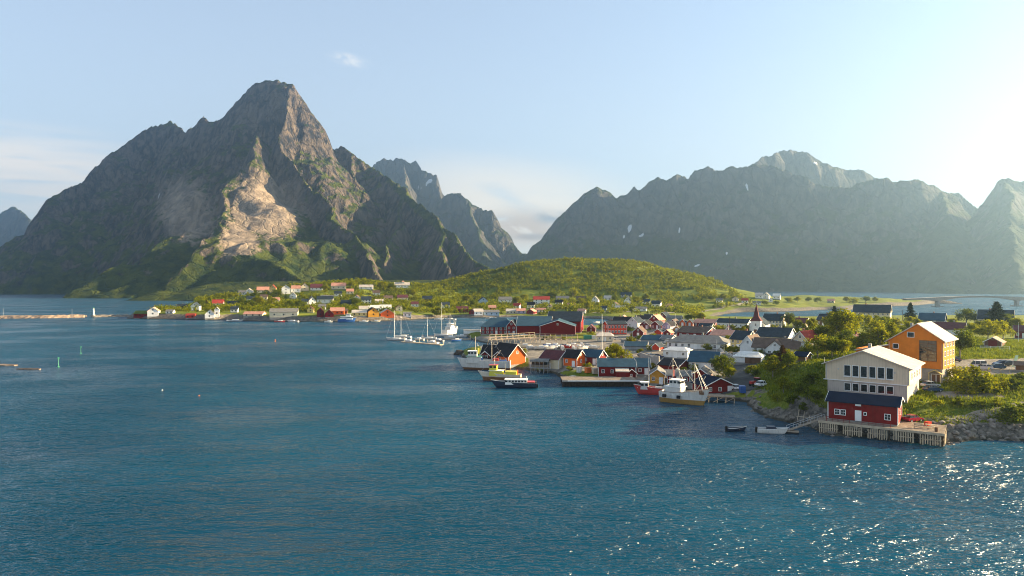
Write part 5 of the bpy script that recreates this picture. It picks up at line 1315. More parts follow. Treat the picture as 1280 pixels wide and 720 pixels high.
# white ship west of the orange gable
sx_, sy_ = P0(605, 461)
r = boat(0, 0, 20.0, 5.6, 3.2, 176, 'long white ship with red brown waterline moored before the orange boathouse', 'fishing_ship', 'ship', 'white', 'rust', wl=0.8, sheer=0.22, pos=(sx_, sy_ - 1.5), stern=0.9)
wheelhouse(r, 3.6, 2.6, 5.6, 4.0, 2.2, BP['white'], False, name='deckhouse', roof=BP['green']); wheelhouse(r, 4.2, 4.95, 3.4, 3.2, 1.9, BP['white'])
MB().box(1.3, 0, 3.0, 1.6, 3.6, 1.5).build('blue_tank', BP['blue'], r)
mast(r, 3.2, 6.9, 12.4, 0.12, [(8.8, 0, 4.2)], 0.6); mast(r, -3.0, 2.7, 11.0, 0.13, [(-8.6, 0, 3.4), (1.0, 0, 5.5)], 0.6)
MB().tube((-3.0, 0, 3.0), (-6.4, 0, 7.2), 0.1).build('derrick', BP['cream'], r)
MB().box(-4.6, 0, 2.7, 2.2, 3.0, 1.4).build('red_gear', BP['red'], r); MB().tube((2.0, 1.0, 6.0), (2.0, 1.0, 8.0), 0.35, n=10).build('funnel', BP['yellow'], r)
MB().box(-7.2, 0, 2.6, 2.6, 3.8, 0.7).build('fish_boxes', BP['blue'], r)
# bright yellow working boat behind the navy one
yx, yy = P0(628, 476)
r = boat(0, 0, 14.5, 4.4, 2.0, 172, 'working boat with bright yellow superstructure and dark hull behind the navy boat', 'working_boat', 'boat', 'cream', 'rust', wl=1.3, pos=(yx - 1, yy + 0.8), sheer=0.35)
wheelhouse(r, 1.0, 1.7, 4.6, 3.2, 1.6, BP['yellow'], False, name='deckhouse'); wheelhouse(r, 2.0, 3.4, 2.6, 2.6, 1.7, BP['yellow'], roof=BP['red'])
MB().box(-4.0, 0, 1.7, 3.6, 3.2, 1.5).build('aft_shelter', BP['yellow'], r); mast(r, 1.6, 5.1, 8.2, 0.08, [(6.4, 0, 2.8)], 0.5); mast(r, -2.0, 1.8, 5.8, 0.06)
MB().tube((-6.0, 0, 1.9), (-6.0, 0, 3.6), 0.25, n=10).build('crane_post', BP['orange'], r)
# navy hulled fast boat in front
nx_, ny_ = P0(642, 484.5)
r = boat(0, 0, 14.2, 3.9, 1.6, 177, 'long low navy hulled boat with white deckhouse in front of the yellow boat', 'passenger_boat', 'boat', 'navy', 'navy', wl=0.5, pos=(nx_, ny_), sheer=0.3, stern=0.95, deckm=TRIM)
wheelhouse(r, -0.8, 1.1, 6.8, 3.0, 1.5, TRIM, True, name='deckhouse'); MB().box(-5.4, 0, 1.1, 2.2, 2.9, 0.9).build('aft_seats', BP['red'], r)
MB().tube((-4.0, -1.2, 1.2), (-4.0, -1.2, 3.4), 0.05).tube((-4.0, 1.2, 1.2), (-4.0, 1.2, 3.4), 0.05).tube((-4.0, -1.2, 3.4), (-4.0, 1.2, 3.4), 0.05).build('arch', STEEL, r)
MB().box(-7.3, 0.5, 0.1, 0.5, 0.6, 1.1).build('outboard_motor', DARK, r)
# motorboat and dark skiff by the pontoon
r = boat(966, 541.5, 6.4, 2.3, 0.9, -12, 'white motorboat with dark canopy tied to the pontoon', 'motorboat', 'motorboat', 'white', 'white', wl=0.25, zk=-0.3, stern=0.9)
MB().box(-0.4, 0, 0.75, 1.7, 1.6, 0.75).build('canopy', BP['navy'], r); MB().add([(0.4, -0.8, 0.8), (1.0, -0.7, 0.8), (1.0, 0.7, 0.8), (0.4, 0.8, 0.8), (0.38, -0.7, 1.5), (0.42, -0.7, 1.5), (0.42, 0.7, 1.5), (0.38, 0.7, 1.5)], [(0, 3, 2, 1), (4, 5, 6, 7), (0, 1, 5, 4), (1, 2, 6, 5), (2, 3, 7, 6), (3, 0, 4, 7)]).build('windscreen', GLASS, r)
MB().box(-3.35, 0, 0.1, 0.45, 0.5, 1.15).build('outboard_motor', DARK, r)
r = boat(921, 538.5, 4.6, 1.8, 0.65, 8, 'small dark open skiff moored beyond the white motorboat', 'skiff', 'skiff', 'navy', 'navy', wl=0.2, zk=-0.3, stern=0.9)
for xx in (-1.2, 0.3): MB().box(xx, 0, 0.42, 0.3, 1.5, 0.06).build('thwart', WOOD, r)
MB().box(-2.4, 0, 0.1, 0.4, 0.4, 1.0).build('outboard_motor', DARK, r)
# marina west of the fish plant: sailing boats along a floating jetty
def sailboat(px, py, L, h, yaw, label, stay=True, col='white'):
    r = boat(px, py, L, L * 0.3, 1.1, yaw, label, 'sailboat', 'sailing boat', col, 'white', wl=0.3, zk=-0.5, group='sailing boats at the floating jetty')
    MB().box(-0.2, 0, 0.9, L * 0.4, L * 0.17, 0.55).build('cabin', TRIM, r)
    m = mast(r, L * 0.08, 0.9, h, 0.11, [(L * 0.5, 0, 1.3), (-L * 0.5, 0, 1.2)] if stay else None, 0.6, mat=TRIM)
    MB().tube((L * 0.06, 0, 1.9), (-L * 0.36, 0, 2.0), 0.14).build('boom', BP['cream'], m)
    return r
sailboat(495, 425.5, 12, 17, 170, 'tall masted sailing boat at the outer end of the floating jetty')
sailboat(503, 422.5, 11, 19.5, 168, 'sailing boat with the second mast from the jetty end')
sailboat(536, 424.5, 9, 13, 172, 'sailing boat with the shorter mast in the middle of the jetty')
sailboat(554, 420.5, 12, 21, 172, 'tallest masted sailing boat right before the white trawler with derricks', True)
def smallboat(px, py, yaw, label, col='white', L=6.0, group='small boats in the marina', cabin=True):
    r = boat(px, py, L, L * 0.36, 0.9, yaw, label, 'motorboat', 'motorboat', col, col, wl=0.25, zk=-0.3, stern=0.9, group=group)
    if cabin: MB().box(0.2, 0, 0.75, L * 0.35, L * 0.24, 0.9).build('cabin', TRIM, r)
    return r
smallboat(512, 428.0, 160, 'small white motorboat low beside the outer sailing boats')
smallboat(524, 425.5, 165, 'cream motorboat between the first and the third mast', 'cream')
smallboat(541, 429.5, 150, 'white motorboat on the near side of the jetty', 'white', 7)
smallboat(549, 427.0, 150, 'small grey motorboat beside the near side white one', 'grey', 6)
smallboat(563, 423.0, 10, 'white motorboat below the white trawler with derricks', 'white', 7)
smallboat(571, 426.5, 20, 'blue motorboat nearest the rocks of the spit', 'blue', 6)
smallboat(577, 421.5, 5, 'white cabin boat in front of the long white pier shed', 'white', 7)
x0_, y0_ = P0(500, 428); x1_, y1_ = P0(578, 425)
x0_, y0_ = P0(503, 427.5); x1_, y1_ = P0(552, 431.5)
j = thing('floating_jetty', 'long pale floating jetty with moored sailing boats', 'jetty', (x0_, y0_, 0), math.atan2(y1_ - y0_, x1_ - x0_))
JL = math.hypot(x1_ - x0_, y1_ - y0_); MB().box(JL / 2, 0, -0.2, JL, 2.4, 0.65).build('deck', RAW, j)
for i in range(6): MB().tube((JL * i / 5, 1.3, -2), (JL * i / 5, 1.3, 2.6), 0.12).build('pile', BP['cream'], j)
x0_, y0_ = P0(528, 424); x1_, y1_ = P0(588, 424.5)
j = thing('floating_jetty', 'inner floating jetty reaching out from the rocky spit', 'jetty', (x0_, y0_, 0), math.atan2(y1_ - y0_, x1_ - x0_))
JL = math.hypot(x1_ - x0_, y1_ - y0_); MB().box(JL / 2, 0, -0.2, JL, 2.2, 0.65).build('deck', RAW, j)
for i in range(5): MB().tube((JL * i / 4, 1.2, -2), (JL * i / 4, 1.2, 2.6), 0.12).build('pile', BP['cream'], j)
r = boat(564, 419, 15, 5.6, 3.4, 62, 'white trawler with derricks seen bow on behind the sailing boats', 'fishing_trawler', 'trawler', 'white', 'navy', wl=0.9, sheer=0.35)
wheelhouse(r, -1.5, 3.0, 5.0, 4.2, 2.4, BP['white'], False, name='deckhouse'); wheelhouse(r, -1.0, 5.5, 3.4, 3.4, 2.0, BP['white'])
mast(r, -1.5, 7.5, 14, 0.16, [(6.8, 0, 4.6)], 0.5); mast(r, 3.2, 3.1, 10, 0.15, None, 0.6)
MB().tube((3.2, 0, 3.5), (5.5, 0, 8.5), 0.1).build('derrick', BP['cream'], r)
# ferry at the far quay and a few boats on that side
r = boat(434, 402.5, 15, 6.5, 2.6, 8, 'white cabin ferry with blue hull at the far waterfront', 'ferry', 'ferry', 'blue', 'blue', wl=0.5, stern=0.95)
wheelhouse(r, -0.5, 2.2, 10, 5.4, 2.4, TRIM); wheelhouse(r, 1.0, 4.7, 4.0, 4.0, 2.0, TRIM)
smallboat(294, 401.5, 5, 'low white boat with long foredeck west of the pink boathouse', 'white', 14, 'boats at the far waterfront')
smallboat(350, 402.5, 5, 'red hulled boat before the pale fish warehouse', 'red', 9, 'boats at the far waterfront')
smallboat(366, 402.3, 175, 'white boat moored east of the red hulled boat', 'white', 10, 'boats at the far waterfront')
smallboat(411, 403, 5, 'small white boat just west of the ferry', 'white', 7, 'boats at the far waterfront')
smallboat(455, 402.6, 8, 'white boat below the yellow boathouse', 'white', 8, 'boats at the far waterfront')
smallboat(470, 402.4, 8, 'cream boat below the white roofed boat hall', 'cream', 8, 'boats at the far waterfront')
smallboat(549, 399.8, 8, 'white boat on the far shore under the round green bush', 'white', 9, 'boats at the far waterfront')
smallboat(563, 399.8, 170, 'white cabin boat at the far shore beside the mast', 'white', 10, 'boats at the far waterfront')
smallboat(614, 398.6, 5, 'white boat before the pale blue boathouse', 'white', 10, 'boats at the far waterfront')
smallboat(746, 404, 20, 'little white boat anchored in the inner bay', 'white', 6, 'boats at the far waterfront')
# buoys and beacons on the water
def buoy(px, py, h, col, label, rad=0.35, cat='buoy', name='buoy'):
    x, y = P0(px, py); r = thing(name, label, cat, (x, y, 0))
    MB().tube((0, 0, -0.6), (0, 0, 0.35), rad * 1.2, rad, 10).build('float', BP[col], r)
    MB().tube((0, 0, 0.3), (0, 0, h), rad * 0.35, rad * 0.25, 8).box(0, 0, h, rad * 1.2, rad * 1.2, rad * 1.4).build('top_mark', BP[col], r)
buoy(73, 459, 3.2, 'green', 'green lit beacon nearest the pale shoal', 0.4, 'beacon', 'beacon')
buoy(101, 442, 2.8, 'green', 'green beacon farther out from the pale shoal', 0.35, 'beacon', 'beacon')
buoy(344, 427, 0.7, 'orange', 'orange mooring buoy alone on open water'); buoy(597, 432, 0.6, 'white', 'white mooring buoy close to the jetty')
for i, (px, py, lb) in enumerate(((203, 488, 'white float alone in the middle of the sound'), (249, 495, 'small orange float east of the white one'))):
    x, y = P0(px, py); m = MB(); 
    for k in range(4): m.tube((0, 0, -0.2 + 0.14 * k), (0, 0, -0.06 + 0.14 * k), (0.10, 0.22, 0.24, 0.14)[k], (0.22, 0.24, 0.14, 0.02)[k], 9)
    tag(m.build('float', BP['orange' if i == 1 else 'white'], None, (x, y, 0)), lb, 'buoy')

# ------------------------------------------------------------------ concrete pier, racks, walls, breakwater, bridge
p0 = P0(703, 483.5); p1 = P0(797, 483.5)
pr_, PL, pang = quay(p0, p1, 9.0, 2.0, 'concrete_pier', 'long weathered pier with pale edge beam and dark piles before the quay warehouse', 'pier', CONC, 2.2, 0.22, deckmat=WOOD)
m = MB()
for i in range(26): m.box((i + 0.5) * PL / 26, -0.12, 0.1, 0.22, 0.12, 1.4)
m.build('fender_posts', DWOOD, pr_)
MB().box(PL / 2, 0.9, -2, PL - 1, 0.3, 3.8).build('retaining_wall', DWOOD, pr_)
MB().box(PL * 0.55, -0.08, 1.7, PL * 0.96, 0.3, 0.32).build('kerb_beam', WC['white'], pr_)
wq = P0(905, 497)
sq = thing('small_jetty', 'rough timber jetty on leaning posts in front of the slipway boathouse', 'jetty', (*P0(896, 503), 0), R(-14))
MB().box(0, 1.5, 1.5, 9.5, 4.0, 0.18).build('deck', WOOD, sq)
for i in range(5): MB().tube((-4.4 + i * 2.2, -0.4, -2), (-4.4 + i * 2.2 + 0.2, 0, 1.5), 0.13).build('post', RAW, sq)
for i in range(3): MB().tube((-4.0 + i * 3, -0.5, 0.1), (-1.6 + i * 3, -0.4, 1.4), 0.07).build('brace', RAW, sq)
lb = thing('pier_shed', 'long white pier shed beside the red fish plant wing', 'shed', (*P0(589, 421)[:2], 0), R(-3))
MB().box(0, 6, 0.0, 11, 4, 1.6).build('base', CONC, lb); MB().box(0, 6, 1.605, 10.4, 3.6, 2.0).build('wall', TRIM, lb); MB().box(0, 6, 3.61, 10.9, 4.1, 0.2).build('roof', RC['pale'], lb)

def rack(px0, py0, px1, py1, label, n, h=4.6, wdt=4.5):
    """cod drying rack: A-shaped trestles carrying long horizontal poles"""
    a = place(px0, py0); b = place(px1, py1)
    L = math.hypot(b[0] - a[0], b[1] - a[1]); r = thing('drying_rack', label, 'drying rack', a, math.atan2(b[1] - a[1], b[0] - a[0]), 'fish drying racks')
    tm = MB().tube((0, -wdt / 2, -1), (0, 0.25, h), 0.11, n=5).tube((0, wdt / 2, -1), (0, -0.25, h), 0.11, n=5).tube((0, -wdt * .32, h * 0.42), (0, wdt * .32, h * 0.42), 0.09, n=5).mesh('trestle', RAW)
    for i in range(n): link('trestle', tm, r, (L * i / (n - 1), 0, 0))
    m = MB()
    for v, zz in ((-0.05, h), (-0.8, h * 0.75), (0.8, h * 0.75), (-1.3, h * 0.5), (1.3, h * 0.5)): m.tube((0, v, zz), (L, v, zz), 0.08, n=5)
    m.build('poles', RAW, r)
rack(612, 431, 668, 428, 'fish drying rack of pale trestles nearest the rocks on the spit', 9)
rack(668, 429, 722, 430, 'fish drying rack of pale trestles before the white edged fish hall', 9)
rack(620, 427, 700, 425.5, 'farther fish drying rack close along the red fish plant', 12, 3.8, 3.6)
def wall_line(pts, h, th, name, label, cat, mat, base=-1.0):
    w_ = [place(*p) for p in pts]; o = MB()
    for a, b in zip(w_[:-1], w_[1:]):
        L = math.hypot(b[0] - a[0], b[1] - a[1]); n = max(1, int(L / 4))
        for i in range(n):
            t0, t1 = i / n, (i + 1) / n; zc = (a[2] + b[2]) / 2
            cx, cy = a[0] + (b[0] - a[0]) * (t0 + t1) / 2, a[1] + (b[1] - a[1]) * (t0 + t1) / 2
            o.box(cx, cy, gz(cx, cy) + base, L / n + 0.02, th, h - base, rz=math.atan2(b[1] - a[1], b[0] - a[0]))
    tag(o.build(name, mat, None), label, cat)
wall_line([(776, 428), (798, 427.5)], 1.3, 0.4, 'low_wall', 'low pale wall above the blue roofs', 'wall', CONC)
wall_line([(700, 437), (790, 437.5)], 0.7, 0.4, 'road_wall', 'long low wall along the harbour road', 'wall', CONC)
wall_line([(800, 451), (812, 455), (824, 456)], 3.0, 0.5, 'retaining_wall', 'dark stone retaining wall below the parked cars', 'wall', WC['stone'])
wall_line([(1150, 432), (1168, 436)], 1.2, 0.2, 'garden_wall', 'low wall beside the orange house', 'wall', CONC)

# breakwater
def mound(pts, top, half, name, label, cat, mat, rough=0.5, seed=0, dens=2.5):
    V_ = []; fcs = []; cur = 0; rs = np.random.RandomState(seed)
    segs = []
    for a, b in zip(pts[:-1], pts[1:]):
        L = math.hypot(b[0] - a[0], b[1] - a[1]); n = max(1, int(L / dens))
        for i in range(n): segs.append((a[0] + (b[0] - a[0]) * i / n, a[1] + (b[1] - a[1]) * i / n, math.atan2(b[1] - a[1], b[0] - a[0])))
    segs.append((pts[-1][0], pts[-1][1], segs[-1][2]))
    prof = [(-half * 1.7, -1.2), (-half * 1.25, 0.5), (-half * 0.95, top * 0.6), (-half * 0.6, top), (half * 0.6, top), (half * 0.95, top * 0.6), (half * 1.25, 0.5), (half * 1.7, -1.2)]
    for k, (x, y, a) in enumerate(segs):
        e = 0.55 if k in (0, len(segs) - 1) else 1
        for (u, z) in prof:
            u = u * e + rs.uniform(-rough, rough); z = z * (0.7 if e < 1 else 1) + rs.uniform(-rough, rough) * 0.6; s = rs.uniform(-rough, rough)
            V_.append((x - u * math.sin(a) + s * math.cos(a), y + u * math.cos(a) + s * math.sin(a), z))
    m_ = len(prof)
    for k in range(len(segs) - 1):
        for i in range(m_ - 1): fcs.append((k * m_ + i, k * m_ + i + 1, (k + 1) * m_ + i + 1, (k + 1) * m_ + i))
    fcs.append(tuple(range(m_))); fcs.append(tuple(range((len(segs) - 1) * m_, len(segs) * m_))[::-1])
    mb = MB().add(V_, fcs); o = mb.build(name, mat, None); tag(o, label, cat); return o
RKM = pmat('shore_rock', (0.19, 0.165, 0.14), 0.95, 0.45, 0.8, 0.9, 2.0, spec=0.15)
PRK = pmat('pale_shore_rock', (0.30, 0.22, 0.16), 0.95, 0.3, 0.5, 0.8, 2.0, spec=0.15)
mound([P0(-60, 399), P0(0, 398), P0(60, 397.5), P0(108, 396.5)], 2.6, 3.0, 'breakwater', 'long pale stone breakwater reaching in from the open sound', 'breakwater', PRK, 0.6, 3)
mound([P0(114, 396.5), P0(140, 396), P0(168, 396)], 2.0, 2.6, 'breakwater', 'dark stone breakwater ending at the mossy roofed boathouse', 'breakwater', RKM, 0.6, 4)
x, y = P0(117, 396.5)
lh = thing('harbour_light', 'small white harbour light tower in the gap of the breakwater', 'lighthouse', (x, y, 0))
MB().tube((0, 0, -1), (0, 0, 2.4), 1.9, 1.6, 12).build('base', CONC, lh); MB().tube((0, 0, 2.4), (0, 0, 8.4), 0.7, 0.5, 12).build('tower', TRIM, lh); MB().tube((0, 0, 8.4), (0, 0, 9.4), 0.6, 0.35, 10).build('lantern', BP['green'], lh)
for px, lb in ((4, 'lamp post at the outer part of the breakwater'), (90, 'lamp post near the inner end of the pale breakwater')):
    x, y = P0(px, 397.5); o = MB().tube((0, 0, 1), (0, 0, 9), 0.12, 0.08, 6).build('lamp_post', STEEL, None, (x, y, 0)); tag(o, lb, 'lamp post')
# pale drying shoal at the left edge
mound([P0(-40, 456.5), P0(10, 457), P0(20, 457)], 0.35, 1.3, 'skerry', 'low pale rock awash at the left edge of the sound', 'skerry', PRK, 0.15, 5, 3)
mound([P0(22, 461.5), P0(38, 462), P0(50, 462)], 0.22, 0.7, 'skerry', 'low narrow pale rock awash nearer than the other', 'skerry', PRK, 0.10, 6, 3)
mound([P0(571, 443.5), P0(584, 442), P0(598, 440)], 1.8, 2.4, 'skerry', 'dark seaweed covered rock point west of the black roofed boathouse', 'skerry', DWOOD, 0.5, 9, 1.5)

# bridge across the strait
bx0, bx1 = W(1130, 376, 960), W(1420, 376, 1010)
br = thing('bridge', 'long pale concrete box girder bridge arching low across the strait', 'bridge', (bx0[0], bx0[1], 0), math.atan2(bx1[1] - bx0[1], bx1[0] - bx0[0]))
BL = math.hypot(bx1[0] - bx0[0], bx1[1] - bx0[1])
piers_x = [(1170 - 1130) / 290 * BL, (1267 - 1130) / 290 * BL, (1364 - 1130) / 290 * BL]
def deckz(x): return 7.0 + 7.0 * math.sin(min(1, max(0, (x + 20) / (BL * 0.62))) * math.pi) ** 0.8 if x < BL * .62 else 7.0
m = MB(); n = 90; prev = None
for i in range(n):
    for t_ in (i / n,):
        a, b = BL * i / n, BL * (i + 1) / n
        def pr(x):
            z = 10.0 + 5.0 * math.exp(-((x - (piers_x[0] + piers_x[1]) / 2) / 105.0) ** 2)
            d = min(abs(x - p) for p in piers_x); return z, 2.2 + 3.6 * max(0, 1 - d / 46.0) ** 2
        (za, ta), (zb, tb_) = pr(a), pr(b)
        m.add([(a, -4.5, za), (b, -4.5, zb), (b, 4.5, zb), (a, 4.5, za), (a, -3, za - ta), (b, -3, zb - tb_), (b, 3, zb - tb_), (a, 3, za - ta)], [(0, 1, 2, 3), (4, 7, 6, 5), (0, 4, 5, 1), (2, 6, 7, 3)])
m.build('deck', WC['stone'], br)
for xp in piers_x:
    z, d = pr(xp); MB().box(xp, 0, -3, 3.4, 5.5, z - d + 3.2).build('pier', CONC, br); MB().box(xp, 0, -3, 9, 12, 4.2).build('pier_base', CONC, br)

# ------------------------------------------------------------------ poles, flagpoles, flag
def pole(px, py, h, label, r=0.10, mat=None, name='pole', cat='pole', arm=None):
    x, y, z = place(px, py); o = thing(name, label, cat, (x, y, z))
    MB().tube((0, 0, -0.5), (0, 0, h), r, r * 0.55, 7).build('shaft', mat or TRIM, o)
    if arm: MB().box(0, 0, h - 0.6, arm, 0.12, 0.12).tube((-arm / 2.3, 0, h - 0.5), (-arm / 2.3, 0, h - 0.2), 0.07, n=5).tube((arm / 2.3, 0, h - 0.5), (arm / 2.3, 0, h - 0.2), 0.07, n=5).build('crossarm', DWOOD, o)
    elif name == 'flagpole': MB().tube((0, 0, h), (0, 0, h + 0.22), 0.12, 0.1, 8).build('finial', BP['yellow'], o)
    elif name == 'street_lamp': MB().tube((0, 0, h - 0.1), (1.0, 0, h + 0.15), 0.05).box(1.1, 0, h + 0.05, 0.6, 0.25, 0.12).build('lamp_head', STEEL, o)
    return o
pole(752.5, 437, 15.5, 'tall white flagpole beside the low pale concrete store', 0.16, name='flagpole', cat='flagpole')
pole(756, 449, 12, 'thin pole rising behind the long quay warehouse', 0.09, RAW, arm=1.4)
pole(844, 411, 9, 'white pole behind the old row of cabins', 0.10)
pole(1255, 424, 9, 'slim flagpole beside the small brown garage', 0.08, name='flagpole', cat='flagpole')
pole(1273, 428, 7.5, 'flagpole in front of the maroon house at the lawn end', 0.07, name='flagpole', cat='flagpole')
pole(250, 398, 12, 'wooden power pole by the little red boathouse', 0.14, DWOOD, arm=1.8, name='power_pole', cat='power pole')
pole(687, 392, 12, 'wooden power pole between the far shore cottages', 0.14, DWOOD, arm=1.8, name='power_pole', cat='power pole')
pole(811, 474, 7, 'lamp post on the gravel beside the tiny red shed', 0.08, name='street_lamp', cat='street lamp')
pole(905, 459, 8, 'street lamp at the bend of the road by the white garages', 0.08, name='street_lamp', cat='street lamp')
pole(1143, 482, 7, 'wooden pole between the beige hall and the orange house', 0.09, DWOOD, arm=1.2)
pole(1105, 412, 8, 'power pole among the birches before the very large cream house', 0.10, DWOOD, arm=1.6, name='power_pole', cat='power pole')
pole(896, 447, 6.5, 'thin mast on the white low house terrace', 0.06)
x, y, z = place(1264, 461)
fl = thing('banner_flag', 'pale green feather banner leaning beside the car park', 'banner', (x, y, z), R(-20))
MB().tube((0, 0, 0), (1.0, 0, 3.8), 0.04).build('shaft', STEEL, fl)
MB().add([(0.15, -0.01, 0.5), (0.75, -0.01, 0.6), (1.6, -0.01, 3.0), (1.7, -0.01, 3.9), (1.02, -0.01, 3.8), (0.15, 0.02, 0.5), (0.75, 0.02, 0.6), (1.6, 0.02, 3.0), (1.7, 0.02, 3.9), (1.02, 0.02, 3.8)], [(0, 1, 2, 3, 4), (9, 8, 7, 6, 5), (0, 5, 6, 1), (1, 6, 7, 2), (2, 7, 8, 3), (3, 8, 9, 4), (4, 9, 5, 0)]).build('cloth', pmat('pale_green_cloth', (0.50, 0.72, 0.50), 0.8, 0.1, 1), fl)

# ------------------------------------------------------------------ cars
CP_ = {k: pmat('car_paint_' + k, c_, 0.25, 0.03, 1.0, spec=0.6) for k, c_ in (('blue', (0.015, 0.05, 0.11)), ('silver', (0.50, 0.51, 0.52)), ('red', (0.30, 0.008, 0.03)), ('dark', (0.025, 0.03, 0.04)), ('white', (0.72, 0.72, 0.70)), ('navy', (0.02, 0.035, 0.12)))}
_cm = {}
def car(x, y, z, rz, col, label, van=False, group='cars parked in the village'):
    k = (col, van)
    r = thing('parked_van' if van else 'parked_car', label, 'van' if van else 'car', (x, y, z + 0.02), rz, group)
    if k not in _cm:
        bt = 1.0 if not van else 1.2
        prof = [(-2.15, 0.42), (-2.2, 0.75), (-2.05, 0.98), (-1.2, 1.02), (1.05, 0.98), (1.95, 0.80), (2.2, 0.62), (2.18, 0.38), (1.7, 0.28), (-1.7, 0.28)]
        body = MB().prism(prof, 'y', -0.88, 0.88).mesh('body', CP_[col])
        if van: cab_ = [(-2.1, 1.0), (-2.05, 1.95), (-1.7, 2.05), (0.9, 2.05), (1.65, 1.02)]
        else: cab_ = [(-1.85, 1.0), (-1.45, 1.42), (-1.0, 1.50), (0.2, 1.50), (1.1, 0.98)]
        gl = MB(); gh = MB()
        n = len(cab_)
        vs = [(u, -0.84 + 0.12 * (w_ > 1.1), w_) for u, w_ in cab_] + [(u, 0.84 - 0.12 * (w_ > 1.1), w_) for u, w_ in cab_]
        gl.add(vs, [tuple(range(n)), tuple(range(n, 2 * n))[::-1]] + [(i, n + i, n + (i + 1) % n, (i + 1) % n) for i in range(n)])
        zt = cab_[2][1]
        gh.box((cab_[2][0] + cab_[-2][0]) / 2, 0, zt - 0.02, cab_[-2][0] - cab_[2][0] + 0.1, 1.46, 0.06)
        for u in (-0.45, 0.35 if not van else 0.6): gh.box(u - 0.1, 0, 1.0, 0.09, 1.66 if not van else 1.66, zt - 1.0 - 0.03)
        wh = MB().tube((0, -0.11, 0), (0, 0.11, 0), 0.33, n=14).mesh('wheel', DARK)
        rim = MB().tube((0, -0.125, 0), (0, 0.125, 0), 0.19, n=10).mesh('rim', STEEL)
        hl = MB().box(2.12, 0, 0.62, 0.12, 0.34, 0.14).mesh('headlight', TRIM)
        tl = MB().box(-2.16, 0, 0.74, 0.1, 0.28, 0.16).mesh('tail_light', BP['red'])
        _cm[k] = (body, gl.mesh('cabin_glass', GLASS), gh.mesh('roof', CP_[col]), wh, rim, hl, tl)
    body, gl, gh, wh, rim, hl, tl = _cm[k]
    link('body', body, r); link('cabin_glass', gl, r); link('roof', gh, r)
    for sx in (-1.35, 1.35):
        for sy in (-0.8, 0.8): w_ = link('wheel', wh, r, (sx, sy, 0.33)); link('rim', rim, w_)
    for sy in (-0.62, 0.62): link('headlight', hl, r, (0, sy, 0)); link('tail_light', tl, r, (0, sy, 0))
    return r
CARS = [
 (1166, 490, 12, 'blue', 'dark blue hatchback parked on the gravel below the orange house'), (1163, 484.5, 12, 'silver', 'silver car parked just behind the dark blue hatchback'),
 (1141, 529, 20, 'red', 'crimson car parked by the quay below the grassy bank'), (1192, 452, 95, 'dark', 'dark car beside the corner of the orange house on the parking ground'),
 (1229, 462, 160, 'silver', 'silver car at the near edge of the parking ground'), (1245, 461.5, 165, 'blue', 'blue car beside the silver one on the parking ground'),
 (1252, 457, 178, 'navy', 'navy car farther back on the parking ground'), (1259, 457.5, 178, 'dark', 'black car next to the banner on the parking ground'),
 (953, 483, 30, 'white', 'white car beside the red tractor by the slipway'), (918, 487, 100, 'white', 'white car behind the slipway boathouse'),
 (804, 446, 10, 'dark', 'dark car in the yard below the tiny crimson house'), (813, 446.5, 12, 'white', 'white car in the yard below the tiny crimson house'), (822, 447.5, 14, 'navy', 'navy car at the hall end of the yard below the crimson house'),
 (768, 446.5, 5, 'dark', 'dark car parked behind the long quay warehouse roof'), (707, 434.5, 5, 'silver', 'silver car on the harbour road before the racks'), (735, 433.5, 5, 'white', 'white car on the harbour road near the flagpole'),
 (762, 424.5, 5, 'dark', 'dark car in front of the bright red house'), (772, 425, 5, 'silver', 'silver car in front of the bright red house'),
 (641, 419.5, 5, 'silver', 'silver car at the wall of the red brick fish plant wing'), (655, 420, 5, 'white', 'white car by the long plain fish plant hall'),
 (831, 425, 10, 'red', 'red car on the gravel yard behind the hipped hall'), (839, 417, 10, 'white', 'white car near the old row of cabins'), (846, 417, 10, 'blue', 'blue car near the old row of cabins'),
 (898, 416, 10, 'white', 'white car before the long dark red house'), (1008, 444, 40, 'red', 'red car under the cream house with red tiles'),
]
for (px, py, a, col, lb) in CARS:
    x, y, z = place(px, py); car(x, y, z, R(a), col, lb)
car(*place(1222, 460), R(150), 'white', 'white van on the parking ground before the sunny lawn', True)
# red tractor by the slipway
x, y, z = place(944, 483)
tr = thing('tractor', 'small red tractor standing by the slipway', 'tractor', (x, y, z), R(200))
MB().box(0.7, 0, 0.7, 1.9, 0.9, 0.8).build('bonnet', BP['red'], tr); MB().box(-0.7, 0, 0.8, 1.3, 1.3, 0.5).build('body', BP['red'], tr)
MB().box(-0.7, 0, 1.3, 1.2, 1.2, 0.95).build('cab_glass', GLASS, tr); MB().box(-0.7, 0, 2.26, 1.4, 1.4, 0.12).build('roof', BP['red'], tr)
for sy in (-0.75, 0.75):
    MB().tube((-0.8, sy - 0.18, 0.75), (-0.8, sy + 0.18, 0.75), 0.75, n=16).build('wheel', DARK, tr); MB().tube((1.2, sy * 0.85 - 0.12, 0.45), (1.2, sy * 0.85 + 0.12, 0.45), 0.45, n=14).build('wheel', DARK, tr)
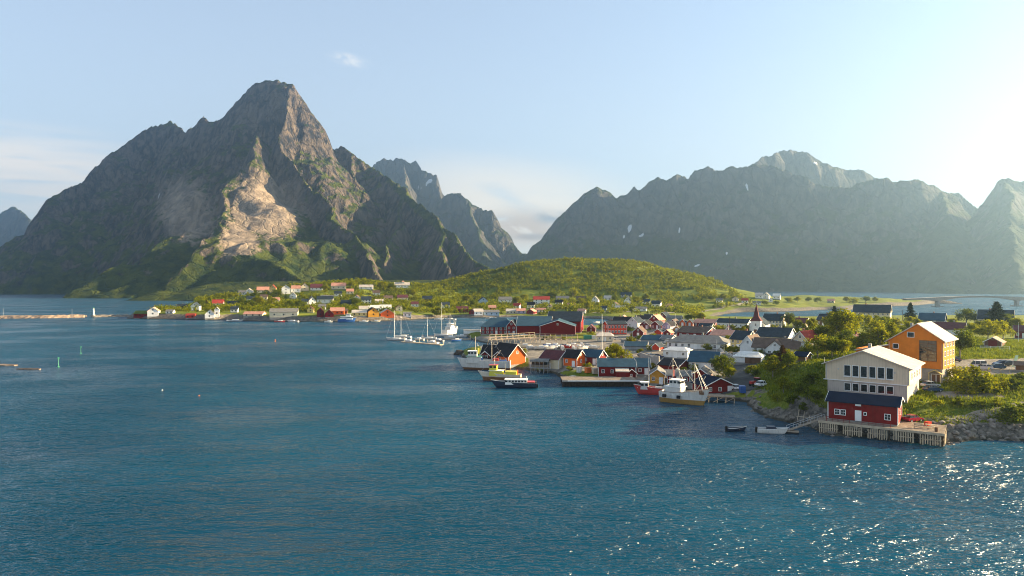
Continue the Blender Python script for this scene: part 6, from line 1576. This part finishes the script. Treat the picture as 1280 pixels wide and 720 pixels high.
# boats laid up on land and fish crates along the harbour road
random.seed(21)
ib = 0
lay = [(676, 437.5), (683, 436.8), (690, 437.4), (697, 436.6), (703, 437.6), (710, 436.4), (717, 437.5), (724, 436.4), (730, 437.8), (686, 434.6), (695, 434.0), (716, 434.0), (727, 433.8), (664, 437.2), (656, 435.0), (742, 437.0)]
cols = ['white', 'cream', 'white', 'grey', 'white', 'red', 'white', 'cream', 'white', 'blue', 'white', 'cream', 'white', 'white', 'cream', 'white']
proto = None
for i, ((px, py), cc) in enumerate(zip(lay, cols)):
    x, y, z = place(px, py); r = thing('laid_up_boat', '', 'boat', (x, y, z + 0.45), R(random.uniform(-30, 200)), 'small boats laid up on land by the harbour road')
    L = random.uniform(4.5, 6.5); me_, dk, rl_ = hull_mesh(L, L * 0.36, 0.9, -0.35, 0.25, 0.9, mats=[BP[cc], BP[cc]], wl=0.2, ns=9)
    link('hull', me_, r); MB().box(0.2, 0, 0.5, L * 0.35, L * 0.22, 0.9).build('cabin', TRIM, r)
    MB().box(-L * .25, 0, -0.45, 0.12, 1.4, 0.35).box(L * .2, 0, -0.45, 0.12, 1.0, 0.35).build('cradle', WOOD, r); r['_lay'] = i; r['_c'] = cc
x, y, z = place(735, 424); o = MB().box(0, 0, 0, 4.5, 2.2, 1.9).box(0, 0, 1.9, 4.6, 2.3, 0.12).build('waste_container', BP['green'], None, (x, y, z)); tag(o, 'green waste container at the corner of the tallest fish hall', 'container')
for i, (px, py, cc, lb) in enumerate(((742, 424, 'white', 'pale fish box stack beside the green waste container'), (744, 467.5, 'cream', 'pale fish box stack left on the gravel behind the pier'), (735, 466, 'orange', 'orange fish box stack on the gravel behind the pier'), (716, 477, 'cream', 'cream fish box stack at the seaward end of the concrete pier'), (724, 466, 'white', 'white fish box stack between the dark red cabin and the pier'), (928, 492, 'blue', 'blue fish box stack at the side of the slipway boathouse'))):
    x, y, z = place(px, py); m = MB()
    for k in range(3): m.box(0.03 * (k % 2), 0, k * 0.62, 1.9, 1.4, 0.56).box(0, 0, k * 0.62 + 0.56, 2.0, 1.5, 0.06)
    tag(m.build('fish_boxes', BP[cc], None, (x, y, z), 0.3 * i), lb, 'fish boxes')

# garden and yard fences
def fence(pts, label, mat, h=1.0):
    w_ = [place(*p) for p in pts]; r = thing('fence', label, 'fence', w_[0])
    ox, oy, oz = w_[0]; rails = MB(); pm = MB().box(0, 0, -0.3, 0.1, 0.1, h + 0.35).mesh('post', mat)
    for a, b in zip(w_[:-1], w_[1:]):
        L = math.hypot(b[0] - a[0], b[1] - a[1]); n = max(2, int(L / 2.2)); pr = None
        for i in range(n + 1):
            x, y = a[0] + (b[0] - a[0]) * i / n, a[1] + (b[1] - a[1]) * i / n; z = gz(x, y) - oz
            link('post', pm, r, (x - ox, y - oy, z))
            if pr:
                for q in (0.45, 0.9): rails.tube((pr[0], pr[1], pr[2] + q * h), (x - ox, y - oy, z + q * h), 0.045, n=4)
            pr = (x - ox, y - oy, z)
    rails.build('rails', mat, r)
fence([(1190, 462), (1215, 467), (1262, 466)], 'pale wooden fence along the near edge of the parking ground', RAW)
fence([(1226, 436), (1262, 437)], 'white fence in front of the brown garage on the lawn', TRIM)
fence([(900, 438), (910, 444), (917, 448)], 'white garden fence beside the white garage block', TRIM)
fence([(758, 452), (795, 452)], 'grey timber fence behind the long quay warehouse', WOOD)
fence([(480, 384), (510, 385), (530, 386)], 'pale fence along the yellow meadow on the far shore', RAW, 1.3)
# overhead line along the ridge of the peninsula
PP = [(1128, 410), (1060, 412), (985, 418), (912, 422), (850, 420)]; tops = []
for i, (px, py) in enumerate(PP):
    x, y, z = place(px, py); o = thing('power_pole', ['wooden power pole beside the dark spruce tree east of the birches', 'wooden power pole rising out of the yellow green birches', 'wooden power pole between the church and the red tiled house', 'wooden power pole behind the cream yellow house', 'wooden power pole at the end of the old cabin row'][i], 'power pole', (x, y, z))
    MB().tube((0, 0, -0.5), (0, 0, 9.5), 0.15, 0.10, 7).build('shaft', DWOOD, o); MB().box(0, 0, 8.9, 0.12, 1.8, 0.12).build('crossarm', DWOOD, o); tops.append(Vector((x, y, z + 9.05)))
for i, (a, b) in enumerate(zip(tops[:-1], tops[1:])):
    m = MB()
    for k in range(10):
        t0, t1 = k / 10, (k + 1) / 10; sg = lambda t: Vector((0, 0, -4 * 1.6 * t * (1 - t)))
        m.tube(a.lerp(b, t0) + sg(t0), a.lerp(b, t1) + sg(t1), 0.035, n=4, cap=False)
    tag(m.build('power_line', DARK, None), ['sagging power line over the birches nearest the spruce', 'sagging power line from the birches to the church', 'sagging power line between the church and the cream yellow house', 'sagging power line reaching the old cabin row'][i], 'power line')

# ------------------------------------------------------------------ vegetation
def leaf_mat(name, a, b, trans=0.5):
    m = bpy.data.materials.new(name); m.use_nodes = True; t = m.node_tree; t.nodes.clear()
    o = N(t, 'ShaderNodeOutputMaterial'); g = N(t, 'ShaderNodeNewGeometry'); oi = N(t, 'ShaderNodeObjectInfo')
    n = N(t, 'ShaderNodeTexNoise', inp={'Scale': 0.35, 'Detail': 3.0}); t.links.new(g.outputs['Position'], n.inputs['Vector'])
    f = math_(t, 'ADD', math_(t, 'MULTIPLY', g.outputs['Random Per Island'], 0.5), math_(t, 'MULTIPLY', n.outputs[0], 0.5))
    c = mixc(t, maprange(t, f, 0.25, 0.75), a, b)
    c = mixc(t, math_(t, 'MULTIPLY', oi.outputs['Random'], 0.35), c, tuple(x * 0.6 for x in a))
    d = N(t, 'ShaderNodeBsdfDiffuse'); tr = N(t, 'ShaderNodeBsdfTranslucent'); mx = N(t, 'ShaderNodeMixShader', inp={0: trans})
    t.links.new(c, d.inputs[0]); t.links.new(c, tr.inputs[0]); t.links.new(d.outputs[0], mx.inputs[1]); t.links.new(tr.outputs[0], mx.inputs[2]); t.links.new(mx.outputs[0], o.inputs['Surface'])
    return m
LM = {'birch': leaf_mat('birch_leaves', (0.105, 0.130, 0.006), (0.340, 0.320, 0.010)), 'dark': leaf_mat('rowan_leaves', (0.060, 0.088, 0.008), (0.180, 0.205, 0.012)),
      'spruce': leaf_mat('spruce_needles', (0.016, 0.030, 0.012), (0.045, 0.060, 0.018), 0.15), 'rust': leaf_mat('copper_needles', (0.060, 0.028, 0.012), (0.11, 0.055, 0.02), 0.15),
      'wood': leaf_mat('wood_leaves', (0.075, 0.105, 0.004), (0.320, 0.310, 0.008)), 'grass': leaf_mat('grass_blades', (0.095, 0.140, 0.010), (0.260, 0.270, 0.018), 0.35)}
BARK = pmat('grey_birch_bark', (0.20, 0.18, 0.155), 0.9, 0.35, 3.0, 0.6, 8)
def leaf_quads(P, size, rs, up=0.0):
    n = len(P); a = rs.normal(size=(n, 3)); a[:, 2] *= (1 - up); a /= np.linalg.norm(a, axis=1)[:, None]
    b = np.cross(a, rs.normal(size=(n, 3))); b /= np.linalg.norm(b, axis=1)[:, None]
    s = size * rs.uniform(0.6, 1.3, (n, 1)) * 0.5
    a = a * s; b = b * s * rs.uniform(0.5, 1.0, (n, 1))
    return np.stack([P - a - b * 0.3, P + a * 0.2 - b, P + a + b * 0.3, P - a * 0.2 + b], 1)
def crown_points(rs, n, h, wdt, lobes, base=0.25):
    """leaves gathered in many small sprays on uneven lobes"""
    L = []
    for i in range(lobes):
        a = rs.uniform(0, 2 * np.pi); rr = wdt * 0.5 * math.sqrt(rs.uniform(0.0, 0.62)); zf = rs.uniform(base + 0.12, 0.86)
        rr *= (1.15 - abs(zf - 0.5)) ; L.append((rr * math.cos(a), rr * math.sin(a), zf * h, rs.uniform(0.16, 0.30) * wdt))
    L.append((0, 0, 0.86 * h, 0.17 * wdt))
    per = int(n / 14); C = []
    for k in range(per):
        x, y, z, r = L[rs.randint(len(L))]; d = rs.normal(size=3); d /= np.linalg.norm(d); q = rs.uniform(0.55, 1.08) * r
        C.append((x + d[0] * q, y + d[1] * q, z + d[2] * q * 0.85))
    C = np.array(C); P = np.repeat(C, 14, 0) + rs.normal(size=(per * 14, 3)) * wdt * 0.045
    return P[P[:, 2] > base * h * 0.6], L
def trunk_mb(rs, h, L, r0, fork=0.22):
    m = MB(); top = Vector((rs.uniform(-.2, .2), rs.uniform(-.2, .2), h * 0.62)); f0 = Vector((0, 0, h * fork))
    m.tube((0, 0, -0.5), f0, r0, r0 * 0.75, 7); m.tube(f0, top, r0 * 0.72, r0 * 0.25, 6)
    for (x, y, z, r) in L[:7]:
        s = f0.lerp(top, rs.uniform(0.0, 0.7)); mid = s.lerp(Vector((x, y, z)), 0.55) + Vector((0, 0, -0.1)); m.tube(s, mid, r0 * 0.42, r0 * 0.26, 5); m.tube(mid, (x, y, z), r0 * 0.26, r0 * 0.08, 5)
    return m
PROTO = {}
rs = np.random.RandomState(11)
for kind, mt, n, h, wdt, lobes, sz, cnt in (('birch', 'birch', 3600, 6.0, 5.2, 13, 0.30, 4), ('dark', 'dark', 3600, 6.0, 5.6, 13, 0.30, 3), ('bush', 'birch', 1500, 2.2, 3.2, 8, 0.24, 3), ('darkbush', 'dark', 1500, 2.2, 3.2, 8, 0.24, 2)):
    for i in range(cnt):
        P, L = crown_points(rs, n, h, wdt * rs.uniform(0.85, 1.1), lobes, 0.25 if 'bush' not in kind else 0.02)
        PROTO.setdefault(kind, []).append((quads_mesh('crown', leaf_quads(P, sz, rs), LM[mt]), trunk_mb(rs, h, L, 0.17 if 'bush' not in kind else 0.06, 0.22 if 'bush' not in kind else 0.05).mesh('trunk', BARK), h))
for kind, mt in (('spruce', 'spruce'), ('copper', 'rust')):
    for i in range(2):
        h = 8.0; C = []
        for k in range(26):
            f_ = k / 25; z = h * (0.12 + 0.86 * f_); rr = 2.1 * (1 - f_) ** 0.8 * rs.uniform(0.8, 1.15) + 0.08; nb = int(7 - 3 * f_)
            for b_ in range(nb):
                a = rs.uniform(0, 6.28)
                for q in np.linspace(0.15, 1, 8): C.append((rr * q * math.cos(a), rr * q * math.sin(a), z - 0.35 * rr * q + 0.12 * rr * q * q))
        C = np.array(C); P = np.repeat(C, 4, 0) + rs.normal(size=(len(C) * 4, 3)) * 0.10
        m = MB().tube((0, 0, -0.5), (0, 0, h * 0.97), 0.16, 0.03, 7)
        PROTO.setdefault(kind, []).append((quads_mesh('crown', leaf_quads(P, 0.34, rs, 0.3), LM[mt]), m.mesh('trunk', BARK), h))
LAND = [('orange house', 1150, 470), ('beige hall', 1085, 495), ('church tower', 946, 410), ('very large cream house', 1092, 398), ('brown garage on the lawn', 1241, 431), ('bright red two storey house', 772, 417), ('tallest fish hall', 705, 405),
        ('white garage block', 935, 452), ('slipway boathouse', 900, 490), ('red tractor', 944, 481), ('parking ground', 1235, 460), ('cream house with red tiles', 1000, 432), ('long white house with dark roof', 915, 408), ('cream house by the great spruce', 1244, 400),
        ('long maroon roof', 1186, 413), ('long blue roofed warehouse', 770, 470), ('low blue roofs', 800, 432), ('brown roofed dormer house', 970, 440), ('long dark red house', 880, 407), ('dark blue hatchback', 1166, 489), ('rocky shore by the skiff', 960, 518),
        ('ferry', 434, 398), ('pale fish warehouse', 354, 393), ('white villa on the crest', 503, 358), ('orange roofed long white house', 677, 377), ('sunlit white house by the road', 820, 382), ('gabled house on the far crest', 357, 363), ('pale blue boathouse', 614, 392), ('white sailing masts', 505, 410), ('sunlit road wall on the isthmus', 870, 392), ('distant skerry houses', 958, 372), ('dark pine on the ridge', 1043, 392), ('breakwater houses', 235, 385)]
TREES = []
KN = {'birch': ('birch_tree', 'tree', 'yellow green birch'), 'dark': ('rowan_tree', 'tree', 'dark green rowan'), 'bush': ('bush', 'bush', 'bright bush'), 'darkbush': ('bush', 'bush', 'dark bush'), 'spruce': ('spruce_tree', 'tree', 'dark spruce'), 'copper': ('conifer_tree', 'tree', 'copper brown conifer')}
random.seed(31)
def tree(px, py, hpx, kind, wk=1.0, pos=None, lab=None):
    if pos: x, y = pos; z = gz(x, y)
    else: x, y, z = place(px, py)
    cr, tk, h0 = random.choice(PROTO[kind]); s = hpx * y / 853.0 / h0 / 0.98
    r = thing(KN[kind][0], lab or '', KN[kind][1], (x, y, z - 0.1), random.uniform(0, 6.28), 'trees and bushes of the village'); r.scale = (s * wk, s * wk, s)
    link('trunk', tk, r)
    link('crown', cr, r)
    if not lab: TREES.append((r, px, py, kind, x, y))
    return r
T = [
 (1052, 434, 46, 'birch'), (1022, 450, 32, 'birch'), (1040, 447, 27, 'dark'), (1054, 449, 24, 'birch'), (1078, 442, 26, 'birch', 1.2), (1066, 424, 32, 'birch'), (1040, 418, 28, 'birch'), (1030, 436, 28, 'dark'), (1092, 428, 28, 'birch', 1.1), (1086, 414, 20, 'birch'), (1104, 420, 24, 'dark'),
 (1012, 420, 20, 'birch'), (997, 414, 14, 'birch'), (985, 410, 20, 'dark'), (1005, 436, 22, 'dark'), (1016, 414, 16, 'birch'), (1100, 440, 30, 'birch', 1.2), (1114, 434, 30, 'birch'), (1127, 440, 26, 'dark'), (1122, 418, 20, 'birch', 1.2), (1136, 424, 22, 'birch', 1.2), (1110, 409, 13, 'dark', 1.3), (1146, 414, 16, 'birch', 1.2), (1096, 406, 12, 'birch', 1.2),
 (1072, 408, 14, 'dark'), (1060, 438, 26, 'dark'), (1085, 444, 20, 'dark', 1.2), (1010, 448, 18, 'dark'), (1138, 408, 12, 'birch', 1.3), (1156, 424, 14, 'birch', 1.2), (1118, 446, 20, 'birch'),
 (1043, 407, 24, 'spruce', 1.3), (978, 459, 27, 'copper', 1.5), (962, 461, 18, 'copper', 1.2), (986, 461, 20, 'dark'), (966, 473, 28, 'birch', 1.2), (979, 492, 20, 'birch', 1.5),
 (904, 472, 28, 'dark', 1.15), (912, 476, 16, 'birch', 1.2), (897, 478, 9, 'bush'), (880, 421, 7, 'bush'), (929, 420, 12, 'birch', 1.2), (934, 416, 9, 'bush'), (922, 418, 8, 'bush'), (905, 437, 6, 'bush', 1.4), (912, 441, 8, 'bush', 1.3),
 (1138, 404, 25, 'spruce', 1.35), (1246, 414, 36, 'spruce', 1.7), (1262, 414, 22, 'dark', 1.2), (1208, 405, 19, 'dark', 1.5), (1218, 404, 12, 'birch', 1.3), (1200, 447, 37, 'dark', 1.0), (1235, 428, 28, 'birch', 1.2), (1254, 426, 25, 'birch', 1.05), (1216, 424, 20, 'birch', 1.3), (1186, 438, 16, 'birch', 1.1), (1272, 416, 18, 'birch', 1.1), (1226, 414, 14, 'dark', 1.2), (1190, 408, 10, 'birch', 1.3),
 (1141, 462, 22, 'darkbush', 1.25), (1132, 468, 14, 'darkbush', 1.2), (1219, 488, 28, 'bush', 0.95), (1202, 478, 18, 'bush', 1.2), (1236, 492, 20, 'bush', 1.2), (1208, 492, 14, 'bush', 1.4), (1190, 482, 10, 'bush', 1.3), (1250, 484, 12, 'bush', 1.3), (1266, 488, 14, 'darkbush', 1.3), (1276, 478, 12, 'darkbush', 1.3), (1262, 528, 22, 'darkbush', 1.2), (1275, 520, 16, 'darkbush', 1.3), (1245, 508, 8, 'bush', 1.3), (1170, 508, 8, 'bush', 1.5), (1198, 506, 9, 'darkbush', 1.6), (1222, 510, 9, 'darkbush', 1.6),
 (770, 449, 19, 'birch', 1.25), (762, 448, 12, 'bush', 1.1), (781, 449, 11, 'bush', 1.2), (739, 422, 7, 'bush', 1.2), (800, 441, 5, 'bush', 1.5), (813, 438, 6, 'bush', 1.2), (868, 402, 13, 'birch', 1.4), (877, 402, 11, 'birch', 1.4), (860, 402, 9, 'dark', 1.2), (852, 414, 6, 'bush', 1.4), (792, 421, 6, 'bush'),
 (1000, 492, 13, 'darkbush', 1.3), (1012, 480, 14, 'darkbush', 1.3), (990, 504, 10, 'darkbush', 1.4), (1018, 500, 12, 'darkbush', 1.3), (1005, 515, 8, 'darkbush', 1.4), (972, 503, 8, 'bush', 1.4), (885, 404, 6, 'dark', 1.4),
 (788, 428, 7, 'bush', 1.3), (797, 425, 6, 'darkbush', 1.3), (842, 434, 6, 'bush', 1.3), (835, 432, 5, 'bush', 1.3), (858, 428, 8, 'birch', 1.3), (884, 437, 7, 'bush', 1.3), (892, 432, 9, 'birch', 1.3), (901, 430, 8, 'dark', 1.3), (909, 428, 9, 'birch', 1.3), (921, 441, 8, 'bush', 1.3), (938, 437, 9, 'birch', 1.3), (947, 446, 8, 'bush', 1.3), (1004, 444, 10, 'birch', 1.3), (985, 446, 9, 'bush', 1.3), (972, 445, 7, 'darkbush', 1.3), (996, 420, 10, 'birch', 1.3), (1002, 424, 9, 'dark', 1.3), (940, 412, 9, 'birch', 1.3), (967, 413, 7, 'bush', 1.3), (980, 414, 8, 'dark', 1.3), (895, 414, 7, 'bush', 1.3), (905, 413, 6, 'bush', 1.3), (915, 413, 7, 'darkbush', 1.3), (876, 428, 7, 'bush', 1.3), (828, 404, 6, 'bush', 1.3), (818, 422, 5, 'bush', 1.3), (806, 418, 6, 'birch', 1.3), (786, 414, 6, 'bush', 1.3), (752, 411, 6, 'bush', 1.3), (690, 424, 5, 'bush', 1.3), (680, 425, 5, 'darkbush', 1.3), (705, 425, 5, 'bush', 1.3), (640, 440, 5, 'bush', 1.3), (655, 441, 5, 'bush', 1.3), (712, 463, 5, 'bush', 1.3), (735, 460, 6, 'bush', 1.3), (816, 461, 7, 'bush', 1.3), (856, 466, 7, 'darkbush', 1.3), (868, 463, 7, 'bush', 1.3), (938, 466, 9, 'bush', 1.3), (943, 470, 9, 'darkbush', 1.3),
 # across the sound and on the skerry
 (549, 398, 14, 'birch', 1.5), (430, 383, 10, 'dark', 1.1), (444, 384, 12, 'dark', 1.2), (376, 388, 12, 'dark', 1.2), (361, 387, 11, 'dark', 1.2), (340, 384, 12, 'birch', 1.2), (322, 384, 13, 'birch', 1.2), (312, 386, 11, 'dark', 1.3), (346, 372, 10, 'dark', 1.3), (406, 365, 10, 'birch', 1.2), (440, 360, 9, 'birch', 1.3), (478, 361, 9, 'birch', 1.3), (490, 363, 9, 'dark', 1.3),
 (252, 384, 9, 'dark', 1.3), (258, 383, 8, 'copper', 1.4), (282, 382, 8, 'dark', 1.2), (303, 383, 11, 'dark', 1.3), (516, 372, 10, 'birch', 1.3), (540, 388, 10, 'dark', 1.3), (584, 379, 10, 'birch', 1.3), (591, 384, 9, 'dark', 1.3), (646, 382, 11, 'birch', 1.3), (655, 378, 10, 'birch', 1.2), (690, 374, 9, 'dark', 1.3), (716, 372, 12, 'birch', 1.2), (726, 384, 12, 'birch', 1.1), (735, 389, 12, 'birch', 1.1), (734, 382, 10, 'dark', 1.2),
 (751, 374, 7, 'dark', 1.3), (768, 378, 9, 'dark', 1.3), (796, 382, 11, 'birch', 1.5), (808, 378, 11, 'birch', 1.1), (748, 386, 8, 'birch', 1.2), (790, 389, 6, 'bush'), (970, 382, 6, 'dark', 1.5), (985, 379, 7, 'birch', 1.5), (997, 378, 7, 'birch', 1.6), (1010, 378, 7, 'dark', 1.5), (1022, 379, 7, 'dark', 1.3), (1058, 378, 7, 'birch', 1.4), (1082, 378, 8, 'dark', 1.6), (1094, 378, 7, 'birch', 1.4), (956, 382, 6, 'dark', 1.4), (890, 376, 7, 'dark', 1.4), (904, 374, 7, 'birch', 1.5), (916, 373, 6, 'birch', 1.5), (1066, 379, 6, 'bush', 1.4),
]
for q in T: tree(*q)

# woods and scrub on the far slopes: too many stems to count
fp = [(o.location.x, o.location.y, max(o['_dim'][0], o['_dim'][1]) * 0.62 + 2.0) for o in COL.objects if '_dim' in o.keys()]
def near_house(x, y):
    for (a, b, r) in fp:
        if (x - a)**2 + (y - b)**2 < r * r: return True
        # keep the view of the wall: nothing tall just in front
        if abs(x * b / y - a) < r * 0.8 and 0 < b - y < r + 9: return True
    return False
def wood(name, n, x0, x1, y0, y1, cond, hmin, hmax, kq, sz, seed, label):
    rs = np.random.RandomState(seed); Q = []; c = 0; tr = 0
    while c < n and tr < n * 12:
        tr += 1; x = rs.uniform(x0, x1); y = rs.uniform(y0, y1); g = gz(x, y)
        if g < 1.2 or not cond(x, y, g) or near_house(x, y): continue
        h = rs.uniform(hmin, hmax) * (0.7 + 0.6 * rs.rand()); wdt = h * rs.uniform(0.45, 0.75)
        d = rs.normal(size=(kq, 3)); d /= np.linalg.norm(d, axis=1)[:, None]; d *= rs.uniform(0.55, 1.05, (kq, 1))
        P = np.stack([x + d[:, 0] * wdt * .6, y + d[:, 1] * wdt * .6, g + h * 0.52 + d[:, 2] * h * 0.5], 1)
        Q.append(leaf_quads(P, sz * (0.5 + 0.1 * h), rs)); c += 1
    me = quads_mesh(name, np.concatenate(Q), LM['wood']); o = link(name, me); tag(o, kind='stuff'); return o
pxf = lambda x, y: 640 + x / y * 853
pyf = lambda x, y, g: HOR - (g - CAMZ) / y * 853
def c_hill(x, y, g):
    px = pxf(x, y); n = perlin(np.array([x / 40]), np.array([y / 40]), 91)[0]; m = perlin(np.array([x / 14]), np.array([y / 14]), 92)[0]
    d = gd(x, y)
    if d < 18: return False
    py = pyf(x, y, g)
    if px < 520: return (py < 352 + 14 + 10 * n) or (n + 0.5 * m > -0.2)
    if px > 880: return n > -0.1 and px < 945
    if py < 362: return m + 0.6 * n > -0.55 - max(0, (py - 340)) * 0.02
    return n + m * 0.6 > -0.08
wood('woodland', 16000, -420, 300, 640, 1110, c_hill, 2.6, 6.0, 26, 1.25, 5, '')
def c_scrub(x, y, g):
    n = perlin(np.array([x / 22]), np.array([y / 22]), 93)[0]; return n > 0.0 and gd(x, y) > 4
wood('undergrowth', 340, 20, 140, 150, 330, lambda x, y, g: c_scrub(x, y, g) and 1.0 * (pxf(x, y) > 955) and (pyf(x, y, g) < 452 or pxf(x, y) < 1030) and not any(inpoly(np.array([x]), np.array([y]), q)[0] for q in gravel_polys) and not (1185 < pxf(x, y) < 1300 and pyf(x, y, g) > 440), 0.7, 1.6, 60, 0.32, 6, '')
# meadow grass on the near slopes
rs = np.random.RandomState(17); Q = []
NG = 26000; xs = rs.uniform(55, 200, NG * 3); ys = rs.uniform(135, 330, NG * 3)
keepn = 0
for x, y in zip(xs, ys):
    if keepn > NG: break
    if rs.rand() < (y - 135) / 260: continue
    g = gz(x, y)
    px = pxf(x, y)
    if g < 1.8 or px > 1300 or px < 945 or gd(x, y) < 4: continue
    if any(inpoly(np.array([x]), np.array([y]), q)[0] for q in gravel_polys[:2]): continue
    keepn += 1; k = 5; a = rs.uniform(0, 6.28, k); hh = rs.uniform(0.25, 0.75, k) * (0.6 + 0.7 * (perlin(np.array([x / 9]), np.array([y / 9]), 95)[0] + 0.5)); lean = rs.uniform(-0.25, 0.25, (k, 2))
    bx = x + rs.normal(size=k) * 0.35; by = y + rs.normal(size=k) * 0.35; wd = 0.10
    z0 = np.full(k, g - 0.05)
    c0 = np.stack([bx - np.cos(a) * wd, by - np.sin(a) * wd, z0], 1); c1 = np.stack([bx + np.cos(a) * wd, by + np.sin(a) * wd, z0], 1)
    t1 = np.stack([bx + lean[:, 0] + np.cos(a) * wd * .4, by + lean[:, 1] + np.sin(a) * wd * .4, z0 + hh], 1); t0 = np.stack([bx + lean[:, 0] - np.cos(a) * wd * .4, by + lean[:, 1] - np.sin(a) * wd * .4, z0 + hh], 1)
    Q.append(np.stack([c0, c1, t1, t0], 1))
tag(link('meadow_grass', quads_mesh('meadow_grass', np.concatenate(Q), LM['grass'])), kind='stuff')

# boulders along the near shore, one uncountable rubble slope
rs = np.random.RandomState(23); V_ = []; F_ = []
ico = bmesh.new(); bmesh.ops.create_icosphere(ico, subdivisions=1, radius=1.0); iv = np.array([v.co[:] for v in ico.verts]); jf = [tuple(v.index for v in f.verts) for f in ico.faces]; ico.free()
cnt = 0
for k in range(9000):
    x = rs.uniform(40, 125); y = rs.uniform(128, 215); d = gd(x, y)
    if not (-0.9 < d < 6.5): continue
    px = pxf(x, y)
    if px < 940 or px > 1330: continue
    if rs.rand() > (0.9 if px > 1165 else 0.40) or (px < 1100 and d > 2.2): continue
    if d > 3.6 and rs.rand() > 0.45: continue
    s = rs.uniform(0.25, 0.75) * (1.4 if px > 1165 and rs.rand() < .3 else 0.9); sc = s * rs.uniform(0.6, 1.2, 3) * np.array([1.2, 1.0, 0.8])
    p = iv * (1 + rs.uniform(-0.22, 0.22, (len(iv), 1))) * sc; a = rs.uniform(0, 6.28); c_, s_ = math.cos(a), math.sin(a)
    p = np.stack([p[:, 0] * c_ - p[:, 1] * s_ + x, p[:, 0] * s_ + p[:, 1] * c_ + y, p[:, 2] + max(gz(x, y), -0.3) + 0.12], 1)
    b = len(V_); V_ += [tuple(q) for q in p]; F_ += [tuple(b + i for i in f) for f in jf]; cnt += 1
    if cnt > 1100: break
tag(MB().add(V_, F_).build('shore_rubble', RKM, None), kind='stuff')

# gravel track along the slope above the rocks, and the road through the village
def strip(name, pts, wdt, mat, lift=0.07, st=2.0):
    w_ = [Vector(place(*p)[:2]) for p in pts]; ps = []
    for a, b in zip(w_[:-1], w_[1:]):
        n = max(1, int((b - a).length / st)); ps += [a.lerp(b, i / n) for i in range(n)]
    ps.append(w_[-1]); vs = []; K = 5
    for i, p in enumerate(ps):
        d = (ps[min(i + 1, len(ps) - 1)] - ps[max(i - 1, 0)]).normalized(); nrm = Vector((-d.y, d.x)); ww = wdt * (1 + 0.08 * math.sin(i * 1.7))
        row = [p + nrm * ww * (j / (K - 1) - 0.5) for j in range(K)]; 
        vs += [(q.x, q.y, gz(q.x, q.y) + lift) for q in row]
    fs = [(i * K + j, i * K + j + 1, (i + 1) * K + j + 1, (i + 1) * K + j) for i in range(len(ps) - 1) for j in range(K - 1)]
    o = MB().add(vs, fs).build(name, mat, None); tag(o, kind='structure'); return o
GRV = pmat('gravel_track', (0.26, 0.225, 0.18), 0.95, 0.2, 0.6, 0.5, 4, spec=0.1)
ASP = pmat('worn_asphalt', (0.060, 0.060, 0.062), 0.9, 0.2, 0.4, 0.4, 6, spec=0.2)
strip('path', [(1120, 536), (1150, 528), (1185, 526), (1225, 521), (1262, 513), (1300, 502)], 3.2, GRV)
strip('road', [(914, 497), (916, 488), (919, 478), (921, 468), (914, 461), (925, 456), (945, 457), (950, 450)], 6.5, ASP)
strip('road', [(921, 468), (930, 478), (938, 488)], 6.0, ASP, 0.085)
strip('road', [(832, 391), (860, 391), (885, 388), (905, 383), (935, 379), (965, 377)], 6, GRV, 0.15, 6)
strip('road', [(740, 391.5), (780, 390), (815, 389), (840, 389.5)], 5, GRV, 0.12, 6)

# ------------------------------------------------------------------ labels of the things set out in numbers
ORD = ['', 'second ', 'third ', 'fourth ', 'fifth ', 'sixth ', 'seventh ', 'eighth ', 'ninth ', 'tenth ', 'eleventh ', 'twelfth ']
grp = {}
for (r, px, py, kind, x, y) in TREES:
    best = min(LAND, key=lambda l: math.hypot(l[1] - px, (l[2] - py) * 1.6))
    dx, dy = px - best[1], py - best[2]
    rel = ('right of' if dx > 0 else 'left of') if abs(dx) > abs(dy) * 0.9 else ('in front of' if dy > 0 else 'behind')
    grp.setdefault((KN[kind][2], best[0], rel), []).append((math.hypot(dx, dy), r))
for (kn, lm, rel), lst in grp.items():
    lst.sort(key=lambda q: q[0])
    for i, (d, r) in enumerate(lst):
        r['label'] = (f'{kn} {rel} the {lm}' if len(lst) == 1 else f'{ORD[i]}nearest {kn} {rel} the {lm}')
grp = {}
for (r, px, py, wl, rf) in XHOUSES:
    best = min(LAND, key=lambda l: math.hypot(l[1] - px, (l[2] - py) * 1.6))
    dx, dy = px - best[1], py - best[2]
    rel = ('right of' if dx > 0 else 'left of') if abs(dx) > abs(dy) * 0.9 else ('in front of' if dy > 0 else 'behind')
    grp.setdefault((wl, rf, best[0], rel), []).append((math.hypot(dx, dy), r))
for (wl, rf, lm, rel), lst in grp.items():
    lst.sort(key=lambda q: q[0])
    for i, (d, r) in enumerate(lst): r['label'] = f'small {wl} house with {rf} roof {rel} the {lm}' if len(lst) == 1 else f'{ORD[i]}nearest {wl} house with {rf} roof {rel} {lm}'
lay_objs = sorted([o for o in COL.objects if '_lay' in o.keys()], key=lambda o: (o['_c'], pxf(o.location.x, o.location.y)))
by = {}
for o in lay_objs: by.setdefault(o['_c'], []).append(o)
for c_, lst in by.items():
    for i, o in enumerate(lst):
        o['label'] = f'{c_} boat laid up on land by the harbour road' if len(lst) == 1 else f'{ORD[i]}{c_} laid up boat counted from the rock point along the harbour road'.strip().replace('  ', ' ')
        if len(lst) > 1 and i == 0: o['label'] = 'first ' + o['label']
        del o['_lay']; del o['_c']
for o in COL.objects:
    if '_dim' in o.keys(): del o['_dim']
